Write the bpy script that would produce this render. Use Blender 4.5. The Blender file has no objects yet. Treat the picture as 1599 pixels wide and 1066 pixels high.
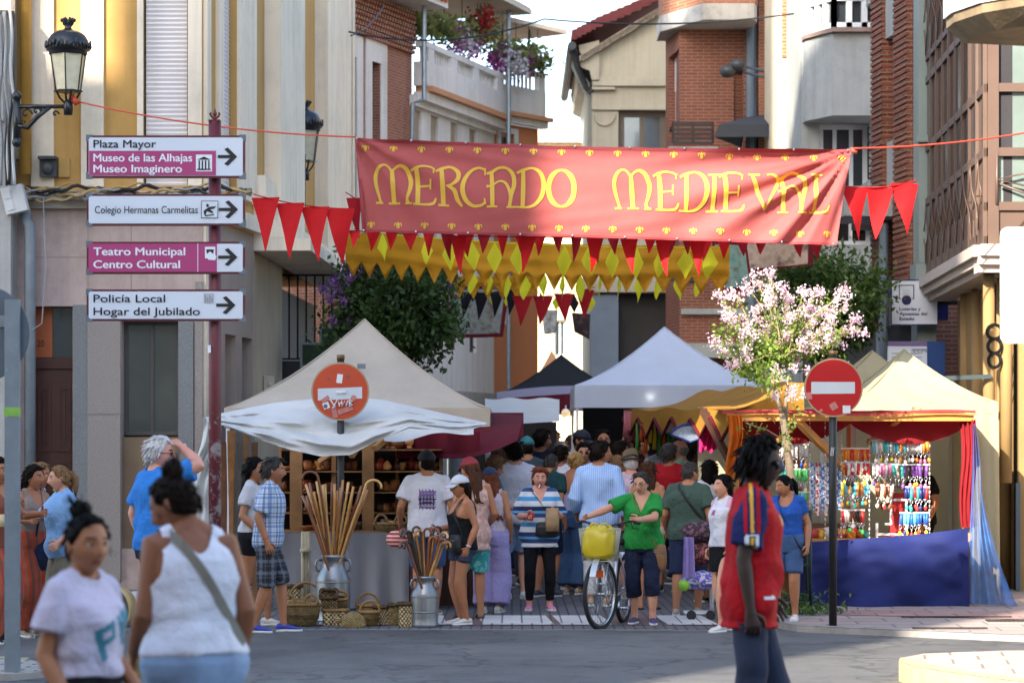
import bpy, math, random
import numpy as np
from mathutils import Vector, Matrix, noise
random.seed(7)
RNG = np.random.RandomState(11)
R = math.radians
SC = bpy.context.scene
COL = SC.collection
F = 4000.0            # focal length in photo pixels (photo 1599 wide)
CX, HY, HC = 800.0, 708.0, 1.70
cam_d = bpy.data.cameras.new('camera')
cam_d.sensor_width = 36.0
cam_d.lens = F / 1599.0 * 36.0
cam_d.shift_y = (HY - 533.0) / 1599.0
cam_d.clip_start = 0.2
cam_d.clip_end = 3000
cam_d.dof.use_dof = True
cam_d.dof.focus_distance = 25.0
cam_d.dof.aperture_fstop = 3.2
cam = bpy.data.objects.new('camera', cam_d)
cam.location = (0, 0, HC)
cam.rotation_euler = (R(90), 0, 0)
COL.objects.link(cam)
SC.camera = cam
SUN_EL = 30.0
SUN_DIR = Vector((-0.5 * math.cos(R(SUN_EL)), -0.866 * math.cos(R(SUN_EL)), math.sin(R(SUN_EL))))   # towards the sun
w = bpy.data.worlds.new('World')
SC.world = w
w.use_nodes = True
nt = w.node_tree
sky = nt.nodes.new('ShaderNodeTexSky')
sky.sky_type = 'NISHITA'
sky.sun_disc = False
sky.sun_elevation = R(SUN_EL)
sky.sun_rotation = math.atan2(SUN_DIR.x, SUN_DIR.y)
sky.dust_density = 1.6
sky.air_density = 1.0
nt.nodes['Background'].inputs[1].default_value = 0.15
nt.links.new(sky.outputs[0], nt.nodes['Background'].inputs[0])
sun_d = bpy.data.lights.new('sun', 'SUN')
sun_d.energy = 4.3
sun_d.angle = R(0.5)
sun_d.color = (1.0, 0.90, 0.76)
sun = bpy.data.objects.new('sun', sun_d)
sun.rotation_euler = SUN_DIR.to_track_quat('Z', 'Y').to_euler()
sun.location = (-20, -30, 30)
COL.objects.link(sun)
SC.view_settings.view_transform = 'Standard'
SC.view_settings.look = 'None'
SC.view_settings.exposure = 2.0
SC.view_settings.gamma = 1.0
SC.cycles.max_bounces = 6
SC.cycles.diffuse_bounces = 4
SC.cycles.transparent_max_bounces = 8
def P(px, py, Y):
 return Vector(((px - CX) * Y / F, Y, HC + (HY - py) * Y / F))
def X(px, Y): return (px - CX) * Y / F
def Zp(py, Y): return HC + (HY - py) * Y / F
MATS = {}
def lin(c):
 if isinstance(c, str):
  c = c.lstrip('#')
  c = [int(c[i:i+2], 16) / 255 for i in (0, 2, 4)]
  c = [(v / 12.92 if v <= .04045 else ((v + .055) / 1.055) ** 2.4) for v in c]
 return (c[0], c[1], c[2], 1.0)
class N:
 """tiny node-graph helper"""
 def __init__(s, m):
  s.m = m; m.use_nodes = True; s.t = m.node_tree; s.b = s.t.nodes['Principled BSDF']
 def n(s, typ, **kw):
  o = s.t.nodes.new(typ)
  for k, v in kw.items():
   if k.startswith('i_'):
    key = k[2:]
    key = int(key) if key.isdigit() else key.replace('_', ' ')
    o.inputs[key].default_value = v
   else: setattr(o, k, v)
  return o
 def l(s, a, b): s.t.links.new(a, b)
 def coord(s): return s.n('ShaderNodeTexCoord').outputs['Object']
 def noise(s, scale, detail=4, vec=None, rough=.6):
  o = s.n('ShaderNodeTexNoise'); o.inputs['Scale'].default_value = scale
  o.inputs['Detail'].default_value = detail; o.inputs['Roughness'].default_value = rough
  s.l(vec if vec is not None else s.coord(), o.inputs['Vector'])
  return o.outputs['Fac']
 def ramp(s, fac, stops):
  o = s.n('ShaderNodeValToRGB'); e = o.color_ramp.elements
  while len(e) < len(stops): e.new(.5)
  for i, (p, c) in enumerate(stops): e[i].position = p; e[i].color = lin(c) if not (isinstance(c, tuple) and len(c) == 4) else c
  s.l(fac, o.inputs[0]); return o
 def mix(s, fac, a, b, mode='MIX'):
  o = s.n('ShaderNodeMix', data_type='RGBA', blend_type=mode)
  for i, v in ((0, fac), (6, a), (7, b)):
   if hasattr(v, 'is_output'): s.l(v, o.inputs[i])
   else: o.inputs[i].default_value = v
  return o.outputs[2]
 def math(s, op, a, b=0.0):
  o = s.n('ShaderNodeMath', operation=op)
  for i, v in ((0, a), (1, b)):
   if hasattr(v, 'is_output'): s.l(v, o.inputs[i])
   else: o.inputs[i].default_value = v
  return o.outputs[0]
 def xyz(s):
  o = s.n('ShaderNodeSeparateXYZ'); s.l(s.coord(), o.inputs[0]); return o.outputs
 def bump(s, h, strength, dist=.01):
  o = s.n('ShaderNodeBump'); o.inputs['Strength'].default_value = strength; o.inputs['Distance'].default_value = dist
  s.l(h, o.inputs['Height']); s.l(o.outputs[0], s.b.inputs['Normal'])
def newmat(name):
 m = bpy.data.materials.new(name); MATS[name] = m; return N(m)
def M(name, col=None, rough=.6, var=.12, scale=3.0, bump=0.0, bscale=60.0, metal=0.0, spec=.5, sss=0.0, trans=0.0, dirt=None, coat=0.0, sheen=0.0):
 """procedural material: base colour with soft noise variation, optional grain bump, dirt"""
 if name in MATS: return MATS[name]
 g = newmat(name); c = lin(col)
 b = g.b
 f = g.noise(scale, 5)
 dark = tuple(v * (1 - var) for v in c[:3]) + (1,); lite = tuple(min(1, v * (1 + var)) for v in c[:3]) + (1,)
 r = g.ramp(f, [(.3, dark), (.7, lite)])
 out = r.outputs[0]
 if dirt:
  d = g.noise(scale * .45, 10, rough=.8)
  dr = g.ramp(d, [(.48, (0, 0, 0, 1)), (.72, (1, 1, 1, 1))])
  out = g.mix(dr.outputs[0], out, lin(dirt))
  mp = g.n('ShaderNodeMapping'); mp.inputs['Scale'].default_value = (5, 5, .25); g.l(g.coord(), mp.inputs[0])      # rain streaks
  sr = g.ramp(g.noise(1.0, 7, mp.outputs[0], .7), [(.46, (1, 1, 1, 1)), (.68, (.74, .72, .69, 1))]); out = g.mix(.6, out, sr.outputs[0], 'MULTIPLY')
 g.l(out, b.inputs['Base Color'])
 b.inputs['Roughness'].default_value = rough; b.inputs['Metallic'].default_value = metal
 b.inputs['Specular IOR Level'].default_value = spec
 b.inputs['Coat Weight'].default_value = coat
 b.inputs['Sheen Weight'].default_value = sheen
 if sss:
  b.inputs['Subsurface Weight'].default_value = sss; b.inputs['Subsurface Radius'].default_value = (.012, .005, .003)
 if trans: b.inputs['Transmission Weight'].default_value = trans
 if bump: g.bump(g.noise(bscale, 4), bump)
 return g.m
def Mcloth(name, col, transl=.25, rough=.85, var=.06, wr=.35, ws=4.0):
 """woven fabric that lets some light through"""
 if name in MATS: return MATS[name]
 g = newmat(name); c = lin(col)
 f = g.noise(1.7, 5)
 r = g.ramp(f, [(.3, tuple(v * (1 - var * 1.6) for v in c[:3]) + (1,)), (.7, tuple(min(1, v * (1 + var)) for v in c[:3]) + (1,))])
 g.l(r.outputs[0], g.b.inputs['Base Color']); g.b.inputs['Roughness'].default_value = rough
 g.b.inputs['Specular IOR Level'].default_value = .2
 if wr: g.bump(g.noise(ws, 6, rough=.55), wr, .05)
 if transl:
  t = g.n('ShaderNodeBsdfTranslucent'); g.l(r.outputs[0], t.inputs[0])
  mx = g.n('ShaderNodeMixShader'); mx.inputs[0].default_value = transl
  g.l(g.b.outputs[0], mx.inputs[1]); g.l(t.outputs[0], mx.inputs[2])
  g.l(mx.outputs[0], g.t.nodes['Material Output'].inputs[0])
 return g.m
def Mbrick(name, c1, c2, mortar, bw=.25, bh=.065, ms=.010, rough=.85, var=.25):
 if name in MATS: return MATS[name]
 g = newmat(name)
 x = g.xyz(); cb = g.n('ShaderNodeCombineXYZ')
 g.l(g.math('ADD', x[0], x[1]), cb.inputs[0]); g.l(x[2], cb.inputs[1])
 t = g.n('ShaderNodeTexBrick'); g.l(cb.outputs[0], t.inputs['Vector'])
 t.inputs['Color1'].default_value = lin(c1); t.inputs['Color2'].default_value = lin(c2); t.inputs['Mortar'].default_value = lin(mortar)
 t.inputs['Scale'].default_value = 1.0; t.inputs['Brick Width'].default_value = bw; t.inputs['Row Height'].default_value = bh
 t.inputs['Mortar Size'].default_value = ms; t.inputs['Mortar Smooth'].default_value = .2; t.inputs['Bias'].default_value = -.2
 n = g.noise(1.1, 7); rr = g.ramp(n, [(.3, (1 - var, 1 - var, 1 - var, 1)), (.7, (1, 1, 1, 1))])
 g.l(g.mix(1.0, t.outputs[0], rr.outputs[0], 'MULTIPLY'), g.b.inputs['Base Color'])
 g.b.inputs['Roughness'].default_value = rough
 inv = g.math('SUBTRACT', 1.0, t.outputs[1]); g.bump(inv, .6, .01)
 return g.m
def Mglass(name, col='#1c2226', rough=.06, var=.3):
 """window pane seen from the street: dark room behind a reflective sheet"""
 if name in MATS: return MATS[name]
 g = newmat(name)
 n = g.noise(.8, 3); c = lin(col)
 r = g.ramp(n, [(.3, tuple(v * (1 - var) for v in c[:3]) + (1,)), (.7, tuple(v * (1 + var) for v in c[:3]) + (1,))])
 g.l(r.outputs[0], g.b.inputs['Base Color'])
 g.b.inputs['Roughness'].default_value = rough; g.b.inputs['Specular IOR Level'].default_value = .8
 g.b.inputs['Coat Weight'].default_value = .6; g.b.inputs['Coat Roughness'].default_value = .02
 g.bump(g.noise(1.2, 2), .04, .05)
 return g.m
class MB:
 def __init__(s): s.v = []; s.f = []; s.m = []
 def add(s, vs, fs, mi=0):
  o = len(s.v); s.v += [tuple(p) for p in vs]
  for f in fs: s.f.append(tuple(i + o for i in f)); s.m.append(mi)
  return s
 def box(s, x0, y0, z0, x1, y1, z1, mi=0):
  x0, x1 = min(x0, x1), max(x0, x1); y0, y1 = min(y0, y1), max(y0, y1); z0, z1 = min(z0, z1), max(z0, z1)
  v = [(x0, y0, z0), (x1, y0, z0), (x1, y1, z0), (x0, y1, z0), (x0, y0, z1), (x1, y0, z1), (x1, y1, z1), (x0, y1, z1)]
  return s.add(v, [(0, 3, 2, 1), (4, 5, 6, 7), (0, 1, 5, 4), (1, 2, 6, 5), (2, 3, 7, 6), (3, 0, 4, 7)], mi)
 def bar(s, a, b, w, h=None, mi=0, up=(0, 0, 1)):
  """rectangular beam from a to b"""
  a = Vector(a); b = Vector(b); h = h or w; d = (b - a).normalized(); u = Vector(up)
  if abs(d.dot(u)) > .98: u = Vector((1, 0, 0))
  sx = d.cross(u).normalized() * w / 2; sy = sx.cross(d).normalized() * h / 2
  v = [a - sx - sy, a + sx - sy, a + sx + sy, a - sx + sy, b - sx - sy, b + sx - sy, b + sx + sy, b - sx + sy]
  return s.add(v, [(0, 1, 2, 3), (7, 6, 5, 4), (0, 4, 5, 1), (1, 5, 6, 2), (2, 6, 7, 3), (3, 7, 4, 0)], mi)
 def tube(s, pts, r, n=8, mi=0, cap=True, flat=None):
  pts = [Vector(p) for p in pts]; k = len(pts)
  rs = r if hasattr(r, '__len__') else [r] * k
  u = None; vs = []
  for i in range(k):
   d = (pts[min(i + 1, k - 1)] - pts[max(i - 1, 0)])
   d = d.normalized() if d.length > 1e-9 else Vector((0, 0, 1))
   if u is None: u = d.orthogonal().normalized()
   u = (u - d * u.dot(d)); u = u.normalized() if u.length > 1e-6 else d.orthogonal().normalized()
   w = d.cross(u)
   for j in range(n):
    a = 2 * math.pi * j / n
    vs.append(pts[i] + (u * math.cos(a) + w * math.sin(a)) * rs[i])
  fs = [(i * n + j, i * n + (j + 1) % n, (i + 1) * n + (j + 1) % n, (i + 1) * n + j) for i in range(k - 1) for j in range(n)]
  if cap: fs += [tuple(range(n - 1, -1, -1)), tuple((k - 1) * n + j for j in range(n))]
  return s.add(vs, fs, mi)
 def loft(s, rings, mi=0, cap=True, closed=True):
  n = len(rings[0]); k = len(rings); vs = [p for r in rings for p in r]
  fs = [(i * n + j, i * n + (j + 1) % n, (i + 1) * n + (j + 1) % n, (i + 1) * n + j) for i in range(k - 1) for j in range(n if closed else n - 1)]
  if cap and closed: fs += [tuple(range(n - 1, -1, -1)), tuple((k - 1) * n + j for j in range(n))]
  return s.add(vs, fs, mi)
 def lathe(s, prof, c=(0, 0, 0), n=20, mi=0, cap=True):
  return s.loft([[(c[0] + r * math.cos(2 * math.pi * j / n), c[1] + r * math.sin(2 * math.pi * j / n), c[2] + z) for j in range(n)] for r, z in prof], mi, cap)
 def ball(s, c, r, n=12, m=8, mi=0):
  rx, ry, rz = r if hasattr(r, '__len__') else (r, r, r)
  return s.loft([[(c[0] + rx * math.sin(t) * math.cos(2 * math.pi * j / n), c[1] + ry * math.sin(t) * math.sin(2 * math.pi * j / n), c[2] - rz * math.cos(t)) for j in range(n)]
                       for t in [math.pi * (i + .02) / (m + .04) for i in range(m + 1)]], mi)
 def prism(s, poly, y0, y1, mi=0):
  """polygon in x,z extruded along y"""
  n = len(poly)
  v = [(p[0], y0, p[1]) for p in poly] + [(p[0], y1, p[1]) for p in poly]
  return s.add(v, [tuple(range(n)), tuple(range(2 * n - 1, n - 1, -1))] + [(i, i + n, (i + 1) % n + n, (i + 1) % n) for i in range(n)], mi)
 def grid(s, fn, nu, nv, mi=0, thick=0.0):
  """surface fn(u,v); thick>0 gives it a back"""
  vs = [Vector(fn(i / nu, j / nv)) for j in range(nv + 1) for i in range(nu + 1)]
  q = lambda i, j: j * (nu + 1) + i
  fs = [(q(i, j), q(i + 1, j), q(i + 1, j + 1), q(i, j + 1)) for j in range(nv) for i in range(nu)]
  return s.add(vs, fs, mi)
 def build(s, name, mats, parent=None, smooth=False, loc=None):
  me = bpy.data.meshes.new(name)
  me.from_pydata(s.v, [], s.f)
  if not isinstance(mats, (list, tuple)): mats = [mats]
  for m in mats: me.materials.append(m)
  if len(mats) > 1: me.polygons.foreach_set('material_index', s.m)
  if smooth: me.polygons.foreach_set('use_smooth', [True] * len(s.f))
  me.update()
  o = bpy.data.objects.new(name, me); COL.objects.link(o)
  if parent is not None: o.parent = parent
  if loc is not None: o.location = loc
  return o
def tag(o, label, cat, group=None, kind=None):
 o['label'] = label
 if cat: o['category'] = cat
 if group: o['group'] = group
 if kind: o['kind'] = kind
 return o
def thing(name, label, cat, loc=(0, 0, 0), rz=0.0, group=None):
 o = bpy.data.objects.new(name, None); COL.objects.link(o)
 o.empty_display_size = .1
 o.location = loc; o.rotation_euler = (0, 0, rz)
 return tag(o, label, cat, group)
def structure(o, label=None):
 o['kind'] = 'structure'
 if label: o['label'] = label
 return o
def copy_tree(o, parent=None):
 c = o.copy(); COL.objects.link(c); c.parent = parent
 for ch in list(o.children): copy_tree(ch, c)
 return c
def recenter(o, loc):
 """move a mesh object's origin to loc without moving its shape"""
 loc = Vector(loc); o.data.transform(Matrix.Translation(-loc)); o.location = loc; return o
def bake(objs):
 """replace each object's mesh by its evaluated (modified) mesh"""
 dg = bpy.context.evaluated_depsgraph_get()
 out = [bpy.data.meshes.new_from_object(o.evaluated_get(dg)) for o in objs]
 for o, me in zip(objs, out):
  o.modifiers.clear(); o.data = me
def text_mesh(s, size, bold=0.0, sx=1.0, extrude=0.0, spacing=1.0):
 """flat lettering as a mesh; x right, y up, origin at left baseline"""
 cu = bpy.data.curves.new('lettering', 'FONT'); cu.body = s; cu.size = size; cu.offset = bold; cu.space_character = spacing
 cu.fill_mode = 'FRONT'; cu.resolution_u = 4
 o = bpy.data.objects.new('lettering', cu); COL.objects.link(o)
 dg = bpy.context.evaluated_depsgraph_get()
 me = bpy.data.meshes.new_from_object(o.evaluated_get(dg))
 bpy.data.objects.remove(o); bpy.data.curves.remove(cu)
 me.transform(Matrix.Diagonal((sx, 1, 1, 1)))
 return me
def text_on(s, parent, x, z, width, height, y, mat, bold=0.0, name='lettering'):
 """lettering in the plane y=const of parent, fitted so that it spans width x cap height"""
 me = text_mesh(s, 1.0, 0.0)
 co = np.array([v.co[:] for v in me.vertices])
 x0, x1 = co[:, 0].min(), co[:, 0].max()
 cap = .73
 sx = width / (x1 - x0); sz = height / cap
 mt = Matrix(((sx, 0, 0, x - x0 * sx), (0, 0, 0, y), (0, sz, 0, z), (0, 0, 0, 1)))
 me.transform(mt); m = MB(); V = [tuple(v.co) for v in me.vertices]; Fs = [tuple(p.vertices) for p in me.polygons]; bpy.data.meshes.remove(me)
 for i, (dx, dz) in enumerate(((0, 0), (1, 0), (-1, 0), (0, 1), (0, -1)) if bold else ((0, 0),)):   # heavier weight: the outline laid down again a hair aside
  m.add([(a + dx * bold * sx, b - i * 2e-4, c + dz * bold * sz * .7) for a, b, c in V], Fs)
 return m.build(name, mat, parent)
def Mpave(name, c1, c2, mortar, bw, bh, ms=.012, rot=0.0, rough=.85, var=.25, dirt=.3, bias=-.2):
 if name in MATS: return MATS[name]
 g = newmat(name)
 mp = g.n('ShaderNodeMapping'); mp.inputs['Rotation'].default_value = (0, 0, rot); g.l(g.coord(), mp.inputs[0])
 t = g.n('ShaderNodeTexBrick'); g.l(mp.outputs[0], t.inputs['Vector'])
 t.inputs['Color1'].default_value = lin(c1); t.inputs['Color2'].default_value = lin(c2); t.inputs['Mortar'].default_value = lin(mortar)
 t.inputs['Scale'].default_value = 1.0; t.inputs['Brick Width'].default_value = bw; t.inputs['Row Height'].default_value = bh
 t.inputs['Mortar Size'].default_value = ms; t.inputs['Bias'].default_value = bias
 n = g.noise(.9, 8, rough=.7); rr = g.ramp(n, [(.3, (1 - var,) * 3 + (1,)), (.7, (1, 1, 1, 1))])
 n2 = g.noise(45, 3); r2 = g.ramp(n2, [(.3, (.85,) * 3 + (1,)), (.7, (1, 1, 1, 1))])
 c = g.mix(1.0, t.outputs[0], rr.outputs[0], 'MULTIPLY'); c = g.mix(1.0, c, r2.outputs[0], 'MULTIPLY')
 g.l(c, g.b.inputs['Base Color']); g.b.inputs['Roughness'].default_value = rough
 g.bump(g.math('SUBTRACT', 1.0, t.outputs[1]), .5, .008)
 return g.m
def Masphalt():
 g = newmat('asphalt')
 n = g.noise(.35, 8, rough=.7); a = g.ramp(n, [(.36, (.070, .069, .067, 1)), (.5, (.105, .104, .10, 1)), (.66, (.145, .142, .134, 1))])
 f = g.noise(140, 2); b = g.ramp(f, [(.35, (.62, .62, .62, 1)), (.65, (1.2, 1.2, 1.2, 1))])
 st = g.noise(1.6, 8, rough=.85); sr = g.ramp(st, [(.52, (1, 1, 1, 1)), (.60, (.62, .62, .62, 1)), (.66, (1.05, 1.05, 1.05, 1))])
 c = g.mix(1.0, a.outputs[0], b.outputs[0], 'MULTIPLY'); c = g.mix(.8, c, sr.outputs[0], 'MULTIPLY')
 vo = g.n('ShaderNodeTexVoronoi', feature='DISTANCE_TO_EDGE'); vo.inputs['Scale'].default_value = .45; w_ = g.n('ShaderNodeMapping'); g.l(g.coord(), w_.inputs[0]); wn = g.n('ShaderNodeTexNoise'); wn.inputs['Scale'].default_value = 2.5; g.l(w_.outputs[0], wn.inputs[0]); wv = g.n('ShaderNodeVectorMath', operation='ADD'); g.l(w_.outputs[0], wv.inputs[0]); g.l(wn.outputs['Color'], wv.inputs[1]); g.l(wv.outputs[0], vo.inputs['Vector'])
 cr = g.ramp(vo.outputs['Distance'], [(.008, (.45, .45, .45, 1)), (.02, (1, 1, 1, 1))]); c = g.mix(.7, c, cr.outputs[0], 'MULTIPLY')
 g.l(c, g.b.inputs['Base Color']); g.b.inputs['Roughness'].default_value = .82
 g.bump(f, .5, .006)
 return g.m
def sheet(name, poly, z0, z1, mats, edge_mi=0):
 """horizontal slab with polygon outline; z0 may equal z1 for a painted sheet"""
 m = MB(); n = len(poly)
 m.add([(p[0], p[1], z1) for p in poly], [tuple(range(n))], 0)
 if z0 < z1:
  m.add([(p[0], p[1], z0) for p in poly] + [(p[0], p[1], z1) for p in poly], [(i, (i + 1) % n, (i + 1) % n + n, i + n) for i in range(n)], edge_mi)
 return m.build(name, mats)
asphalt = Masphalt()
street_pave = Mpave('street setts', '#6e6c70', '#5d5d62', '#3f3f42', .20, .10, .010, R(90))
slab_pave = Mpave('pavement slabs', '#a3948c', '#b39c92', '#6d6560', .62, .42, .012, R(2))
kerb_st = M('kerb granite', '#8f8a86', .85, .2, 6, .3)
structure(sheet('ground', [(-400, -200), (400, -200), (400, 900), (-400, 900)], -.05, -.05, M('earth', '#8a8070', .95, .2, .2)))
structure(sheet('road', [(-60, -40), (60, -40), (60, 24.75), (-60, 24.75)], -.02, 0, asphalt))
structure(sheet('street', [(-12, 24.752), (12, 24.752), (14, 160), (-14, 160)], -.02, 0, street_pave))
ri = [(2.55, 25.2), (2.72, 24.45), (3.2, 24.1), (4.62, 23.15), (9, 22.4), (20, 21.8), (20, 62), (4.6, 62), (3.6, 40), (2.9, 29)]
structure(sheet('pavement', ri, -.02, .06, [slab_pave, kerb_st], 1))
def offset_strip(pts, wdt):
 out = []
 for i, p in enumerate(pts):
  a = Vector(pts[max(i - 1, 0)]); b = Vector(pts[min(i + 1, len(pts) - 1)]); d = (b - a).normalized(); nrm = Vector((-d.y, d.x))
  out.append((p[0] + nrm.x * wdt, p[1] + nrm.y * wdt))
 return out
kp = ri[:6]
structure(sheet('kerb_strip', kp + offset_strip(kp, .14)[::-1], .0641, .0641, kerb_st))
red_pave = Mpave('pavement red slabs', '#a5837b', '#b08d84', '#6d605c', .40, .40, .012, R(2))
structure(sheet('pavement', [(3.2, 26.1), (5.2, 25.3), (19, 24.2), (19, 25.6), (5.4, 26.6), (3.4, 26.9)], .0645, .0645, red_pave))
structure(sheet('pavement', [(-30, 26.6), (-4.7, 26.6), (-3.75, 28.2), (-3.6, 36), (-3.2, 60), (-30, 60)], -.02, .06, [Mpave('left slabs', '#7b7672', '#6f6b68', '#4a4846', .5, .4, .012), kerb_st], 1))
structure(sheet('pavement', [(-30, 19.2), (-3.75, 19.2), (-3.55, 19.45), (-3.75, 20.35), (-4.1, 20.9), (-30, 21.4)], -.02, .05, [Mpave('near slabs', '#b9b3a8', '#a9a398', '#6a665f', .25, .12, .016), kerb_st], 1))
redp = Mpave('crossing red setts', '#7c625d', '#6d5853', '#4b4240', .20, .10, .010, R(90))
structure(sheet('crossing', [(-2.2, 25.35), (2.5, 25.35), (2.55, 26.95), (-2.3, 26.95)], .004, .004, redp))
wht = Mpave('crossing white', '#d9d6d2', '#c9c6c3', '#7d7b78', .20, 1.6, .010)
for i, (a, b) in enumerate([(-1.35, -.72), (-.66 + .30, .35), (.42 + .06, 1.0), (1.48, 1.98), (.36 - 2.35, -1.55)]):
 if i == 2: a, b = .42, .93
 structure(sheet('crossing_stripe', [(a + .07, 25.42), (b + .07, 25.42), (b, 26.85), (a, 26.85)], .008, .008, wht))
for (a, b, y) in [(-8, 1.55, 24.7), (1.0, 1.9, 24.55)]:
 structure(sheet('road_line', [(a, y), (b, y), (b, y + .05), (a, y + .05)], .004, .004, M('worn line', '#9c9a95', .8, .3, 8)))
structure(sheet('road_line', [(-9, 20.62), (-4.2, 20.72), (-3.9, 20.62), (-3.9, 20.69), (-4.2, 20.79), (-9, 20.7)], .054, .054, M('yellow line', '#c9b873', .85, .25, 5)))
isl = [(2.95, 19.45), (2.9, 19.2), (2.93, 18.7), (3.05, 18.3), (3.4, 17.5), (5, 15.5), (14, 15.2), (14, 20.6), (3.9, 20.2), (3.2, 19.9)]
def Mkerbpaint():
 g = newmat('yellow kerb paint'); n = g.noise(5, 8, rough=.8)
 r = g.ramp(n, [(.36, '#d2bb6e'), (.50, '#c4b07a'), (.56, '#a09880')]); g.l(r.outputs[0], g.b.inputs['Base Color']); g.b.inputs['Roughness'].default_value = .7
 return g.m
structure(sheet('traffic_island', isl, 0, .15, [Mpave('island slabs', '#c7b09f', '#b9a292', '#857568', .4, .4, .012, R(8)), Mkerbpaint()], 1))
isl_in = [(p[0] + (.16 if p[0] < 3.5 else 0), p[1]) for p in isl]
structure(sheet('kerb_strip', isl[:6] + [(5.2, 15.6), (3.58, 17.6), (3.22, 18.36), (3.1, 18.75), (3.07, 19.2), (3.1, 19.4)], .154, .154, MATS['yellow kerb paint']))
dm = M('cast iron', '#3a3836', .6, .3, 30, .6, 80, metal=.5)
for x0, x1, y0, y1 in [(4.65, 6.2, 25.0, 25.18), (3.9, 5.0, 25.6, 25.68), (3.75, 4.45, 23.95, 24.03)]:
 m = MB()
 n = int((x1 - x0) / .04)
 m.box(x0, y0, .066, x1, y0 + .02, .075); m.box(x0, y1 - .02, .066, x1, y1, .075)
 for k in range(n): m.box(x0 + k * .04, y0 + .021, .066, x0 + k * .04 + .022, y1 - .021, .074)
 o = m.build('drain_grate', dm); recenter(o, (x0, y0, .066))
 tag(o, {4.65: 'wide slotted iron drain grate in the pink pavement at the right edge', 3.9: 'long thin drain slot right under the blue stall cloth', 3.75: 'short thin drain slot by the kerb in front of the pavement'}[x0], 'drain grate')
class Bld:
 """a facade from A to B (seen left to right from the street), local x along it, local y into the building"""
 def __init__(s, name, label, A, B, cat='building', root=None):
  s.A = Vector((A[0], A[1])); s.B = Vector((B[0], B[1])); d = s.B - s.A; s.L = d.length
  s.rz = math.atan2(d.y, d.x)
  if root is None:
   s.root = thing(name, label, cat, (A[0], A[1], 0), s.rz); s.off = Matrix.Identity(4)
  else:                      # another face of the same building: vertices are moved into the root's frame
   s.root = root.root
   s.off = root.world().inverted() @ s.world()
 def world(s): return Matrix.Translation((s.A.x, s.A.y, 0)) @ Matrix.Rotation(s.rz, 4, 'Z')
 def sz(s, px, py, out=0.0):
  k = (px - CX) / F; d = (s.B - s.A).normalized(); nrm = Vector((d.y, -d.x)); A = s.A + nrm * out
  t = (k * A.y - A.x) / (d.x - k * d.y)
  Y = A.y + t * d.y
  return t, Zp(py, Y)
 def S(s, px): return s.sz(px, 0)[0]
 def put(s, mb, name, mats, parent=None, smooth=False):
  if s.off != Matrix.Identity(4): mb.v = [tuple(s.off @ Vector(p)) for p in mb.v]
  return mb.build(name, mats, parent or s.root, smooth)
 def wall(s, x0, x1, z0, z1, openings, mat, name='wall', depth=.22, thick=6.0, body=True, front=0.0):
  """wall with rectangular openings (x0,x1,z0,z1) and reveals, closed box behind it"""
  xs = sorted({x0, x1} | {min(max(v, x0), x1) for o in openings for v in o[:2]}); zs = sorted({z0, z1} | {min(max(v, z0), z1) for o in openings for v in o[2:4]})
  m = MB(); y = -front
  inside = lambda x, z: any(o[0] < x < o[1] and o[2] < z < o[3] for o in openings)
  for a, b in zip(xs, xs[1:]):
   if b - a < 1e-5: continue
   for c, d in zip(zs, zs[1:]):
    if d - c < 1e-5: continue
    if not inside((a + b) / 2, (c + d) / 2): m.add([(a, y, c), (b, y, c), (b, y, d), (a, y, d)], [(0, 1, 2, 3)])
  for o in openings:
   a, b, c, d = max(o[0], x0), min(o[1], x1), max(o[2], z0), min(o[3], z1); D = y + depth
   m.add([(a, y, c), (a, D, c), (a, D, d), (a, y, d)], [(0, 1, 2, 3)]); m.add([(b, y, c), (b, y, d), (b, D, d), (b, D, c)], [(0, 1, 2, 3)])
   m.add([(a, y, d), (a, D, d), (b, D, d), (b, y, d)], [(0, 1, 2, 3)]); m.add([(a, y, c), (b, y, c), (b, D, c), (a, D, c)], [(0, 1, 2, 3)])
  if body:
   D = y + depth + .08
   m.box(x0, D, z0, x1, thick, z1)
   for xx in (x0, x1): m.add([(xx, y, z0), (xx, D, z0), (xx, D, z1), (xx, y, z1)], [(0, 1, 2, 3)])
   m.add([(x0, y, z1), (x1, y, z1), (x1, D, z1), (x0, D, z1)], [(0, 1, 2, 3)])
  return s.put(m, name, mat)
 def box(s, name, mat, x0, x1, z0, z1, out0, out1, parent=None):
  m = MB(); m.box(x0, -out1, z0, x1, -out0, z1); return s.put(m, name, mat, parent)
 def pbox(s, name, mat, px0, py0, px1, py1, out0=0.0, out1=.08, parent=None):
  """box given by its photo corners on the facade plane"""
  x0, za = s.sz(px0, py0); x1, zb = s.sz(px1, py1)
  return s.box(name, mat, x0, x1, zb, za, out0, out1, parent)
 def window(s, x0, x1, z0, z1, fmat, gmat, depth=.18, nv=1, nh=0, fw=.06, sill=None, shutter=None, drop=1.0, name='window'):
  """frame with mullions; pane is a sub-part; optional roller shutter and sill"""
  m = MB(); y = depth - .05; e = .003
  x0 += e; x1 -= e; z0 += e; z1 -= e
  m.box(x0, y, z0, x0 + fw, y + .05, z1); m.box(x1 - fw, y, z0, x1, y + .05, z1)
  m.box(x0 + fw, y, z1 - fw, x1 - fw, y + .05, z1); m.box(x0 + fw, y, z0, x1 - fw, y + .05, z0 + fw)
  for i in range(1, nv + 1):
   xx = x0 + (x1 - x0) * i / (nv + 1); m.box(xx - fw * .4, y + .002, z0 + fw, xx + fw * .4, y + .048, z1 - fw)
  for i in range(1, nh + 1):
   zz = z0 + (z1 - z0) * i / (nh + 1); m.box(x0 + fw, y + .004, zz - fw * .35, x1 - fw, y + .046, zz + fw * .35)
  f = s.put(m, name, fmat)
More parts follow.
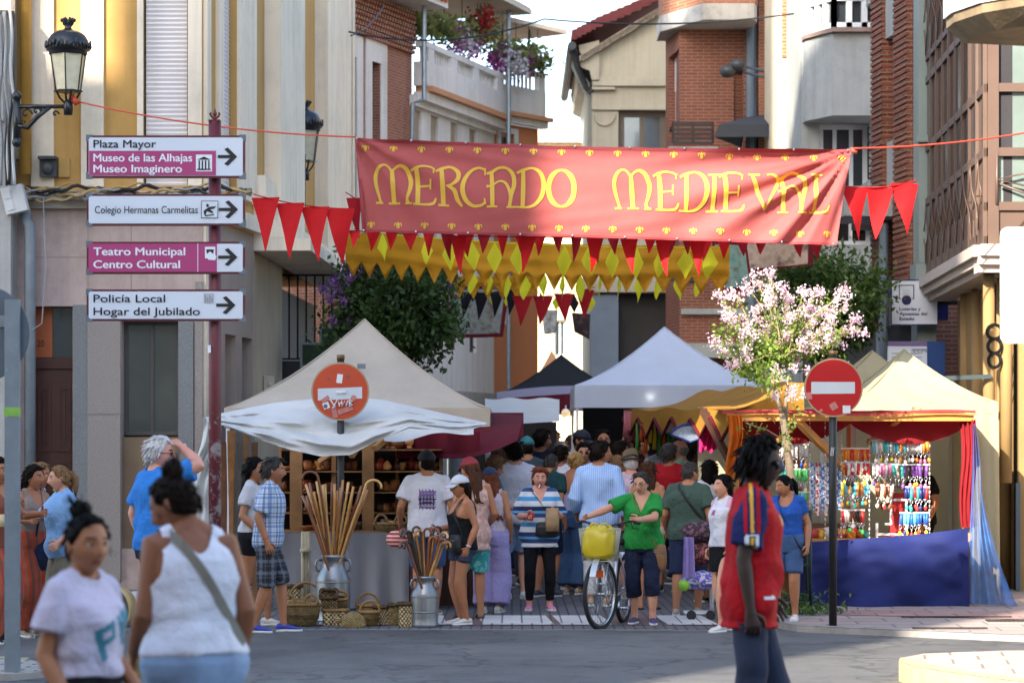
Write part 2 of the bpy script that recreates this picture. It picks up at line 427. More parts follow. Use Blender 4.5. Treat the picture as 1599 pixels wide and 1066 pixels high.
  g = MB(); g.box(x0 + fw * .5, y + .022, z0 + fw * .5, x1 - fw * .5, y + .030, z1 - fw * .5); s.put(g, 'pane', gmat, f)
  if shutter is not None:
   sh = MB(); zb = z1 - (z1 - z0) * drop; n = max(2, int((z1 - zb) / .055))
   for i in range(n):
    za = zb + (z1 - zb) * i / n; zc = zb + (z1 - zb) * (i + 1) / n
    sh.add([(x0 + .02, y - .012, za), (x1 - .02, y - .012, za), (x1 - .02, y - .024, (za * .4 + zc * .6)), (x0 + .02, y - .024, (za * .4 + zc * .6)), (x1 - .02, y - .012, zc), (x0 + .02, y - .012, zc)], [(0, 1, 2, 3), (3, 2, 4, 5)])
   s.put(sh, 'shutter', shutter, f)
  if sill is not None:
   q = MB(); q.box(x0 - .06, -.07, z0 - .08, x1 + .06, depth - .06, z0 - .006); s.put(q, 'sill', sill, f)
  return f
def rail_mesh(a, b, z0, z1, gap=.11, bar=.016, mb=None):
 """iron balcony railing between two points"""
 m = mb or MB(); a = Vector(a); b = Vector(b); L = (b - a).length; n = max(2, int(L / gap))
 for z in (z0 + .03, z1): m.bar((a.x, a.y, z), (b.x, b.y, z), .035, .025)
 for i in range(n + 1):
  p = a.lerp(b, i / n); m.tube([(p.x, p.y, z0 + .03), (p.x, p.y, z1)], bar / 2, 5)
 return m
G = Mglass('pane dark'); GB = Mglass('pane pale', '#5d6870', .08); G2 = Mglass('pane mid', '#363f45', .07)
white_fr = M('white window frame', '#d5d8da', .5, .05); brown_fr = M('brown window frame', '#5a3b2c', .5, .15)
dark_iron = M('black iron', '#1b1c1e', .45, .2, 20, metal=.6)
conc = M('grey concrete', '#9da09c', .9, .12, 1.5, .25, 40, dirt='#85867f')
steel = M('galvanised steel', '#8d979d', .45, .15, 8, metal=.6)
yel = M('ochre render', '#bd9557', .9, .10, 1.0, .2, 50, dirt='#b58c46')
wpl = M('white render', '#eee0c8', .9, .06, 1.0, .2, 50, dirt='#d0c6b2')
pink = M('pink granite', '#b5a29a', .75, .10, 1.2, .25, 120, dirt='#8f7c74')
gran = M('grey granite', '#8b847e', .7, .25, 60, .3, 150)
gran2 = M('blue grey granite', '#76797a', .7, .22, 60, .3, 150)
shut_w = M('pale shutter', '#dcd6d4', .6, .05)
dkbrown = M('dark brown strip', '#33231d', .6, .2)
Y0 = 31.0
YB = Bld('corner_building', 'yellow and white corner building with a pink stone ground floor on the left', (X(-160, Y0), Y0), (X(318, Y0), Y0))
b = YB; s_ = b.S
zl = Zp(327, Y0); zt = 11.5
door = (s_(50), s_(114), .06, Zp(478, Y0)); shop = (s_(190), s_(279), .55, Zp(500, Y0)); shop2 = (s_(-120), s_(10), .06, Zp(480, Y0))
b.wall(0, b.L, .0, zl, [door, shop, shop2], pink, 'wall', .34, 9)
b.wall(0, b.L, zl, zt, [(s_(224), s_(294), Zp(290, Y0) + .0, zt - .8)], yel, 'upper_wall', .16, 9)
for i, (p0, p1) in enumerate([(50, 85), (128, 163), (215, 224.5), (294.5, 316)]):
 b.pbox('pilaster', wpl, p0, -560, p1, 292, 0, .05 if p1 - p0 > 12 else .035)
b.window(s_(224), s_(294), Zp(290, Y0), zt - .8, dkbrown, G, .16, 0, 0, .09, None, shut_w, 1.0)
b.pbox('ledge', wpl, 45, 300, 318, 313, 0, .12); b.pbox('ledge', M('grey stone trim', '#a9a295', .9, .1, 2, .2), 45, 314.2, 318, 326, 0, .07)
b.pbox('panel_joint', M('joint line', '#7d6c65', .9), 45, 401.3, 318, 402.1, .0, .003)
b.pbox('panel_joint', MATS['joint line'], 137.6, 327, 138.3, 475, .0, .003)
b.pbox('panel_joint', MATS['joint line'], 205, 327, 205.7, 495, .0, .003)
b.pbox('pilaster', gran, 138, 476, 189.5, 905, 0, .05); b.pbox('pilaster', gran2, 115, 476, 137.5, 905, -.02, .03)
b.pbox('panel_joint', MATS['joint line'], 138, 646, 189.5, 647, .051, .054)
b.pbox('pilaster', gran2, 279.5, 500, 303, 905, -.05, .045); b.pbox('pilaster', gran, 306, 440, 318, 905, 0, .06)
b.pbox('stall_riser', M('shop base board', '#7d6a52', .8, .15, 2), 190.2, 682, 278.8, 907, -.20, -.10)
f = b.window(shop[0], shop[1], Zp(682, Y0) + .02, shop[3], M('dark shop frame', '#4b4a48', .5), Mglass('shop pane', '#4a504f', .05), .26, 1, 0, .045)
dwood = M('dark red door wood', '#4d2b22', .45, .2, 8, .2, 60)
dm_ = MB(); x0, x1 = s_(50), s_(112); dz = Zp(575, Y0)
dm_.box(x0, .2, .08, x1, .26, dz)
pw = (x1 - x0)
for (u0, u1, v0, v1) in [(.08, .42, .62, .92), (.58, .92, .62, .92), (.08, .42, .33, .58), (.58, .92, .33, .58), (.08, .42, .05, .28), (.58, .92, .05, .28)]:
 a0, a1, c0, c1 = x0 + pw * u0, x0 + pw * u1, .08 + (dz - .08) * v0, .08 + (dz - .08) * v1
 dm_.box(a0, .185, c0, a0 + .04, .199, c1); dm_.box(a1 - .04, .185, c0, a1, .199, c1); dm_.box(a0 + .041, .185, c0, a1 - .041, .199, c0 + .04); dm_.box(a0 + .041, .185, c1 - .04, a1 - .041, .199, c1)
 dm_.box(a0 + .1, .18, c0 + .1, a1 - .1, .199, c1 - .1)
dr = b.put(dm_, 'door', dwood)
hb = MB(); hb.ball((x0 + pw * .5, .16, 1.25), .04); b.put(hb, 'handle', M('brass', '#a98b45', .3, .1, metal=.9), dr)
b.box('door_frame', dwood, x0, x1, dz + .003, dz + .14, -.25, -.17)
tr = b.box('transom', M('orange tiles panel', '#a4562e', .5, .12, 6), x0, s_(78), dz + .143, Zp(479, Y0), -.22, -.19)
b.box('transom_glass', G2, s_(78) + .002, s_(112), dz + .143, Zp(479, Y0), -.24, -.21)
text_on('20', tr, s_(54), Zp(540, Y0), .085, .085, .1885, M('black lettering', '#16171a', .5), .01)
b.pbox('pipe_box', M('cream meter box', '#c2ad86', .6), 16, 230, 32, 250, .0, .12)
m = MB(); m.box(s_(66), -.16, Zp(278, Y0), s_(92), 0, Zp(252, Y0)); m.box(s_(65), -.24, Zp(251.5, Y0), s_(93), 0, Zp(247, Y0)); m.ball((s_(79), -.17, Zp(265, Y0)), (.07, .05, .08)); b.put(m, 'floodlight', M('dark lamp body', '#3a3d40', .5))
b.pbox('meter_cover', yel, 93, 248, 110, 277, 0, .05)
b2 = Bld('', '', (X(318, Y0) + .002, Y0 + .002), (X(396, 33.6), 33.6), root=YB); s2 = b2.S
zc = b2.sz(396, 352)[1]
b2.wall(.27, b2.L, 0, 4.55, [(s2(352), s2(369), .06, 3.2), (s2(378.5), s2(394), .06, 3.2)], M('stone sand', '#9f9184', .85, .1, 2, .2), 'wall', .3, .42)
b2.wall(.27, b2.L, 4.55, zt, [(s2(345), s2(370), 4.9, zt - .8)], yel, 'upper_wall', .16, .3)
b2.box('corner_strip', wpl, .01, .268, .0, zt, -.09, .03)
b2.window(s2(345), s2(370), 4.9, zt - .8, dkbrown, G, .16, 0, 0, .08, None, shut_w, 1.0)
for p0, p1 in ((337, 344.6), (370.4, 395.9), (318.2, 320)): b2.box('pilaster', wpl, s2(p0), s2(p1), 4.95, zt - .01, 0, .05)
b2.box('ledge', wpl, 0.02, b2.L, 4.58, 4.78, 0, .12)
for p0, p1 in ((352, 369), (378.5, 394)): b2.window(s2(p0), s2(p1), .1, 3.2, M('steel door frame', '#8a8683', .5), M('dark recess door', '#4b4846', .6, .15), .28, 0, 0, .05, name='door')
b3 = Bld('', '', (X(396, 33.6) + .003, 33.6 + .003), (X(545, 46), 46), root=YB); s3 = b3.S
b3.wall(0, s3(441), 0, 4.35, [], M('stone pale', '#b5a68f', .85, .1, 2, .2), 'wall', .3, 5)
b3.wall(s3(441), b3.L, 0, 4.35, [(s3(450), s3(490), .4, 3.9)], gran2, 'wall', .3, 5, front=-.6)
b3.wall(0, s3(475), 4.36, zt, [(s3(454), s3(474), 5.3, zt - .7)], yel, 'upper_wall', .2, 5)
b4 = Bld('', '', (-3.56, 38.3), (-3.0, 47), root=YB); s4 = b4.S
b4.wall(0, b4.L, 4.76, zt, [(s4(530.5), s4(541), 4.9, zt - .7)], yel, 'upper_wall', .2, 5)
for bb, p0, p1, o1 in ((b3, 413.5, 453.5, .22), (b4, 492, 530, .22), (b4, 541.2, 545, .12)): bb.box('pilaster', wpl, bb.S(p0), bb.S(p1), 4.77, zt - .01, 0, o1)
b3.box('pilaster', wpl, s3(396.5), s3(413), 4.75, 5.35, 0, .16)
b3.box('ledge', wpl, 0, b3.L, 4.36, 4.52, 0, .75); b3.box('ledge', wpl, 0, b3.L, 4.523, 4.74, 0, .5)
for bb, p0, p1, zz in ((b3, 454, 474, 5.3), (b4, 530.5, 541, 4.9)):
 bb.window(bb.S(p0), bb.S(p1), zz, zt - .7, dkbrown, G, .2, 1, 2, .07)
 bb.put(rail_mesh((bb.S(p0), -.03, 0), (bb.S(p1), -.03, 0), zz + .03, zz + .95, .1, .02), 'railing', dark_iron)
ib = MB(); xa, xb = s3(452), s3(489)
rail_mesh((xa, -.75, 0), (xb, -.75, 0), 3.05, 4.3, .12, .028, ib); rail_mesh((xa, -.75, 0), (xa, .5, 0), 3.05, 4.3, .12, .028, ib)
rail_mesh((xa, -.76, 0), (xb, -.76, 0), 3.1, 3.35, .06, .02, ib)
b3.put(ib, 'balcony_railing', dark_iron)
b3.box('balcony_slab', M('dark slab', '#4a4a4c', .8), xa - .05, xb + .05, 2.82, 3.05, -.5, .8)
GBu = Bld('neighbour_building', 'grey plastered house wall with cables at the left photo edge', (X(-260, 30.6), 30.6), (X(17, 30.6), 30.6))
GBu.wall(0, GBu.L, 0, 11.5, [(GBu.S(-150), GBu.S(-60), 3.4, 5.6)], M('grey plaster', '#a9a8a4', .9, .12, 1.2, .3, 40, dirt='#908e88'), 'wall', .2, .38)
GBu.window(GBu.S(-150), GBu.S(-60), 3.4, 5.6, white_fr, G, .18, 1, 1)
GBu.pbox('cornice', wpl, -60, 0, 24, 22, .0, .25)
GBu.pbox('cable_box', M('grey plastic', '#b8bab9', .5), 0, 130, 8, 190, 0, .12)
def cable(name, pts, r, mat, label, cat='cable', group=None, n=6):
 m = MB(); m.tube(pts, r, n); o = m.build(name, mat, smooth=True); recenter(o, pts[0]); return tag(o, label, cat, group)
def sag(a, b, d, n=24):
 a = Vector(a); b = Vector(b); return [a.lerp(b, i / n) - Vector((0, 0, d * 4 * (i / n) * (1 - i / n))) for i in range(n + 1)]
blk = M('black rubber', '#17181a', .6, .1)
tan_c = M('tan cable', '#a48a5a', .7, .2, 10); grey_c = M('grey cable', '#8b8f92', .6, .1)
m = MB()
for k in range(7):
 ph = RNG.rand() * 6; zz = Zp(292 + k * 3.0, 30.7)
 pts = [(X(px, 30.7), 30.74 + .05 * math.sin(px * .05 + ph), zz + .03 * math.sin(px * .06 + ph) + .02 * math.sin(px * .17 + ph * 2)) for px in range(25, 400, 8)]
 m.tube(pts, .022 if k % 2 else .014, 5, k % 3)
o = m.build('cable_bundle', [tan_c, blk, grey_c], smooth=True); recenter(o, (X(25, 30.7), 30.7, Zp(300, 30.7)))
tag(o, 'loose bundle of tan and black cables running along the yellow facade ledge', 'cable')
m = MB()
for k in range(6):
 ph = RNG.rand() * 6; x = 4 + k * 3.5
 pts = [(X(x + 4 * math.sin(py * .011 + ph) + 2 * math.sin(py * .05 + ph), 30.4), 30.42 - .03 * k, Zp(py, 30.4)) for py in range(20, 300, 10)]
 m.tube(pts, .02, 5, k % 3)
o = m.build('cable_bundle', [grey_c, blk, M('pale cable', '#b9bcbc', .6)], smooth=True); recenter(o, (X(10, 30.4), 30.4, Zp(20, 30.4)))
tag(o, 'grey and black cables hanging down the wall beside the ornate wall lantern', 'cable')
ypipe = M('yellow pipe paint', '#b98c3c', .6, .1, 4)
m = MB(); m.tube([(X(40, 30.8), 30.82, zt), (X(40, 30.8), 30.82, Zp(272, 30.8))], .07, 12); o = m.build('drainpipe', ypipe, smooth=True); recenter(o, (X(40, 30.8), 30.82, 7)); tag(o, 'ochre painted drainpipe running down beside the wall lantern', 'drainpipe')
m = MB(); m.tube([(X(38, 30.75), 30.80, Zp(325, 30.75)), (X(40, 30.75), 30.78, Zp(345, 30.75)), (X(46, 30.75), 30.76, Zp(352, 30.75)), (X(47, 30.75), 30.76, Zp(380, 30.75)), (X(47, 30.75), 30.76, .06)], .068, 12)
o = m.build('drainpipe', M('grey pipe', '#7d868c', .5, .15, 4), smooth=True); recenter(o, (X(47, 30.75), 30.76, .06)); tag(o, 'grey drainpipe with a bent top beside the dark red door', 'drainpipe')
m = MB(); m.box(-.13, -.08, -.16, .13, .08, .16); m.box(-.10, -.09, .02, -.02, -.081, .12); m.box(-.10, -.09, -.12, -.02, -.081, -.02)
o = m.build('junction_box', M('white plastic', '#c3c5c4', .5)); o.location = P(24, 312, 30.6); o.rotation_euler = (0, R(-14), 0); tag(o, 'tilted white junction box under the cable bundle', 'junction box')
cable('cable', sag(P(68, 310, 30.7), P(72, 420, 30.6), 0) + [P(66, 505, 30.6), P(50, 516, 30.6)], .008, grey_c, 'thin grey wire dangling on the pink stone above the door')
brk = Mbrick('red brick', '#ab6648', '#97553c', '#a39182', .24, .062)
brk_d = Mbrick('dark red brick', '#8c4c33', '#7b412b', '#8d7565', .24, .066)
tile = M('clay tile', '#b0623c', .85, .25, 12, .5, 30)
offw = M('pale plaster', '#dedcd6', .9, .05, 1, .15, 50, dirt='#c6c3bb')
BB = Bld('brick_house', 'red brick house with white window surrounds behind the banner left end', (-3.7, 50.6), (-2.13, 54.6))
s_ = BB.S; zt_ = BB.sz(545, 45)[1]
op = [(s_(545), s_(556), 4.5, BB.sz(550, 88)[1]), (s_(580), s_(594), 4.5, BB.sz(587, 98)[1])]
ztop = BB.sz(640, 15)[1]
BB.wall(0, BB.L, 0, ztop, op, brk, 'wall', .25, 6)
for o_ in op: BB.window(o_[0], o_[1], 4.5, o_[3], brown_fr, G, .22, 0, 1, .05)
for o_ in op:
 m = MB(); wd = .30; zt1 = o_[3] + .45
 m.box(o_[0] - wd, -.03, 4.4, o_[0] - .002, .0, zt1); m.box(o_[1] + .002, -.03, 4.4, o_[1] + wd, .0, zt1); m.box(o_[0] - .001, -.03, o_[3] + .002, o_[1] + .001, .0, zt1)
 BB.put(m, 'surround', offw)
m = MB()   # dog-tooth brick frieze
for r in range(9):
 n = int(BB.L / .13)
 for k in range(n):
  x = k * .13 + (r % 2) * .065; z = ztop - .95 + r * .105
  m.box(x, -.10, z, x + .075, -.0, z + .075)
BB.put(m, 'frieze', brk)
m = MB(); m.box(-.4, -.75, ztop + .02, BB.L + .2, .5, ztop + .14); BB.put(m, 'eaves', offw)
m = MB()
for k in range(int((BB.L + .6) / .2)): m.tube([(-.4 + k * .2 + .1, -.82, ztop + .18), (-.4 + k * .2 + .1, 1.5, ztop + .75)], .075, 8)
m.add([(-.4, -.7, ztop + .145), (BB.L + .2, -.7, ztop + .145), (BB.L + .2, 3, ztop + 1.1), (-.4, 3, ztop + 1.1)], [(0, 1, 2, 3)])
BB.put(m, 'roof', tile)
pan = M('dark glass panel', '#23282e', .35, .1)
for p0, p1 in ((556, 578), (594, 618)):
 m = MB(); a, c = s_(p0) - .15, s_(p1); m.box(a, -.62, 4.2, c, -.58, 5.55); BB.put(m, 'balcony_panel', pan)
 m = MB(); rail_mesh((a, -.64, 0), (c, -.64, 0), 4.15, 5.62, .5, .03, m); m.bar((a, -.64, 5.6), (a, 0, 5.6), .03); m.bar((c, -.64, 5.6), (c, 0, 5.6), .03); BB.put(m, 'railing', steel)
BB.box('balcony_slab', conc, -.3, BB.L - .05, 4.0, 4.14, 0, .72)
WB = Bld('terrace_house', 'white house with a balustrade roof terrace full of flower baskets', (-2.10, 54.7), (-.42, 59.6))
s_ = WB.S; L = WB.L
z_ledge = WB.sz(640, 132)[1]; z_rail = WB.sz(640, 62)[1]; z_wt = WB.sz(645, 168)[1]
ops = [(s_(645), s_(658.5), 4.0, z_wt - .02), (s_(673), s_(685), 4.0, z_wt - .02), (s_(704), s_(715.5), 4.0, z_wt - .02), (s_(733.5), s_(744.5), 4.0, z_wt - .02)]
WB.wall(0, L, 3.1, z_ledge - .32, ops, offw, 'wall', .14, 6)
for o_ in ops: WB.window(o_[0], o_[1], 4.0, o_[3], M('dark brown frame', '#3a2e28', .5), G, .13, 0, 0, .05, None, M('beige blind', '#a8987f', .7), .75)
WB.box('cornice', offw, s_(640), L - .15, z_wt + .02, z_wt + .26, 0, .12)
WB.box('cornice', offw, -.02, L + .02, z_ledge - .318, z_ledge - .12, 0, .28)
WB.box('cornice_band', M('salmon paint', '#c58e66', .8, .08), .1, L + .1, z_ledge - .117, z_ledge, 0, .40)
WB.box('parapet_base', offw, -.02, L + .05, z_ledge + .003, z_ledge + .52, 0, .30)
m = MB(); zb = z_ledge + .523; n = 30
for k in range(n):
 x = .25 + (L - .4) * k / n
 if k in (0, 1, 9, 10, 18, 19, 28, 29): continue
 m.box(x, -.17, zb, x + .075, -.135, z_rail - .12)
WB.put(m, 'balustrade', offw)
m = MB(); m.box(-.02, -.27, z_rail - .12, L + .05, -.05, z_rail)
for k0 in (0, 9, 18, 28): x = .25 + (L - .4) * k0 / n; m.box(x - .05, -.26, zb, x + .33, -.06, z_rail - .121);
WB.put(m, 'parapet_rail', offw)
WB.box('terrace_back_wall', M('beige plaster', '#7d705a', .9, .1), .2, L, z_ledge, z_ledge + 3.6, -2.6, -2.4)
z_can = WB.sz(760, 14)[1]
WB.box('awning', M('cream awning', '#c9bfa9', .8), -.3, L + .55, z_can, z_can + .10, -2.4, .75)
m = MB()
for k in range(int((L + .8) / .09)): m.tube([(-.28 + k * .09, -.76, z_can + .12), (-.28 + k * .09, 2.3, z_can + .35)], .03, 5)
WB.put(m, 'awning_ribs', M('corrugated cream', '#d0c7b4', .7))
for px in (634, 768): m = MB(); m.tube([(s_(px), -.42, 3.0 if px > 700 else WB.sz(640, 160)[1]), (s_(px), -.42, z_can)], .055, 8); WB.put(m, 'post', steel)
m = MB(); m.tube([(s_(634), -.42, WB.sz(640, 160)[1]), (s_(634) - .1, -.2, WB.sz(640, 165)[1]), (s_(628), -.12, 3.0)], .05, 8)
WB.put(m, 'downpipe', steel)
OB = Bld('terrace_house', 'orange house with a white balustrade terrace beside the sky gap', (-.415, 59.9), (.62, 61.3))
s_ = OB.S; L = OB.L
z_l2 = OB.sz(800, 178)[1]; z_r2 = OB.sz(800, 108)[1]
orange = M('orange render', '#c07b52', .9, .08, 1, .15, 50)
wo = (s_(781), s_(803), OB.sz(790, 250)[1], OB.sz(790, 208)[1]); wo2 = (s_(773), s_(790), OB.sz(790, 500)[1], OB.sz(790, 455)[1])
OB.wall(0, L, 3.1, z_l2 - .25, [wo, wo2], orange, 'wall', .2, 6)
for o_ in (wo, wo2):
 OB.window(*o_, white_fr, G2, .18, 0, 0, .06)
 m = MB(); e = .13; m.box(o_[0] - e, -.04, o_[2] - .1, o_[0] - .002, 0, o_[3] + e); m.box(o_[1] + .002, -.04, o_[2] - .1, o_[1] + e, 0, o_[3] + e); m.box(o_[0], -.04, o_[3] + .002, o_[1], 0, o_[3] + e); m.box(o_[0], -.06, o_[2] - .1, o_[1], 0, o_[2] - .002); OB.put(m, 'surround', offw)
OB.box('cornice', offw, 0, L + .15, z_l2 - .248, z_l2 - .10, 0, .2); OB.box('cornice_band', MATS['salmon paint'], 0, L + .2, z_l2 - .097, z_l2, 0, .32)
OB.box('parapet_base', offw, 0, L + .02, z_l2 + .003, z_l2 + .62, 0, .22)
m = MB()
for k in range(10):
 if k not in (8,): m.box(.12 + k * .155, -.145, z_l2 + .623, .12 + k * .155 + .07, -.11, z_r2 - .10)
OB.put(m, 'balustrade', offw)
m = MB(); m.box(0, -.22, z_r2 - .10, L + .02, -.04, z_r2); m.box(L - .22, -.21, z_l2 + .623, L + .01, -.05, z_r2 - .101); OB.put(m, 'parapet_rail', offw)
z_c2 = OB.sz(820, 48)[1]
OB.box('awning', MATS['cream awning'], -.3, L + .5, z_c2, z_c2 + .1, -2, .5)
for px in (778, 820): m = MB(); m.tube([(s_(px), -.13, z_r2), (s_(px), -.13, z_c2)], .03, 6); OB.put(m, 'post', dark_iron)
colm = M('blue grey column', '#7f8a92', .6, .12, 3, .1)
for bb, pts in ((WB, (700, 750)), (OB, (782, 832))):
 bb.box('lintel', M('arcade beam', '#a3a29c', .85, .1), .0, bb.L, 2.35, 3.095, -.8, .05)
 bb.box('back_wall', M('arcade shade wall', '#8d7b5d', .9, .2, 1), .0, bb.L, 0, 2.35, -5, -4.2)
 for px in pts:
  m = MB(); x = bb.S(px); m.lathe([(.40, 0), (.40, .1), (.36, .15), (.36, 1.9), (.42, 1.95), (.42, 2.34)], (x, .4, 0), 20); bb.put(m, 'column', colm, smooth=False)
FB = Bld('far_house', 'sunlit cream house closing the street far behind the stalls', (.1, 92), (4.2, 92))
op = [(FB.S(866), FB.S(884), 5.2, 6.5), (FB.S(850), FB.S(866), 1.0, 3)]
FB.wall(0, FB.L, 0, Zp(222, 92), op, M('cream far', '#cdbb93', .9, .08), 'wall', .3, 5)
for o_ in op: FB.window(*o_, white_fr, G2, .25, 1, 0, .06)
m = MB(); zf = Zp(222, 92)
for k in range(20): m.tube([(-.2 + k * .22, -.4, zf + .05), (-.2 + k * .22, 3, zf + .75)], .11, 6)
FB.put(m, 'roof', M('pale tile', '#cba983', .85, .2, 8))
FB.box('band', M('pale stone band', '#d8d0bd', .9), 0, FB.L, 4.4, 4.65, 0, .1)
cream = M('cream render', '#bdb6a0', .9, .06, .8, .15, 50, dirt='#a8a18c')
CB = Bld('gabled_house', 'cream house with a sloping red tiled roof edge right of the sky gap', (X(925, 58), 58), (X(1062, 58), 58))
s_ = CB.S
zw = lambda py: Zp(py, 58)
wo = (s_(966), s_(1041), zw(300), zw(172))
m = MB()   # wall polygon with window hole built from strips
xL, xR = 0, CB.L
def slope(x): return zw(88) + (zw(-8) - zw(88)) * ((x - s_(905)) / (s_(1062) - s_(905)))
xs = [0, wo[0], wo[1], xR]
for a, c in zip(xs, xs[1:]):
 if a == wo[0]:
  m.add([(a, 0, 0), (c, 0, 0), (c, 0, wo[2]), (a, 0, wo[2])], [(0, 1, 2, 3)]); m.add([(a, 0, wo[3]), (c, 0, wo[3]), (c, 0, slope(c)), (a, 0, slope(a))], [(0, 1, 2, 3)])
  m.add([(a, 0, wo[2]), (a, .25, wo[2]), (a, .25, wo[3]), (a, 0, wo[3])], [(0, 1, 2, 3)]); m.add([(a, 0, wo[3]), (a, .25, wo[3]), (c, .25, wo[3]), (c, 0, wo[3])], [(0, 1, 2, 3)])
 else: m.add([(a, 0, 0), (c, 0, 0), (c, 0, slope(c)), (a, 0, slope(a))], [(0, 1, 2, 3)])
m.add([(0, 0, 0), (0, 8, 0), (0, 8, slope(0)), (0, 0, slope(0))], [(0, 3, 2, 1)])
m.box(0.003, .3, 0, xR, 8, slope(0) - .05)
CB.put(m, 'wall', cream)
CB.window(*wo, M('taupe window frame', '#6d6154', .6, .1), GB, .22, 1, 0, .14)
for z0, z1, o1, xa, xb in ((zw(135), zw(126), .10, 0, xR), (zw(125.5), zw(121), .06, 0, xR), (zw(172), zw(168), .06, 0, xR), (zw(141), zw(137), .12, 0, s_(960))):
 CB.box('moulding', cream, xa, xb, z0, z1, 0, o1)
m = MB(); m.lathe([(.34, 0), (.34, .05)], n=20); mm = MB()   # round swag under the capital
pts = [(s_(944) + .24 * math.cos(t), -.03, zw(178) + .26 * math.sin(t)) for t in np.linspace(math.pi, 2 * math.pi, 12)]; mm.tube(pts, .025, 5); CB.put(mm, 'swag', cream)
m = MB()   # scrolled bracket at the left corner
prof = [(s_(925), zw(128)), (s_(921), zw(112)), (s_(908), zw(106)), (s_(906), zw(98)), (s_(912), zw(90)), (s_(906), zw(84)), (s_(904), zw(72)), (s_(936), zw(64)), (s_(936), zw(128))]
m.prism(prof, -.10, 8); CB.put(m, 'bracket', cream)
m = MB()   # gutter
m.tube([(s_(893), -.1, zw(73)), (s_(905), -.05, zw(110)), (s_(916), -.02, zw(138)), (s_(922), -.02, zw(146)), (s_(925.5), -.03, zw(140))], [.09, .08, .06, .05, .05], 8)
m.tube([(s_(893), -.4, zw(76)), (s_(893), 8, zw(76))], .1, 8)
m.add([(s_(890), -.3, zw(72)), (s_(905), -.3, zw(105)), (s_(922), -.3, zw(134)), (s_(922), 2, zw(134)), (s_(905), 2, zw(105)), (s_(890), 2, zw(72))], [(0, 1, 4, 5), (1, 2, 3, 4)])
CB.put(m, 'gutter', M('dark gutter', '#34363a', .5))
m = MB(); rs = [(s_(893), zw(66)), (s_(930), zw(47)), (s_(985), zw(24)), (s_(1062), zw(-14))]
tile_r = M('wine red tile', '#6b2c2c', .75, .2, 10, .4, 20)
for (xa, za), (xb, zb_) in zip(rs, rs[1:]):
 n = 5
 for k in range(n):
  a, c = k / n, (k + 1) / n
  x_a, z_a, x_b, z_b = xa + (xb - xa) * a, za + (zb_ - za) * a, xa + (xb - xa) * c, za + (zb_ - za) * c
  m.add([(x_a, -.35, z_a), (x_b, -.35, z_b - .05), (x_b, -.35, z_b + .19), (x_a, -.35, z_a + .22), (x_a, 8, z_a), (x_b, 8, z_b - .05), (x_b, 8, z_b + .19), (x_a, 8, z_a + .22)],
              [(0, 1, 2, 3), (7, 6, 5, 4), (3, 2, 6, 7), (0, 4, 5, 1), (1, 5, 6, 2), (0, 3, 7, 4)])
CB.put(m, 'roof', tile_r)
m = MB()
for i in range(60):
 t = i / 60; x = s_(905) + (s_(1062) - s_(905)) * t; m.box(x, -.22, slope(x) - .16 + .03 * RNG.rand(), x + .06, 0, slope(x) - .02)
CB.put(m, 'cornice', M('weathered cornice', '#a79b88', .9, .35, 20, .5));
CB.box('chimney_wall', M('blue white wall', '#b4bac0', .9), s_(940), s_(1010), zw(30), zw(-120), -3, -2)
CB.box('pillar', M('blue pillar paint', '#75828f', .7, .1, 2), s_(922), s_(965), 0, zw(462), -.3, .4)
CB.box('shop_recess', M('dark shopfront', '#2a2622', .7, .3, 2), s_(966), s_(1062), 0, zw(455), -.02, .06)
CB.box('shop_cornice', cream, s_(918), s_(1062), zw(458), zw(440), 0, .5)
KB = Bld('brick_apartment_house', 'red brick apartment house with a projecting concrete edged balcony', (X(1062, 52), 52), (X(1216, 52), 52))
s_ = KB.S; zq = lambda py: Zp(py, 52)
KB.wall(0, KB.L, 0, 15, [(s_(1100), s_(1128), zq(470), zq(400)), (s_(1146), s_(1160), zq(190), zq(112))], brk_d, 'wall', .25, 4)
KB.window(s_(1146), s_(1160), zq(190), zq(112), brown_fr, G, .22, 0, 0, .05)
KB.window(s_(1100), s_(1128), zq(470), zq(400), brown_fr, G, .22, 1, 1, .05)
K2 = Bld('', '', (X(1040, 53.6), 53.6), (X(1062, 52) - .003, 52.003), root=KB)
K2.wall(0, K2.L, 0, 15, [(K2.S(1044), K2.S(1061.5), zq(205), zq(76))], brk_d, 'wall', .25, 2)
K2.window(K2.S(1044), K2.S(1061.5), zq(205), zq(76), white_fr, G, .2, 0, 0, .05, None, shut_w, .42)
m = MB()
o = 1.15; pts = [(s_(1040) - .1, 1.5), (s_(1040) - .1, .3), (s_(1092), -o), (s_(1170), -o), (s_(1176), -o + .3), (s_(1176), 1.5)]
def prism_xy(m, pts, z0, z1, mi=0):
 n = len(pts); m.add([(p[0], p[1], z0) for p in pts] + [(p[0], p[1], z1) for p in pts], [tuple(range(n - 1, -1, -1)), tuple(range(n, 2 * n))] + [(i, (i + 1) % n, (i + 1) % n + n, i + n) for i in range(n)], mi)
prism_xy(m, pts, zq(46), zq(21)); KB.put(m, 'balcony_slab', M('stained concrete', '#b7b3ab', .9, .15, 1.5, .2, 40, dirt='#6f6c68'))
m = MB(); prism_xy(m, [(p[0] * .99 + .04, p[1] + .06) for p in pts], zq(20.5), zq(-60)); KB.put(m, 'balcony_parapet', Mbrick('orange brick', '#aa6444', '#9c5838', '#a08a74', .24, .066))
m = MB(); m.tube([(s_(1171), -.12, 0), (s_(1171), -.12, 14)], .085, 10); m.tube([(s_(1178), -.05, 0), (s_(1178), -.05, 14)], .05, 8); KB.put(m, 'downpipe', M('blue grey pipe', '#66727d', .5))
for p0, p1 in ((1184, 1197), (1202, 1215)): KB.pbox('brick_pier', MATS['orange brick'], p0, -200, p1, 700, 0, .16)
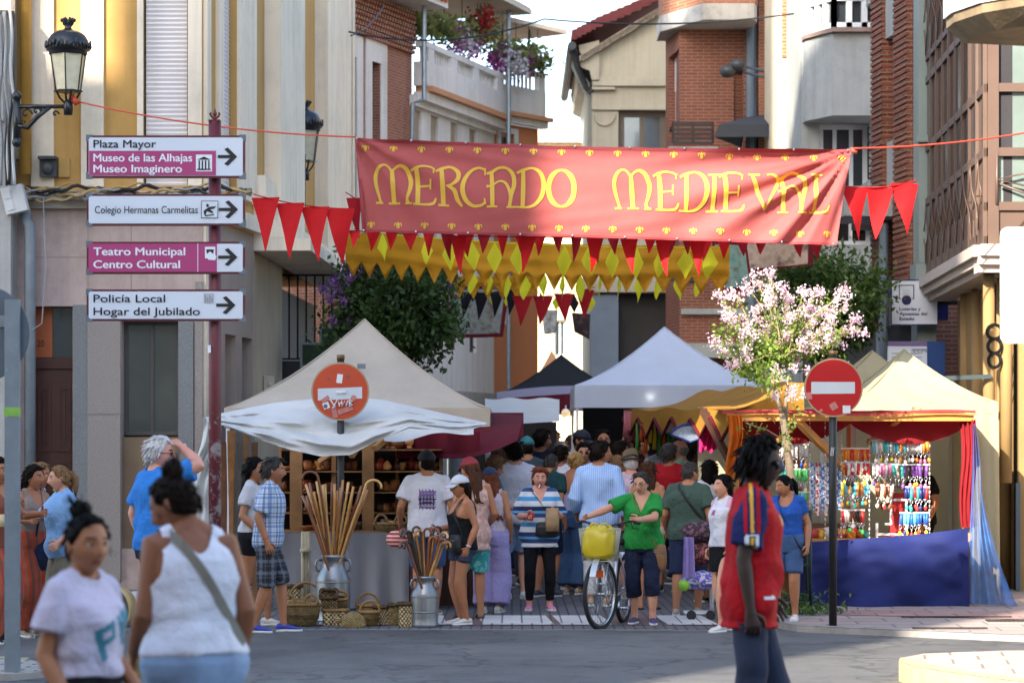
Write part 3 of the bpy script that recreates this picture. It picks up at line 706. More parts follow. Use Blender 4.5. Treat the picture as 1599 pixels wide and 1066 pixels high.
m = MB(); a, c = s_(1047), s_(1108); rail_mesh((a, -.9, 0), (c, -.9, 0), zq(235), zq(200), .35, .05, m)
for z in np.linspace(zq(232), zq(204), 5): m.bar((a, -.9, z), (c, -.9, z), .05, .06)
m.bar((a, -.9, zq(205)), (a, .0, zq(205)), .05); KB.put(m, 'balcony_railing', M('dark wood rail', '#33241f', .6)); KB.box('balcony_slab', conc, a - .1, c + .1, zq(262), zq(238), 0, 1.0)
m = MB(); xa, xb = s_(1104), s_(1212)
m.add([(xa, -1.9, zq(232)), (xb, -1.9, zq(232)), (xb, -1.9, zq(213)), (xa + .1, -1.9, zq(213)), (xa + .8, -.1, zq(184)), (xb, -.1, zq(178)), (xb, -.1, zq(232)), (xa + .7, -.1, zq(232))],
      [(0, 1, 2, 3), (3, 2, 5, 4), (0, 3, 4, 7), (1, 6, 5, 2)]); KB.put(m, 'awning', Mcloth('charcoal awning', '#43474d', .05))
for p0, p1, y0, y1 in ((1045, 1058, 420, 440), (1068, 1090, 405, 440)): KB.pbox('louvre', M('dark louvre', '#2c2a2c', .6), p0, y0, p1, y1, .003, .06)
KB.pbox('cornice', conc, 1040, 538, 1216, 560, 0, .7); KB.pbox('band', conc, 1064, 482, 1216, 491, 0, .1)
m = MB()   # twin outdoor spotlights on a bracket
for zz in (118, 127): m.tube([(s_(1212), -.16, zq(zz)), (s_(1150), -1.3, zq(zz))], .03, 6)
for px, py in ((1128, 127), (1143, 118)): m.ball((s_(px), -1.35, zq(py)), (.16, .2, .13)); m.bar((s_(px), -1.3, zq(py)), (s_(1150), -1.3, zq(122)), .04)
KB.put(m, 'spotlight', M('dark lamp body', '#3a3d40', .5))
PB = Bld('house_pier', 'sunlit cream and brick wall end between the brick house and the grey bay', (X(1219, 48), 48), (X(1251, 48), 48))
PB.wall(0, PB.L, 0, 15, [], M('cream pier', '#d2c3a5', .85, .08, 1), 'wall', .1, 3)
PB.pbox('brick_face', MATS['orange brick'], 1221, -250, 1240, 90, 0, .04)
PB.pbox('grey_face', M('pier grey', '#a9adab', .9), 1221, 205, 1249, 700, 0, .03)
QB = Bld('grey_apartment_house', 'grey concrete apartment house with a cantilevered bay and white windows', (X(1252, 45.5), 45.5), (X(1374, 45.5), 45.5))
s_ = QB.S; ze = lambda py: Zp(py, 45.5)
QB.wall(0, QB.L, 0, 15, [(s_(1280), s_(1358), ze(320), ze(192)), (s_(1300), s_(1362), ze(382), ze(325)), (s_(1268), s_(1362), ze(58), ze(-70))], conc, 'wall', .3, 5)
QB.window(s_(1280), s_(1358), ze(320), ze(192), white_fr, G2, .26, 2, 0, .09); QB.window(s_(1300), s_(1362), ze(382), ze(325), white_fr, G, .26, 1, 0, .08)
QB.window(s_(1268), s_(1362), ze(58), ze(-70), white_fr, G, .26, 3, 1, .09, None, shut_w, .45)
bayp = [(s_(1254), .0), (s_(1256), -.25), (s_(1290), -1.0), (s_(1363), -1.0), (s_(1363), .0)]
m = MB(); prism_xy(m, bayp, ze(192), ze(66)); QB.put(m, 'bay', M('bay concrete', '#a3a6a3', .9, .10, 1.2, .3, 60, dirt='#8a8c88'))
m = MB(); prism_xy(m, [(s_(1252), .0), (s_(1253), -.3), (s_(1289), -1.12), (s_(1365), -1.12), (s_(1365), .0)], ze(65.5), ze(59)); QB.put(m, 'bay_sill', M('brown sill', '#8a7468', .7))
m = MB()
wp = [(s_(1262), -.28), (s_(1292), -.93), (s_(1362), -.93)]
for (xa, ya), (xb, yb) in zip(wp, wp[1:]):
 n = 3
 for k in range(n + 1):
  x = xa + (xb - xa) * k / n; y = ya + (yb - ya) * k / n; m.bar((x, y, ze(59)), (x, y, ze(-60)), .1)
 for z in (ze(54), ze(12)): m.bar((xa, ya, z), (xb, yb, z), .1, .1)
wf = QB.put(m, 'bay_window', white_fr)
m = MB()
for (xa, ya), (xb, yb) in zip(wp, wp[1:]): m.add([(xa, ya + .05, ze(58)), (xb, yb + .05, ze(58)), (xb, yb + .05, ze(-60)), (xa, ya + .05, ze(-60))], [(0, 1, 2, 3)])
QB.put(m, 'pane', G2, wf)
QB.pbox('balcony_slab', conc, 1341, 8, 1376, 26, 0, 1.3)
m = MB(); rail_mesh((s_(1345), -.9, 0), (s_(1374), -.9, 0), ze(290), ze(210), .2, .03, m)
for z in np.linspace(ze(280), ze(220), 6): m.bar((s_(1345), -.9, z), (s_(1374), -.9, z), .05, .03)
QB.put(m, 'balcony_railing', dark_iron); QB.pbox('balcony_slab', conc, 1342, 292, 1376, 330, 0, 1.1); QB.pbox('balcony_light', M('ochre box', '#b98a45', .6), 1352, 283, 1374, 291, .9, 1.12)
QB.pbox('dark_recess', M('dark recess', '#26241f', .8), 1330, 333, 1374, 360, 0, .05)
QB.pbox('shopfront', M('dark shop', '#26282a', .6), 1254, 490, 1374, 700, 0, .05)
QB.pbox('fascia', conc, 1254, 440, 1374, 486, 0, .2)
m = MB(); m.tube([(s_(1371), -.3, 0), (s_(1371), -.3, ze(345))], .08, 10); QB.put(m, 'downpipe', MATS['blue grey pipe'])
RB = Bld('brick_house', 'narrow brick house with ribbed brick piers and a white shutter right of the banner', (X(1376, 39), 39), (X(1434, 37), 37))
s_ = RB.S; zr = lambda py: Zp(py, 38)
RB.wall(0, RB.L, 0, 13, [(s_(1399), s_(1413), zr(225), zr(52)), (s_(1376.5), s_(1384), zr(225), zr(-60))], brk_d, 'wall', .25, 5)
RB.window(s_(1399), s_(1413), zr(225), zr(52), M('dark frame', '#2e2a28', .6), G, .2, 0, 0, .04, None, shut_w, .75)
m = MB();
for p0, p1 in ((1378, 1395), (1413.5, 1434)):
 m = MB(); z = 3.6; k = 0
 while z < 12.8:
  e = .0 if k % 2 else .022
  m.box(s_(p0) - e * .6, -.16 - e, z, s_(p1) + e * .6, -.002, z + (.054 if e else .034)); z += .054 if e else .034; k += 1
 RB.put(m, 'brick_pier', brk_d)
RB.pbox('panel', conc, 1386, -60, 1413, 51, 0, .12); RB.pbox('panel', conc, 1386, 227, 1413, 288, 0, .10)
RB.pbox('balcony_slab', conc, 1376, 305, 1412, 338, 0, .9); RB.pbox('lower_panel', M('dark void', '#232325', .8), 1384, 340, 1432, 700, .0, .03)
m = MB(); m.tube([(s_(1406), -.25, 0), (s_(1406), -.25, zr(350))], .07, 10); RB.put(m, 'downpipe', MATS['blue grey pipe'])
purp = M('gallery metal', '#5c483d', .45, .08, 2, spec=.5); grn = M('green grey iron', '#86928c', .5, .08, 2)
ochre_d = M('ochre ground floor', '#8b6f45', .85, .15, 1.2, .2)
trimw = M('warm stone trim', '#b3a69c', .8, .08, 2)
GA = (X(1448, 36.4), 36.4); GBp = (X(1541, 30.3), 30.3); GC = (GBp[0] + 3.2, 30.3)
HB = Bld('gallery_house', 'corner house with a purple brown glazed gallery over an ochre ground floor', GA, GBp)
H2 = Bld('', '', (GBp[0] + .003, GBp[1]), GC, root=HB)
zg = [4.22, 4.62, 5.26, 6.02, 6.98, 7.3, 8.2, 9.4]
for hb_, n in ((HB, 9), (H2, 2)):
 L = hb_.L
 m = MB(); m.box(.02, .06, zg[0], L, .3, zg[-1]); hb_.put(m, 'gallery_backing', M('gallery inside', '#2d2b2e', .9))
 m = MB(); y = -.02
 fw = .045 if n > 3 else .17; pr = .015 if n > 3 else .05
 for z in zg: m.box(0, y - pr, z - .05, L, y + .05, z + .05)
 for k in range(n + 1):
  x = L * k / n; wv = fw * (1.5 if k % 4 == 0 else 1) * .5; m.box(max(0, x - wv), y - pr - .008, zg[0] - .06, min(L, x + wv), y + .062, zg[-1])
 m.box(0.01, y - .012, zg[0], L - .01, y + .03, zg[1])
 fr = hb_.put(m, 'gallery_frame', purp)
 g = MB()
 for k in range(n):
  for j in range(1, len(zg) - 1):
   x0, x1 = L * k / n + fw * .5, L * (k + 1) / n - fw * .5; t = (RNG.rand() - .5) * .02
   g.add([(x0, y + .01 + t, zg[j] + .05), (x1, y + .01 - t, zg[j] + .05), (x1, y + .01 - t, zg[j + 1] - .05), (x0, y + .01 + t, zg[j + 1] - .05)], [(0, 1, 2, 3)])
 hb_.put(g, 'pane', M('gallery glass', '#151c22', .12, .4, 2, spec=.25) if n > 3 else Mglass('blind glass', '#6f7c76', .08, .3), fr)
 m = MB()    # ornamental ironwork in front of the lower and the upper tier
 tiers = [(zg[1] + .02, zg[2] - .04)] if n < 4 else [(zg[1] - .25, zg[2] - .04), (zg[5], zg[6])]
 for (z0, z1) in tiers:
  for k in range(n):
   x0, x1 = L * k / n + fw * .6, L * (k + 1) / n - fw * .6; xm = (x0 + x1) / 2; zm = (z0 + z1) / 2; yy = y - pr - .022
   r = .009 if n > 3 else .018
   for sx in (-1, 1):
    h = (x1 - x0) / 2
    m.tube([(xm, yy, z1), (xm + sx * h * .35, yy, zm + (z1 - zm) * .35), (xm + sx * h, yy, zm), (xm + sx * h * .35, yy, zm - (zm - z0) * .35), (xm, yy, z0)], r, 5)
    if n < 4:
     m.tube([(xm, yy, z1 - .03), (xm + sx * h * .12, yy, zm + .2), (xm + sx * h * .38, yy, zm - .02), (xm + sx * h * .25, yy, zm - .13), (xm + sx * h * .1, yy, zm - .06), (xm + sx * h * .2, yy, zm - .01)], r, 5)
     m.tube([(xm + sx * h, yy, z1), (xm + sx * h, yy, z0)], r, 5)
     m.tube([(xm, yy, z0), (xm + sx * h * .5, yy, z0 + .12), (xm + sx * h * .95, yy, zm - .05)], r * .8, 5)
 hb_.put(m, 'ironwork', purp, smooth=True)
 m = MB()
 for (z0, z1, o1) in ((4.03, 4.165, .16), (3.93, 4.027, .10), (3.84, 3.927, .02)): m.box(0 if n > 3 else -.1, -o1, z0, L, .3, z1)
 hb_.put(m, 'cornice', trimw)
m = MB()
for k in range(3): m.box(HB.L * (.86 + .05 * k), -.09, 4.3, HB.L * (.86 + .05 * k) + .04, -.08, 4.5)
HB.put(m, 'rosette', purp)
G3 = Bld('', '', (GA[0] + .35, GA[1] - .5), (GBp[0] + .45, GBp[1] + .35), root=HB)
G3.wall(0, G3.L, 0, 3.84, [(G3.L * .06, G3.L * .22, .1, 2.9), (G3.L * .60, G3.L * .72, .1, 2.9)], ochre_d, 'wall', .25, 4)
for a, c in ((.06, .22), (.60, .72)): G3.window(G3.L * a, G3.L * c, .1, 2.9, M('dark shop frame', '#4b4a48', .5), G, .2, 0, 1, .06)
for k in range(4):
 x = G3.L * (.30 + .2 * k); m = MB(); m.tube([(x, -.1, .06), (x, -.1, 3.83)], .085, 12); G3.put(m, 'column', ochre_d, smooth=True)
G4 = Bld('', '', (GBp[0] + .46, GBp[1] + .35), (GBp[0] + 5, GBp[1] + .35), root=HB)
G4.wall(0, G4.L, 0, 3.84, [(G4.S(1588), G4.L - .2, .07, 3.3)], ochre_d, 'wall', .25, 4); G4.window(G4.S(1588), G4.L - .2, .07, 3.3, dark_iron, Mglass('black pane', '#0d0f11', .1), .2, 2, 0, .08)
G4.box('plinth', M('blue grey plinth', '#4d5a63', .8, .1, 2), 0, G4.S(1586), .06, 1.35, 0, .04)
for px in (1543, 1570):
 m = MB(); m.tube([(G4.S(px), -.06, 1.35), (G4.S(px), -.06, 3.83)], .07, 12); G4.put(m, 'column', ochre_d, smooth=True)
m = MB(); xx = G4.S(1550)   # scrolled iron ornament and little lamp
for k in range(3): m.tube([(xx + .09 * math.cos(t) * (1 - .1 * k), -.14, 3.15 - .17 * k + .085 * math.sin(t)) for t in np.linspace(0, 2 * math.pi, 14)], .02, 6)
G4.put(m, 'iron_ornament', dark_iron)
m = MB(); m.bar((xx - .05, -.15, 2.62), (xx - .85, -.4, 2.58), .05); m.lathe([(.03, .28), (.07, .24), (.13, .05), (.10, 0)], (xx - .55, -.35, 2.28), 8); G4.put(m, 'wall_lamp', M('verdigris lamp', '#3f4a4b', .5))
m = MB(); pxs = X(1440, 36.6); zz0 = 3.2     # green grey iron pier
m.box(pxs - .09, 36.3, 4.4, pxs + .09, 36.8, 13); m.box(pxs + .10, 36.32, 4.4, pxs + .16, 36.8, 13); m.box(pxs - .14, 36.24, 4.15, pxs + .16, 36.8, 4.39); m.box(pxs - .12, 36.27, .06, pxs + .15, 36.8, 4.14); m.box(pxs - .13, 36.2, 6.1, pxs + .13, 36.29, 6.2)
for k in range(5): m.box(pxs - .09 + k * .045, 36.255, 2.6, pxs - .07 + k * .045, 36.27, 4.1)
o = m.build('iron_pier', grn); recenter(o, (pxs, 36.3, .06)); tag(o, 'pale green grey fluted iron pier left of the glazed gallery', 'pier')
NB = Bld('corner_house', 'near corner house of which only a sunlit rounded balcony shows at the top right', (4.7, 17.4), (12, 17.4))
NB.wall(0, NB.L, 0, 14, [(1.2, 2.6, 4.9, 7.2)], M('cream near', '#cfc4ad', .9, .06, 1), 'wall', .2, .9); NB.window(1.2, 2.6, 4.9, 7.2, white_fr, G, .18, 1, 0, .07)
yb = 17.0 - 17.4
def arc(o): return [(-1.75 - o, .0), (-1.74 - o, -.25), (-1.62 - o, -.62), (-1.3 - o * .8, -1.0 - o), (-.6, -1.15 - o), (4, -1.2 - o), (4, 0)]
m = MB(); zb_ = Zp(50, 16.2) + .22
rings = [[(x * .72 + .25, y * .55, zb_ - .13) for x, y in arc(0)], [(x * .93, y * .85, zb_ - .10) for x, y in arc(0)], [(x, y, zb_) for x, y in arc(0)], [(x, y, zb_ + .06) for x, y in arc(.0)]]
m.loft(rings[::1]); NB.put(m, 'balcony_slab', M('weathered soffit', '#8d7a5e', .9, .25, 2, .4, 30, dirt='#5e5140'))
m = MB(); m.loft([[(x, y, zb_ + .065) for x, y in arc(.02)], [(x, y, zb_ + 1.1) for x, y in arc(.02)]]); NB.put(m, 'balcony_parapet', M('white parapet', '#e0ddd6', .8, .04))
m = MB(); m.box(-1.05, -1.22, zb_ + .13, -.72, -1.0, zb_ + .6);
for k in range(5): m.box(-1.04 + .065 * k, -1.235, zb_ + .135, -1.0 + .065 * k, -1.221, zb_ + .6)
NB.put(m, 'brick_inset', MATS['orange brick'])
occ = M('ochre far wall', '#b8a58a', .9, .1, .3)
def block(label, u0, u1, h, y0=-6.0, dep=.8):  # unseen block added behind the camera, outline shaped to cut the sunlight
 m = MB(); m.box(u0, y0 - dep, 0, u1, y0, h)
 n = max(1, int((u1 - u0) / 2.6))
 root = m.build('tall_house', occ); recenter(root, ((u0 + u1) / 2, y0, 0)); tag(root, label, 'building')
 wm = MB()
 for i in range(n):
  for j in range(int(h / 3.2)):
   x = u0 + (i + .5) * (u1 - u0) / n - (u0 + u1) / 2; wm.box(x - .5, .0, 1.0 + j * 3.2, x + .5, .06, 2.6 + j * 3.2)
 wm.build('window', G2, root)
 return root
block('low house across the junction on the near side behind the viewpoint', -13.9, 14, 15.6)
block('mid height house next to the low one behind the viewpoint', -16.25, -13.95, 23.0)
block('slightly taller house left of the mid height one behind the viewpoint', -17.2, -16.3, 24.2)
block('house between the tall one and the slightly taller one behind the viewpoint', -19.55, -17.25, 25.8)
th = block('tall house left of the mid height one behind the viewpoint', -23.5, -19.6, 45.0)
m = MB(); m.box(1.96, -.8, 28, 4.98, 0, 45); m.build('jettied_storey', occ, th)  # overhang added to keep the sun off the gallery's left face
block('slender tall house behind the viewpoint with the notch in the roofline', -26.2, -23.55, 43.0)
block('lower wing between two tall houses behind the viewpoint', -27.3, -26.25, 31.0)
block('high house beside the lower wing behind the viewpoint', -30.6, -27.35, 49.0)
block('tallest house at the far left behind the viewpoint', -46, -30.65, 56.0)
lampg = M('frosted lamp glass', '#cfc7ab', .25, .12, 9)
lblk = M('lantern black', '#22262a', .38, .2, 6, metal=.4, coat=.3)
def lantern(label, px, py_top, py_bot, Y, hook, side):
 """ornate lantern on a scrolled bracket; side -1 wall on its left, +1 wall on its right"""
 k = (py_bot - py_top) / 148.0 * 148 * Y / F; c = P(px, py_bot, Y); H = k
 t = thing('wall_lantern', label, 'lantern', c, 0, 'ornate wall lanterns')
 m = MB(); m.lathe([(.045, .985 * H), (.05, .93 * H), (.035, .90 * H), (.07, .87 * H), (.14, .85 * H), (.20, .80 * H), (.235, .73 * H), (.25, .65 * H), (.255, .60 * H), (.225, .59 * H), (.225, .555 * H), (.215, .54 * H)], n=24, cap=False)
 m.build('dome', lblk, t, True)
 m = MB()
 for i in range(6):
  a = i * math.pi / 3; m.ball((.05 * math.cos(a), .05 * math.sin(a), .985 * H), (.02, .02, .05), 6, 5)
  m.ball((.075 * math.cos(a), .075 * math.sin(a), 1.0 * H), (.018, .018, .025), 6, 5)
 m.build('finial', lblk, t, True)
 m = MB()
 for i in range(30):
  a = i * 2 * math.pi / 30; big = i % 5 == 0; r = .258
  m.ball((r * math.cos(a), r * math.sin(a), (.655 if not big else .68) * H), (.018, .018, .05 if big else .035), 6, 5)
 m.build('crown_rim', lblk, t, True)
 r1, r0, z1, z0 = .215, .15, .54 * H, .06 * H
 g = MB(); g.loft([[(r * math.cos(a), r * math.sin(a), z) for a in [i * math.pi / 3 + .52 for i in range(6)]] for r, z in ((r0 - .006, z0), (r1 - .006, z1))], cap=False); g.build('lamp_glass', lampg, t)
 m = MB()
 for i in range(6):
  a = i * math.pi / 3 + .52; m.bar((r0 * math.cos(a), r0 * math.sin(a), z0), (r1 * math.cos(a), r1 * math.sin(a), z1), .014)
 m.lathe([(r0 - .01, z0 - .012), (r0 + .02, z0 - .008), (r0 + .02, z0 + .008), (r0 - .01, z0 + .01)], n=6)
 for i in range(4):
  a = i * math.pi / 2 + .4; m.tube([(r0 * .95 * math.cos(a), r0 * .95 * math.sin(a), z0), (.10 * math.cos(a), .10 * math.sin(a), -.03 * H), (.04 * math.cos(a), .04 * math.sin(a), -.10 * H), (0, 0, -.13 * H)], .014, 6)
 m.build('lamp_frame', lblk, t)
 m = MB(); sd = side; zz = -.14 * H; Lb = abs(hook) * Y / F
 m.lathe([(.05, -.1), (.06, 0), (.045, .06), (.03, .08)], (0, 0, zz), 10)
 m.tube([(0, 0, zz), (sd * Lb, 0, zz)], .025, 8)
 m.tube([(sd * Lb * .35, 0, zz), (sd * Lb * .6, 0, zz - .12), (sd * Lb * .8, 0, zz - .25), (sd * Lb, 0, zz - .22)], .028, 8)
 m.tube([(sd * Lb, .02, zz - .42), (sd * Lb, .02, zz + .12)], .05, 8); m.ball((sd * Lb, 0, zz + .12), .06); m.ball((sd * Lb, 0, zz - .42), .06)
 for (cx, cz, r, tn) in ((.82, -.09, .075, 1.6), (.62, -.06, .055, 1.5), (.5, -.04, .035, 1.4), (.9, -.19, .04, 1.4), (.25, -.09, .045, 1.3)):
  m.tube([(sd * Lb * cx + r * (1 - .09 * q) * math.cos(q * .5), 0, zz + cz + r * (1 - .09 * q) * math.sin(q * .5)) for q in range(int(tn * 10))], .012, 5)
 m.build('bracket', lblk, t, True)
 return t
lantern('big black crowned lantern on a scrolled bracket at the upper left', 107, 32, 150, 30.0, 80, -1)
lantern('black lantern half hidden behind the white pilaster left of the banner', 478, 160, 258, 39.6, 30, -1)
maroon = M('maroon paint', '#5e1f28', .4, .15, 5)
def Mpostworn():
 g = newmat('worn maroon post'); z = g.xyz()[2]
 n = g.noise(7, 8, rough=.75); band = g.ramp(z, [(.0, (.0, 0, 0, 1)), (1, (1, 1, 1, 1))])
 band.color_ramp.elements[0].position = .0
 lo = g.math('LESS_THAN', z, 2.05)
 r = g.ramp(n, [(.50, (0, 0, 0, 1)), (.56, (1, 1, 1, 1))])
 f = g.math('MULTIPLY', r.outputs[0], lo)
 c = g.mix(f, lin('#5e1f28'), lin('#8f8788'))
 g.l(c, g.b.inputs['Base Color']); g.b.inputs['Roughness'].default_value = .5
 g.bump(n, .15)
 return g.m
YS = 22.0
sgn_white = M('sign white', '#cdd6e2', .35, .03, 2); sgn_mag = M('sign magenta', '#a63f74', .35, .04, 2); ink = M('sign ink', '#15171c', .5, .05)
sgn_wtxt = M('sign white text', '#dde3ec', .4, .03)
tpost = thing('direction_sign', 'maroon direction post with four white and magenta town signs', 'direction sign', (X(336, YS), YS, 0))
def lx(px): return X(px, YS) - tpost.location.x
def lz(py): return Zp(py, YS)
m = MB(); m.tube([(0, 0, 0), (0, 0, lz(190))], .054, 20, cap=True); m.build('post', Mpostworn(), tpost, True)
m = MB(); m.box(-.05, -.05, lz(190), .05, .05, lz(188)); m.lathe([(.012, lz(189)), (.02, lz(185)), (.012, lz(182)), (.02, lz(178)), (.004, lz(170))], n=8)
for sx in (-1, 1): m.tube([(0, 0, lz(186)), (sx * .03, 0, lz(182)), (sx * .042, 0, lz(178)), (sx * .03, 0, lz(176))], .009, 6)
m.build('finial', maroon, tpost)
def rrect(x0, x1, z0, z1, r, n=5):
 pts = []
 for cx, cz, a0 in ((x1 - r, z1 - r, 0), (x0 + r, z1 - r, 90), (x0 + r, z0 + r, 180), (x1 - r, z0 + r, 270)):
  for i in range(n + 1): a = R(a0 + 90 * i / n); pts.append((cx + r * math.cos(a), cz + r * math.sin(a)))
 return pts
def panel(y0, y1, rows, mag, arrow, skew=0):
 p = MB(); a, c = lx(139), lx(385); z0, z1 = lz(y1), lz(y0)
 p.prism(rrect(a, c, z0, z1, .035), -.105, -.06); fr = p.build('sign_panel', M('sign frame maroon', '#5b2630', .35), tpost)
 for cx_, sx in ((a, 1), (c, -1)):
  for cz_, sz in ((z0, 1), (z1, -1)): p = MB(); p.prism([(cx_ - sx * .006, cz_ - sz * .006), (cx_ + sx * .05, cz_ - sz * .006), (cx_ + sx * .05, cz_ + sz * .012), (cx_ + sx * .012, cz_ + sz * .05), (cx_ - sx * .006, cz_ + sz * .05)], -.108, -.062); p.build('corner_clip', M('grey clip', '#646c76', .4), fr)
 p = MB(); p.prism(rrect(a + .018, c - .018, z0 + .018, z1 - .018, .02), -.109, -.106); p.build('sign_face', sgn_white, fr)
 if mag:
  p = MB(); x0, x1, ya, yb = mag; p.box(lx(x0), -.1125, lz(yb), lx(x1), -.1095, lz(ya)); p.build('magenta_field', sgn_mag, fr)
 for (s, x, yb, x2, hpx, white, bold) in rows:
  text_on(s, fr, lx(x), lz(yb), (x2 - x) * YS / F, hpx * YS / F, -.1136, sgn_wtxt if white else ink, bold)
 ax, ay = arrow; q = MB(); u = YS / F
 ar = [(-15, 2.4), (4, 2.4), (-5, 11.5), (0.5, 14), (15, 0), (0.5, -14), (-5, -11.5), (4, -2.4), (-15, -2.4)]
 q.prism([(lx(ax) + x * u, lz(ay) + z * u) for x, z in ar], -.114, -.1105); q.build('arrow', ink, fr)
 return fr
fr = panel(214, 280, [('Plaza Mayor', 150, 233, 247, 12.5, 0, .012), ('Museo de las Alhajas', 150, 254.5, 303, 12.5, 1, .022), ('Museo Imaginero', 150, 271.5, 287, 12.5, 1, .022)], (143, 340, 238, 276), (358, 247))
def icon_bg(fr, x0, y0, x1, y1, mat=None): p = MB(); p.box(lx(x0), -.1142, lz(y1), lx(x1), -.1127, lz(y0)); return p.build('icon', mat or sgn_wtxt, fr)
ib_ = icon_bg(fr, 309, 244, 334, 270)
p = MB(); u = YS / F
p.prism([(lx(311), lz(252)), (lx(332), lz(252)), (lx(321.5), lz(247))], -.1165, -.1145); p.box(lx(311), -.1165, lz(268), lx(332), -.1145, lz(266))
for k in range(4): p.box(lx(313 + k * 5), -.1165, lz(266), lx(315.2 + k * 5), -.1145, lz(253))
p.build('temple_symbol', ink, ib_)
fr = panel(305, 354, [('Colegio Hermanas Carmelitas', 152, 335, 312, 12, 0, .004)], None, (359.5, 329))
ib_ = icon_bg(fr, 317.5, 316, 343, 342, sgn_white)
p = MB(); q = lambda x, y: (lx(x), lz(y))
for (x0, y0, x1, y1) in ((317, 315.6, 343.4, 316.4), (317, 341.6, 343.4, 342.4)): p.box(lx(x0), -.1160, lz(y1), lx(x1), -.1145, lz(y0))
for (x0, x1) in ((317, 317.8), (342.6, 343.4)): p.box(lx(x0), -.1160, lz(342.4), lx(x1), -.1145, lz(315.6))
p.prism([q(321, 331), q(330, 325), q(341, 324), q(337, 328), q(331, 329), q(336, 333), q(335, 335), q(326, 332), q(324, 338), q(322, 338)], -.1165, -.1145)
p.prism([q(323, 338), q(337, 336), q(337, 338), q(323, 340)], -.1165, -.1145); p.ball((lx(327), -.1155, lz(323)), (.012, .001, .014)); p.build('school_symbol', ink, ib_)
fr = panel(379, 429, [('Teatro Municipal', 150, 400, 292, 12.5, 1, .022), ('Centro Cultural', 150, 420, 284, 12.5, 1, .022)], (142, 341.5, 382, 426), (358.5, 403))
p = MB(); p.box(lx(311.4), -.1138, lz(426), lx(312.4), -.1127, lz(382)); p.build('divider', sgn_wtxt, fr)
ib_ = icon_bg(fr, 323, 387, 339, 405); p = MB(); p.prism([(lx(325), lz(391)), (lx(337), lz(391)), (lx(336), lz(398)), (lx(331), lz(394)), (lx(326), lz(398))], -.1165, -.1145); p.build('stage_symbol', ink, ib_)
p = MB(); p.prism([(lx(326), lz(398)), (lx(341), lz(401)), (lx(339), lz(408)), (lx(328), lz(407))], -.1175, -.1148); p.build('sticker', sgn_wtxt, fr)
fr = panel(453, 502, [('Policía Local', 150, 473, 261, 12.5, 0, .010), ('Hogar del Jubilado', 150, 493, 315, 12.5, 0, .010)], None, (355.5, 477.5))
ib_ = icon_bg(fr, 321, 459, 337, 474, M('sticker grey', '#aeb2b8', .5)); p = MB()
for k in range(4): p.box(lx(323 + k * 3.4), -.1165, lz(472), lx(325 + k * 3.4), -.1145, lz(462 + (k % 2) * 4))
p.build('faded_symbol', M('pale ink', '#8c929c', .5), ib_)
m = MB(); m.tube([(lx(321), .0, lz(500)), (lx(321), .0, lz(345))], .02, 8);
m = MB(); m.prism([(lx(326), lz(551)), (lx(331), lz(551)), (lx(331), lz(539)), (lx(326), lz(539))], -.058, -.055); m.build('sticker', sgn_wtxt, tpost)
def no_entry(label, px, py, Y, gz, rpx, base_tint, stickers, Zpost):
 x = X(px, Y); t = thing('no_entry_sign', label, 'road sign', (x, Y, gz), 0, 'no entry signs either side of the crossing')
 zc = Zp(py, Y) - gz; r = rpx * Y / F; u = Y / F
 m = MB(); m.tube([(0, 0.045, 0), (0, .045, zc + r * 1.10)], .038, 14); m.build('post', M('black post paint', '#17181a', .5, .15, 10), t, True)
 m = MB(); m.tube([(0, .045, zc + r * 1.10), (0, .045, zc + r * 1.26)], .042, 12); m.build('post_cap', M('brass cap', '#6b5636', .5, .2, metal=.5), t, True)
 m = MB(); m.lathe([(r, -.012), (r * 1.0, .012)], n=48)
 m.v = [(v[0], v[2], v[1] + zc) for v in m.v]
 d = m.build('sign_plate', M('sign rim', '#a58f72', .5), t)
 def disc(rr, y, name, mat, par):
  q = MB(); n = 48; q.add([(rr * math.cos(2 * math.pi * i / n), y, zc + rr * math.sin(2 * math.pi * i / n)) for i in range(n)], [tuple(range(n))]); return q.build(name, mat, par)
 face = disc(r * .945, -.0145, 'sign_face', base_tint, d)
 b0, b1 = (-.76, .72) if 'left' not in label else (-.77, .75)
 q = MB(); bz = .0 if 'left' not in label else -.02
 tl = .0 if 'left' not in label else .03
 q.add([(b0 * r, -.017, zc - .215 * r + bz - tl * r), (b1 * r, -.017, zc - .20 * r + bz + tl * r), (b1 * r, -.017, zc + .19 * r + bz + tl * r), (b0 * r, -.017, zc + .195 * r + bz - tl * r)], [(0, 1, 2, 3)])
 q.build('white_bar', M('sign bar white', '#c3cbd3', .4, .04), d)
 for i, (dx, dy, w_, h_, col, rot) in enumerate(stickers):
  q = MB(); c_, s__ = math.cos(R(rot)), math.sin(R(rot)); pts = [(-w_, -h_), (w_, -h_), (w_, h_), (-w_, h_)]
  if w_ == h_ and w_ in (3.3, 4.4, 3.9): pts = [(w_ * math.cos(a), w_ * math.sin(a)) for a in np.linspace(0, 2 * math.pi, 14)[:-1]]
  yy = -.0185 - .0006 * i
  q.add([((dx + a * c_ - b_ * s__) * u, yy, zc + (-dy + a * s__ + b_ * c_) * u) for a, b_ in pts], [tuple(range(len(pts)))]); q.build('sticker', col, d)
 return t, d, zc, u
SW = M('sticker white', '#d5d8dc', .5, .05); SP = M('sticker pink', '#b5756f', .5, .2, 20); SG = M('sticker ink', '#5a5f6a', .5, .2, 40)
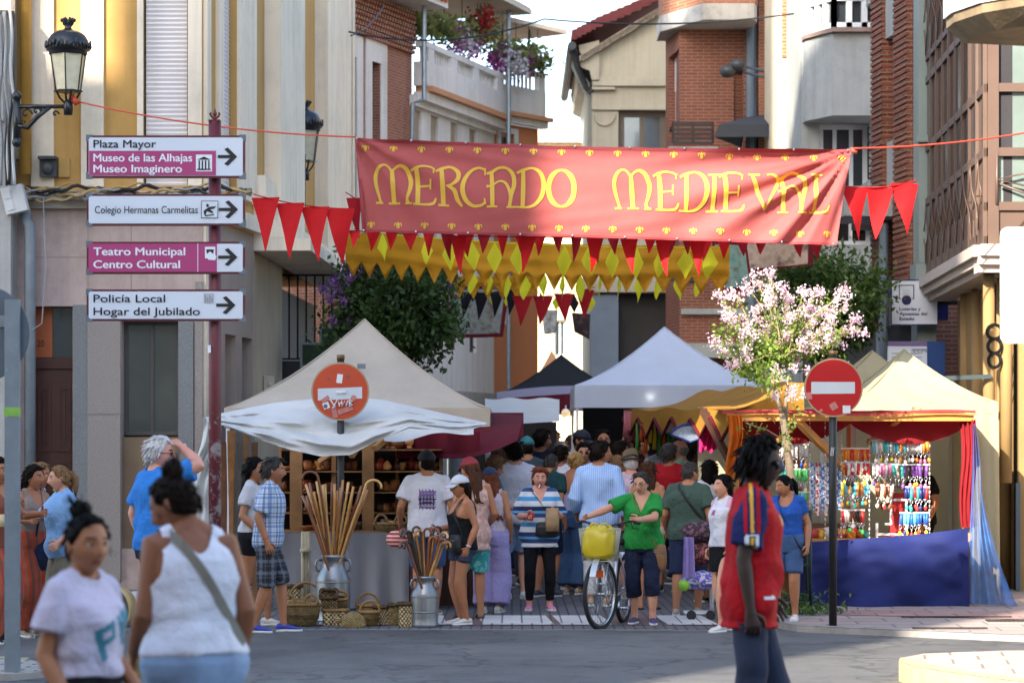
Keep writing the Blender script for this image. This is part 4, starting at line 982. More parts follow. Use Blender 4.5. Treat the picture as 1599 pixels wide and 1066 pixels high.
t, d, zc, u = no_entry('faded orange round no entry sign at left covered in stickers and a white scrawl', 532, 611, 26.5, .0, 45.5,
 M('faded sign red', '#b8482c', .4, .06, 3), [(-1, -20, 4.5, 7, SW, -8), (-22, 22, 5, 5, SW, 20), (-23, 12, 6.5, 3, SP, 35), (-23, 23, 3.3, 3.3, SG, 0), (21, 10, 4.4, 4.4, SP, 0), (-9, 33, 4, 8, SP, 12), (8, 29, 12, 4, SP, 20), (1, 1, 8, 3.5, SW, 4), (-18, -20, 1.6, 1.6, SG, 0), (12, -23, 1.6, 1.6, SG, 0)], 0)
q = MB()
for pts in ([(-16, 12), (-8, 24), (-12, 26), (-4, 12), (-1, 23)], [(2, 14), (3, 23), (7, 15), (9, 23), (12, 14)], [(14, 13), (15, 23), (19, 21), (15, 18), (19, 15), (14, 13)], [(-3, 19), (4, 18)], [(4, -1), (9, 2), (-6, 2)]):
 q.tube([(x * u, -.028, zc - y * u) for x, y in pts], 1.1 * u, 5)
q.build('scrawl', SW, d)
t, d, zc, u = no_entry('clean red round no entry sign on the right pavement before the keyring stall', 1302, 605, 24.4, .06, 46,
 M('sign red', '#b0121a', .35, .05, 3), [(20, 34, 6, 6, SW, 0), (0, 29, 5.5, 5.5, SP, 30), (-39, 13, 5, 5.5, SP, 10), (-20, 36, 3, 2, SP, 40)], 0)
m = MB()
for k in range(3): m.bar((-.03 + .012 * k, -.002, 1.62), (-.018 + .012 * k, -.002, 1.70), .004)
m.build('scratch', SW, t)
t = thing('sign_post', 'galvanised square sign post with a round sign seen from behind at the left edge', 'road sign', (X(20, 19.4), 19.4, .05))
zf = lambda py: Zp(py, 19.4) - .05
m = MB(); m.box(-.055, -.03, 0, .055, .03, zf(468))
m.build('post', M('zinc post', '#84909a', .45, .12, 6, .1, 60, metal=.5), t)
m = MB()
for k in range(14): m.ball((-.035 if k % 2 else .035, -.031, .3 + k * .18), (.008, .004, .008), 6, 4)
m.build('rivet', steel, t); m = MB(); m.box(-.058, -.033, zf(650), .058, .033, zf(636)); m.build('green_tape', M('green tape', '#7fae4c', .5, .2, 12), t)
m = MB(); n = 36; r = .37; m.add([(-.25 + r * math.cos(2 * math.pi * i / n), .045, zf(520) + r * math.sin(2 * math.pi * i / n)) for i in range(n)] + [(-.25 + r * math.cos(2 * math.pi * i / n), .06, zf(520) + r * math.sin(2 * math.pi * i / n)) for i in range(n)],
 [tuple(range(n)), tuple(range(2 * n - 1, n - 1, -1))] + [(i, i + n, (i + 1) % n + n, (i + 1) % n) for i in range(n)]); m.build('sign_plate', M('sign back', '#56616c', .5, .1), t)
m = MB(); m.box(-.6, .031, zf(510), .03, .044, zf(492)); m.build('clamp', steel, t)
YR = 17.6
t = thing('traffic_sign', 'white rounded traffic plate cut by the right photo edge', 'road sign', (X(1650, YR), YR, .15))
zr2 = lambda py: Zp(py, YR) - .15; xr = lambda px: X(px, YR) - t.location.x
m = MB(); m.prism(rrect(xr(1562), xr(1738), zr2(536), zr2(355), .05), -.02, .0); pl = m.build('sign_plate', M('bright sign white', '#d8d8d4', .4, .03), t)
m = MB(); m.prism(rrect(xr(1575), xr(1725), zr2(467), zr2(369), .03), -.023, -.0205); m.build('sign_field', M('sign field', '#cfcdc8', .4), pl)
m = MB(); m.prism(rrect(xr(1577), xr(1723), zr2(465), zr2(371), .03), -.026, -.0235); m.build('sign_field', MATS['bright sign white'], pl)
m = MB(); n = 30; m.add([(xr(1609) + 21 * YR / F * math.cos(a), -.0285, zr2(412) + 27 * YR / F * math.sin(a)) for a in np.linspace(0, 2 * math.pi, n + 1)[:-1]], [tuple(range(n))]); m.build('yellow_disc', M('pale yellow', '#e0cfa0', .5), pl)
m = MB(); m.tube([(0, .04, 0), (0, .04, zr2(350))], .035, 12); m.build('post', MATS['zinc post'], t, True)
t = thing('shop_sign', 'white projecting lottery shop sign with a dark blue ball', 'shop sign', P(1428, 472, 36.0)); k = 36.0 / F
m = MB(); m.box(-35 * k, 0, -34 * k, 36 * k, .16, 34 * k); m.build('sign_box', M('lottery sign white', '#cfd4dc', .4, .03), t)
for (x0, x1, z0, z1) in ((-35.8, 36.8, 34.02, 35.5), (-35.8, 36.8, -35.5, -34.02), (-36.6, -35.02, -34, 34), (36.02, 37.4, -34, 34)): m = MB(); m.box(x0 * k, -.01, z0 * k, x1 * k, .165, z1 * k); m.build('sign_edge', M('navy', '#1f2b63', .4), t)
nv = M('ink navy', '#1a1f4a', .4)
m = MB(); m.add([((-12 + 7.5 * math.cos(a)) * k, -.006, (3.3 + 7.5 * math.sin(a)) * k) for a in np.linspace(0, 2 * math.pi, 25)[:-1]], [tuple(range(24))]); m.build('ball_symbol', nv, t)
m = MB()
for i, f_ in enumerate(('#c9b6b4', '#bfc2c4', '#b7c6cc')):
 q = MB(); q.box(-18 * k, -.004, (6 + i * 5) * k, -6 * k, -.002, (10.8 + i * 5) * k); q.build('fading_trail', M('trail' + f_, f_, .5), t)
for a_ in ((-24, -22.6, 6, 27), (-1.4, 0, 6, 27), (-24, 0, 26, 27.4), (-24, -20, 5, 6.2), (-4, 0, 5, 6.2)): m.box(a_[0] * k, -.006, a_[2] * k, a_[1] * k, -.003, a_[3] * k)
m.build('bracket_symbol', ink, t)
for i, (s, wd) in enumerate((('Loterías y', 33), ('Apuestas del', 43), ('Estado', 23))): text_on(s, t, -23 * k, (-12.5 - 7.6 * i) * k, wd * k, 5 * k, -.005, nv, .03)
m = MB(); m.box(38 * k, .10, -27 * k, 55 * k, .26, 27 * k); m.build('side_box', M('blue side', '#262f7c', .4), t)
m = MB(); m.bar((37 * k, .1, 0), (80 * k, .1, 0), .06); m.build('arm', dark_iron, t)
t = thing('notice_board', 'white and blue lottery notice board under the projecting shop sign', 'notice board', P(1430, 560, 35.6)); k = 35.6 / F
m = MB(); m.box(-43 * k, 0, -40 * k, 18 * k, .08, 20 * k); m.build('board', sgn_white, t); m = MB(); m.box(-43 * k, -.01, 20.1 * k, 18 * k, .08, 27 * k); m.build('header', M('mauve strip', '#6c5c8a', .5), t)
m = MB(); m.box(18.2 * k, -.02, -40 * k, 46 * k, .08, 27 * k); m.build('blue_panel', M('panel blue', '#27457d', .4), t)
m = MB()
for i in range(12): m.box((-6 + i * 2) * k, -.006, (12 - (i % 3)) * k, (-4.8 + i * 2) * k, -.002, 16 * k)
for j in range(5): m.box(-38 * k, -.006, (8 - 6 * j) * k, 10 * k, -.002, (9 - 6 * j) * k)
m.build('print_lines', M('grey print', '#74768a', .6), t)
YBAN = 27.8
TL, TR, BR_, BL = (555, 215), (1330, 233), (1307, 383), (566, 362)
def ban_xy(u, v):      # u 0..1 left-right, v 0..1 top-bottom -> photo pixels
 tx = TL[0] + (TR[0] - TL[0]) * u; ty = TL[1] + (TR[1] - TL[1]) * u + 5 * math.sin(math.pi * u) + .9 * abs(math.sin(u * math.pi * 9))
 bx = BL[0] + (BR_[0] - BL[0]) * u; by = BL[1] + (BR_[1] - BL[1]) * u - 1 * math.sin(math.pi * u)
 e = 4 * math.sin(math.pi * v)
 x = tx + (bx - tx) * v + (e if u < .02 else 0) * 0; y = ty + (by - ty) * v
 return x, y
def ban_uv(x, y):
 u, v = (x - 560) / 760.0, (y - 225) / 150.0
 for _ in range(6):
  px, py = ban_xy(u, v); u += (x - px) / 755.0; v += (y - py) / 146.0
 return u, v
def fold(u, v):
 d = 0.0
 a1 = math.atan2(v + .02, (1.0 - u) * 5.0 + .02); r1 = math.hypot(v, (1 - u) * 5.0)        # creases fanning out from the upper right corner
 d += .052 * math.sin(a1 * 19 + 2.2 * math.sin(r1 * 1.3)) * math.exp(-((r1 - .9) / 1.1) ** 2) * min(1, r1 * 2)
 d += .024 * math.sin(a1 * 31 + r1 * 1.7) * math.exp(-((r1 - .75) / .8) ** 2)
 a2 = math.atan2(v + .05, u * 5.0 + .05); r2 = math.hypot(v, u * 5)                          # creases from the upper left corner
 d += .034 * math.sin(a2 * 15 + 1.0) * math.exp(-((r2 - .7) / .75) ** 2)
 d += .010 * math.sin(u * 7 - v * 9) * math.sin(v * 3.1) + .007 * math.sin((v * 1.0 + u * .9) * 38) * max(0, v - .35) * (1 - abs(2 * u - 1))
 d += .012 * math.sin(v * 26 + 4 * math.sin(u * 9)) * math.exp(-((v - .10) / .09) ** 2)
 d += .05 * math.sin(math.pi * v) * math.sin(math.pi * u)
 return d
def ban(x=None, y=None, uv=None, off=0.0):
 u, v = uv if uv else ban_uv(x, y)
 px, py = ban_xy(u, v)
 p = P(px, py, YBAN); p.y -= fold(u, v) + off
 return p
root = thing('banner', 'long red cloth banner lettered MERCADO MEDIEVAL in gold across the street', 'banner', P(940, 300, YBAN))
loc = root.location.copy()
ban_red = Mcloth('banner red', '#ac5755', .18, .7, .05, .16, 5)
m = MB(); m.grid(lambda u, v: ban(uv=(u, v)) - loc, 190, 44); m.build('cloth', ban_red, root, True)
for nm, f_ in (('hem', lambda u, v: ban(uv=(u, v * .035), off=.004) - loc), ('hem', lambda u, v: ban(uv=(u, .975 + v * .025), off=.004) - loc), ('hem', lambda u, v: ban(uv=(u * .008, v), off=.005) - loc)):
 m = MB(); m.grid(f_, 150, 2) if nm else None; m.build('hem', Mcloth('banner hem', '#974045', .1, .7), root, True)
gold = Mcloth('banner gold', '#d6b048', .12, .6, .05, .0)
def stroke(m, pts, wd, off=.008):
 """ribbon of varying width following photo-pixel points, laid on the cloth"""
 n = len(pts); ws = wd if hasattr(wd, '__len__') else [wd] * n
 P2 = []; W2 = []
 for i in range(n - 1):                                       # Catmull-Rom refinement
  p0, p1, p2, p3 = [np.array(pts[max(0, min(n - 1, k))], float) for k in (i - 1, i, i + 1, i + 2)]
  for t in np.linspace(0, 1, 6, endpoint=False):
   P2.append(.5 * ((2 * p1) + (-p0 + p2) * t + (2 * p0 - 5 * p1 + 4 * p2 - p3) * t * t + (-p0 + 3 * p1 - 3 * p2 + p3) * t ** 3)); W2.append(ws[i] * (1 - t) + ws[i + 1] * t)
 P2.append(np.array(pts[-1], float)); W2.append(ws[-1])
 vs = []
 for i, p in enumerate(P2):
  d = P2[min(i + 1, len(P2) - 1)] - P2[max(i - 1, 0)]; d /= (np.hypot(*d) + 1e-9); nx, ny = -d[1], d[0]; w_ = W2[i] / 2
  for s in (-1, 0, 1): vs.append(ban(p[0] + nx * w_ * s, p[1] + ny * w_ * s, off=off) - loc)
 m.add(vs, [(i * 3 + k, i * 3 + k + 1, i * 3 + k + 4, i * 3 + k + 3) for i in range(len(P2) - 1) for k in range(2)])
GLY = {
 'M': [([(180, 428), (176, 405), (152, 320), (148, 260), (166, 212), (200, 190), (230, 205), (250, 240)], [22, 14, 22, 24, 22, 14, 12, 14]), ([(250, 215), (256, 300), (264, 430)], [20, 30, 28]), ([(250, 235), (275, 205), (308, 196), (345, 225), (368, 290), (362, 350), (346, 400), (352, 430)], [10, 14, 20, 26, 28, 24, 16, 22]), ([(152, 430), (196, 430)], 13), ([(230, 431), (302, 431)], 12), ([(334, 433), (378, 433)], 13)],
 'E': [([(402, 210), (412, 300), (412, 438)], [26, 30, 28]), ([(368, 228), (398, 212), (440, 200), (490, 206), (518, 222)], [14, 18, 14, 12, 12]), ([(514, 212), (510, 245)], [12, 8]), ([(415, 326), (488, 322)], 12), ([(492, 280), (490, 345)], [12, 10]), ([(384, 436), (460, 440), (508, 432), (526, 398)], [12, 14, 18, 10])],
 'R': [([(560, 222), (568, 330), (572, 442)], [26, 30, 28]), ([(524, 234), (566, 214), (620, 206), (664, 240), (660, 284), (622, 316), (588, 322)], [14, 18, 16, 28, 26, 16, 10]), ([(598, 322), (640, 352), (660, 410), (690, 452)], [14, 26, 26, 12]), ([(540, 442), (608, 446)], 13)],
 'C': [([(832, 222), (790, 210), (740, 234), (702, 290), (692, 350), (712, 412), (756, 448), (806, 446), (832, 426)], [12, 14, 20, 28, 30, 28, 20, 16, 12]), ([(832, 212), (832, 256)], [12, 8]), ([(828, 402), (834, 440)], [8, 14])],
 'A': [([(872, 232), (876, 330), (878, 450)], [22, 28, 26]), ([(842, 246), (872, 238), (916, 212), (964, 212), (1004, 250), (1014, 310), (996, 380), (984, 452)], [14, 20, 16, 16, 26, 28, 22, 22]), ([(840, 326), (872, 322), (920, 294), (960, 306), (986, 360), (988, 410)], [18, 12, 12, 16, 20, 12]), ([(842, 453), (908, 453)], 12), ([(966, 456), (1022, 456)], 12)],
 'D': [([(1070, 232), (1070, 330), (1066, 452)], [24, 28, 26]), ([(1030, 244), (1070, 226), (1126, 214), (1176, 242), (1198, 310), (1184, 388), (1142, 440), (1090, 458), (1022, 455)], [14, 20, 14, 24, 30, 28, 20, 14, 10])],
 'O': [([(1308 + 80 * math.cos(a), 340 + 113 * math.sin(a)) for a in np.linspace(0, 2 * math.pi, 17)], [32 if abs(math.cos(a)) > .6 else (22 if abs(math.cos(a)) > .3 else 14) for a in np.linspace(0, 2 * math.pi, 17)])],
 'I': [([(702, 220), (698, 330), (692, 440)], [24, 28, 26]), ([(664, 216), (746, 214)], 12), ([(650, 442), (728, 440)], 13)],
 'V': [([(936, 214), (966, 290), (1012, 436)], [18, 28, 12]), ([(1012, 436), (1060, 340), (1096, 276), (1100, 236), (1064, 212), (1030, 214)], [8, 16, 22, 22, 14, 10]), ([(912, 212), (986, 214)], 13)],
 'L': [([(1342, 216), (1336, 330), (1328, 446)], [22, 26, 24]), ([(1304, 214), (1378, 214)], 13), ([(1296, 446), (1370, 450), (1404, 438), (1418, 404)], [12, 14, 16, 10])],
}
def glyph(ch, dx, dy, ox, oy, word):
 m = MB()
 for pts, wd in GLY[ch]: stroke(m, [(ox + (x + dx) / 4.0, oy + (y + dy) / 4.0) for x, y in pts], [v / 4.0 for v in wd] if hasattr(wd, '__len__') else wd / 4.0)
 return m
lm = MB()
for ch in 'MERCADO':
 g = glyph(ch, 0, 0, 550, 210, 0); lm.add(g.v, g.f)
for ch, dx, dy in (('M', -70, -6), ('E', -48, -4), ('D', -542, -16), ('I', 0, 0), ('E', 362, 2), ('V', 0, 2), ('A', 256, -6), ('L', 0, 0)):
 g = glyph(ch, dx, dy, 940, 220, 1); lm.add(g.v, g.f)
lm.build('lettering', gold, root, True)
fl = MB()
def fleur(x, y, s=1.0):
 stroke(fl, [(x, y - 6.2 * s), (x, y - 2 * s), (x, y + 6.5 * s)], [.6, 3.4 * s, 1.0], .009)
 for q in (-1, 1):
  stroke(fl, [(x + q * 1.2 * s, y + 1.5 * s), (x + q * 2.6 * s, y - 2.2 * s), (x + q * 5 * s, y - 3 * s), (x + q * 6.2 * s, y + .5 * s), (x + q * 4.6 * s, y + 2 * s)], [1.6, 2.2 * s, 2.2 * s, 1.8 * s, .8], .009)
  stroke(fl, [(x + q * .8, y + 3.4 * s), (x + q * 2.6 * s, y + 6 * s)], [1.4, .8], .009)
 stroke(fl, [(x - 3.4 * s, y + 2.6 * s), (x + 3.4 * s, y + 2.6 * s)], 1.5 * s, .010)
for i in range(18): fleur(571 + 43.75 * i, 231 + i * .98, .86)
for i in range(18): fleur(580 + 41.9 * i, 350.5 + i * .85, .86)
fl.build('fleur_de_lis', gold, root, True)
m = MB()
for i in range(10):
 u = .003 + .99 * i / 9; m.ball(ban(uv=(u, .01), off=.01) - loc, .014, 6, 4); m.ball(ban(uv=(u, .985), off=.01) - loc, .014, 6, 4)
m.build('eyelet', M('zinc eyelet', '#b9bcc0', .3, metal=.9), root)
redc = M('red cord', '#c2452f', .7, .1)
cable('cord', sag(P(118, 158, 30.0), P(555, 214, YBAN), .08), .009, redc, 'thin red cord from the wall lantern to the left end of the banner', 'cord')
cable('cord', sag(P(1330, 232, YBAN), P(1610, 206, 29.5), .04), .010, redc, 'thin red cord from the right end of the banner to the glazed gallery', 'cord')
m = MB(); m.tube([P(1330, 232, YBAN), P(1333, 236, YBAN - .02), P(1338, 238, YBAN)], .02, 6); o = m.build('knot', redc, root, True); o.location = -loc
m = MB(); m.tube([P(112, 150, 29.97), P(118, 158, 29.95), P(121, 163, 29.97)], .035, 6); o = m.build('knot', redc, None, True); recenter(o, P(116, 156, 29.97)); tag(o, 'pinkish knot of cord tied under the big wall lantern', 'knot')
cable('overhead_cable', sag(P(545, 50, 44), P(850, 30, 46), .25) + sag(P(850, 30, 46), P(1380, -4, 47), .25)[1:], .015, blk, 'black cable slung over the street in front of the upper storeys', 'cable')
cable('overhead_cable', sag(P(600, 10, 50), P(548, 56, 43), .1), .012, blk, 'short dark cable meeting the long one at the brick house', 'cable')
pen_red = Mcloth('pennant red', '#c11d22', .3, .75, .08, .25, 9); pen_dred = Mcloth('pennant dark red', '#8f141d', .25, .8, .1, .25, 9)
pen_yel = Mcloth('pennant yellow', '#d9d433', .6, .75, .08, .2, 9); pen_blk = Mcloth('pennant black', '#15151b', .1, .8, .1, .2, 9)
mustard = Mcloth('mustard cloth', '#c28d26', .5, .8, .08, .3, 3); pen_mus = mustard
def bunting(label, a, b, n, w_, h, mats, sg=.1, shape='tri', group=None, skip=(), jit=.15, cat='bunting', seed=1):
 """a,b = (px,py,Y); w_,h in photo px at the mean depth"""
 rg = random.Random(seed); A, B = P(*a), P(*b); Ym = (a[2] + b[2]) / 2; k = Ym / F
 root = thing('bunting', label, cat, A, 0, group)
 ln = sag(A, B, sg, 30); m = MB(); m.tube([p - A for p in ln], .007, 5); m.build('cord', mats[0], root, True)
 d = (B - A); d.z = 0; d.normalize()
 for i in range(n):
  if i in skip: continue
  t = (i + .5) / n; c = A.lerp(B, t) - Vector((0, 0, sg * 4 * t * (1 - t))) - A
  hw = w_ * k / 2 * (1 + jit * (rg.random() - .5)); hh = h * k * (1 + jit * (rg.random() - .5)); ph = rg.random() * 6; cu = .05 * hh + .02; sw = (rg.random() - .5) * .26 * hh; tw = (rg.random() - .5) * 7 * min(jit, .15)
  m = MB(); NU, NV = 6, 8
  fw = Vector((-d.y, d.x, 0))
  def pt(u, v):
   if shape == 'tri': wd = hw * (1 - v) + .004
   else: wd = hw * (1 - abs(2 * v - 1)) + .004
   x = (u * 2 - 1) * wd
   y = cu * math.sin(x / hw * 1.75 + ph + v * 2.2) * (0.3 + v) + tw * x * v
   return c + d * (x + sw * v * v) + fw * y - Vector((0, 0, hh * v + .0))
  m.grid(pt, NU, NV); m.build('pennant', rg.choice(mats), root, True)
 return root
bunting('red pennant string sagging from the yellow facade to the left end of the banner', (396, 303, 27.9), (551, 326, 27.7), 4, 46, 86, [pen_red], .04, seed=3, jit=.05)
bunting('three red pennants hanging between the right end of the banner and the iron pier', (1316, 290, 28.0), (1432, 281, 28.3), 3, 46, 80, [pen_red], .05, seed=5, jit=.05)
bunting('row of large red pennants right under the banner hem', (690, 368, 28.1), (1116, 374, 28.1), 8, 26, 56, [pen_red], .0, skip=(1, 3), seed=8)
bunting('row of small dark red pennants behind the banner hem', (540, 360, 29), (1290, 372, 29), 26, 21, 34, [pen_dred, pen_red], .02, skip=(23,), jit=.5, seed=4)
bunting('short string of small red pennants at the far left edge of the banner', (540, 300, 31), (568, 318, 31), 1, 24, 60, [pen_dred], 0, seed=5)
bunting('string of dark red pennants below the mustard drape in mid street', (800, 462, 40), (930, 448, 40), 4, 29, 44, [pen_dred], .06, seed=6)
bunting('string of black pennants above the left tapestry', (716, 456, 43), (812, 450, 43), 4, 23, 40, [pen_blk], .04, seed=7)
bunting('row of yellow diamond flags before the upper mustard drape', (580, 363, 31.5), (1130, 386, 29.5), 15, 23, 46, [pen_yel], .06, 'dia', skip=(1, 7), seed=9)
bunting('lower row of small yellow diamond flags near the blue pillar', (726, 416, 38), (1110, 418, 34), 13, 21, 44, [pen_yel], .08, 'dia', seed=10)
bunting('third row of yellow diamond flags farther up the street', (728, 440, 45), (936, 458, 45), 8, 14, 28, [pen_yel, pen_blk], .08, 'dia', seed=12)
def drape(label, a, b, drop, teeth, tooth, sg, mat, seed=0):
 """horizontal cloth strip across the street with a toothed lower edge"""
 A, B = P(*a), P(*b); k = (a[2] + b[2]) / 2 / F
 def f(u, v):
  p = A.lerp(B, u); p.z -= sg * 4 * u * (1 - u); saw = abs(((u * teeth) % 1) * 2 - 1)
  p.z -= k * (drop * min(1, v / .7) + tooth * (1 - saw) * max(0, v - .7) / .3); p.y += .07 * math.sin(v * 17 + 2 * math.sin(u * 7 + seed)) * v + .03 * math.sin(u * teeth * 3.1 + v * 5)
  return p
 m = MB(); m.grid(f, teeth * 8, 14); o = m.build('drape', mat, None, True); recenter(o, A)
 return tag(o, label, 'cloth drape')
drape('wide mustard cloth with a toothed edge strung across the street behind the banner', (540, 362, 33.2), (1140, 384, 30), 46, 22, 27, .05, mustard, 1)
drape('narrow mustard cloth with a toothed edge strung farther up the street', (640, 428, 42), (840, 430, 42), 12, 9, 24, .03, mustard, 3)
def tapestry(label, quad, Y, c1, c2, border, seed=1):
 root = thing('tapestry', label, 'tapestry', P(quad[0][0], quad[0][1], Y)); L0 = root.location.copy()
 def f(inset, off):
  def g(u, v):
   u = inset + u * (1 - 2 * inset); v = inset + v * (1 - 2 * inset)
   x = (quad[0][0] * (1 - u) + quad[1][0] * u) * (1 - v) + (quad[3][0] * (1 - u) + quad[2][0] * u) * v
   y = (quad[0][1] * (1 - u) + quad[1][1] * u) * (1 - v) + (quad[3][1] * (1 - u) + quad[2][1] * u) * v
   p = P(x, y, Y) - L0; p.y += .04 * math.sin(u * 9 + seed) * v - off; return p
  return g
 m = MB(); m.grid(f(0, 0), 16, 8); m.build('border', border, root, True)
 g = newmat('tapestry' + str(seed)); n = g.noise(5, 6); r = g.ramp(n, [(.35, c1), (.5, c2), (.66, '#5c4a3e')]); g.l(r.outputs[0], g.b.inputs['Base Color']); g.b.inputs['Roughness'].default_value = .9
 m = MB(); m.grid(f(.07, .008), 16, 8); m.build('picture', g.m, root, True)
mborder = Mcloth('maroon border', '#5d1722', .1, .85)
tapestry('green hanging tapestry with a maroon edge right under the banner', ((1112, 376), (1166, 378), (1176, 452), (1124, 456)), 33, '#57786c', '#6d8b80', mborder, 1)
tapestry('flowered tapestry with a maroon lower edge beside the green one', ((1140, 376), (1272, 378), (1270, 414), (1144, 426)), 35, '#8e7a68', '#a89484', mborder, 2)
tapestry('grey green tapestry below the black pennants at left', ((704, 446), (796, 446), (786, 526), (700, 528)), 45, '#6a6d66', '#7f847c', mborder, 3)
tapestry('white cloth pennon hanging over the gap by the blue pillar', ((846, 484), (872, 484), (868, 520), (850, 522)), 50, '#b9b9b4', '#9a9a98', M('grey hem', '#8f8f8c', .8), 4)
tapestry('black and red coat of arms cloth beside the blue pillar', ((893, 488), (922, 490), (921, 530), (897, 518)), 48, '#1c1a1e', '#2a1a1c', M('dark hem', '#1a1a1c', .8), 5)
beige = Mcloth('beige canvas', '#c3b9aa', .25, .85, .07, .5, 4); beige2 = Mcloth('olive beige canvas', '#b8b090', .35, .85, .05, .25, 3)
whitec = Mcloth('white canvas', '#d3d5d3', .25, .85, .04, .55, 5); bluew = Mcloth('blue white canvas', '#cdd5e4', .25, .8, .03, .25, 3)
maroonc = Mcloth('maroon canvas', '#5a1422', .15, .8, .08, .3, 3); blackc = Mcloth('black canvas', '#1d2126', .05, .8); greenc = Mcloth('green canvas', '#8fae7c', .25, .8)
legm = M('white tent leg', '#c9ccd2', .4, .05)
def pop_tent(label, px, py, Y, hx, hy, ze, mat, val=.25, rz=0, curve=1.6, vents=0, legs=True):
 c = P(px, py, Y); zp = c.z; t = thing('market_tent', label, 'tent', (c.x, Y, 0), R(rz))
 m = MB()
 cor = [(-hx, -hy), (hx, -hy), (hx, hy), (-hx, hy)]
 for i in range(4):
  a, b = cor[i], cor[(i + 1) % 4]
  def f(u, v):
   x = (a[0] + (b[0] - a[0]) * u) * (1 - v); y = (a[1] + (b[1] - a[1]) * u) * (1 - v)
   edge = 1 - abs(2 * u - 1)
   z = ze + (zp - ze) * (v ** curve * .6 + v * .4) - .04 * edge * math.sin(math.pi * v) * (1 - v) + .012 * math.sin(u * 17 + v * 9) * (1 - v)
   return (x, y, z)
  m.grid(f, 14, 14)
 m.build('roof', mat, t, True); m = MB()
 for i in range(4): m.tube([(cor[i][0] * (1 - v) * 1.002, cor[i][1] * (1 - v) * 1.002, ze + (zp - ze) * (v ** curve * .6 + v * .4) + .004) for v in np.linspace(0, 1, 14)], .011, 5)
 m.build('seam', mat, t, True)
 m = MB(); pts = cor + [cor[0]]
 for (a, b) in zip(pts, pts[1:]):
  m.grid(lambda u, v: ((a[0] + (b[0] - a[0]) * u) * (1.012 + .006 * math.sin(u * 23) * v), (a[1] + (b[1] - a[1]) * u) * (1.012 + .006 * math.sin(u * 19) * v), ze + .01 - val * v), 24, 4)
 m.build('valance', mat, t, True)
 for (x, y) in cor if legs else []:
  m = MB(); m.box(x * .985 - .02, y * .985 - .02, 0, x * .985 + .02, y * .985 + .02, ze - .02); m.box(x * .985 - .05, y * .985 - .05, 0, x * .985 + .05, y * .985 + .05, .012); m.build('leg', legm, t)
 return t, zp
t, _ = pop_tent('big beige pop up tent with a high peak behind the left no entry sign', 570, 499, 31.1, 1.52, 1.5, 2.22, beige, .22)
m = MB(); m.box(-.04, -.86, 2.70, .06, -.855, 2.76); m.build('patch', M('grey patch', '#6f7685', .6), t)
t, _ = pop_tent('pale blue white pop up tent in mid street with a sharp peak', 1038, 511, 40, 1.42, 1.5, 2.72, bluew, .34)
m = MB(); m.ball((-.3, -1.46, 2.55), (.05, .03, .03)); m.build('lamp', (lambda g: (g.b.inputs['Emission Color'].__setattr__('default_value', (1, .95, .8, 1)), g.b.inputs['Emission Strength'].__setattr__('default_value', 3.0), g.m)[-1])(newmat('tent lamp glow')), t, True)
pop_tent('black pop up tent far up the street left of the pale blue one', 877, 554, 50, 1.25, 1.3, 2.82, blackc, .1)
pop_tent('small pale green tent at the far end of the street', 796, 572, 62, .8, 1, 2.6, greenc, .15)
pop_tent('salmon canvas tent top at the far end by the sky gap', 862, 548, 70, .9, 1, 3.2, Mcloth('salmon canvas', '#d0946c', .25), .15)
t, _ = pop_tent('olive beige pop up tent enclosing the keyring stall at right', 1412, 546, 29.9, .80, 1.45, 2.27, beige2, .14)
m = MB(); m.grid(lambda u, v: (-2.3 + 3.12 * u, 1.47 + .02 * math.sin(u * 20) * v, .07 + 2.2 * v), 30, 10); m.build('back_wall', Mcloth('pale lining', '#dcd6b6', .5), t, True)  # back wall canvas in a lighter colour that stands in for sunlight
m = MB(); m.grid(lambda u, v: (.815 + .015 * math.sin(u * 15) * (1 - v), -1.45 + 2.9 * u, .07 + 2.2 * v), 24, 10); m.build('side_wall', beige2, t, True)
m = MB(); m.grid(lambda u, v: (.52 + .30 * u + .03 * u * (1 - v), -1.46 - .012 * math.sin(u * 12 + v * 3), .07 + 2.2 * v), 8, 10); m.build('front_flap', beige2, t, True)
pop_tent('second olive beige tent whose peak shows just behind the front one', 1362, 548, 33.6, .9, 1.2, 2.4, beige2, .2)
def awning(name, label, fn, mat, nu=30, nv=14, cat='awning', frame=None):
 m = MB(); m.grid(fn, nu, nv); o = m.build(name, mat, None, True); recenter(o, m.v[0]); return tag(o, label, cat)
def poly(pts, u):
 xs = [p[0] for p in pts]; x = xs[0] + (xs[-1] - xs[0]) * u
 return x, float(np.interp(x, xs, [p[1] for p in pts]))
topc = [(318, 652), (345, 645), (430, 628), (540, 618), (600, 624), (680, 642), (762, 660)]
botc = [(330, 662), (352, 664), (400, 684), (450, 701), (500, 712), (548, 710), (585, 690), (640, 668), (700, 676), (722, 675), (756, 664)]
def wa(u, v):
 x, yt = poly(topc, u); xb, yb_ = poly(botc, u); px = x + (xb - x) * v; py = yt + (yb_ - yt) * v
 Y = 27.3 - .95 * v ** .8 - .16 * math.sin(math.pi * v) + .045 * math.sin(v * 17 + 3 * math.sin(u * 5) + u * 4) + .022 * math.sin(v * 33 + 5 * math.sin(u * 7 + v)) + .018 * math.sin(u * 26 + v * 9)
 a = math.atan2(v + .05, u * 3 + .03); b_ = math.atan2(v + .05, (1 - u) * 3 + .03); Y += .030 * abs(math.sin(a * 13 + u * 3)) * math.exp(-u * 1.6) + .022 * abs(math.sin(b_ * 11 + 1)) * math.exp(-(1 - u) * 2.2) + .012 * abs(math.sin(v * 30 + 6 * math.sin(u * 6) + u * 9))
 return P(px, py, Y)
aw = awning('awning', 'crumpled white cloth awning sagging over the front of the left wooden stall', wa, whitec, 130, 60)
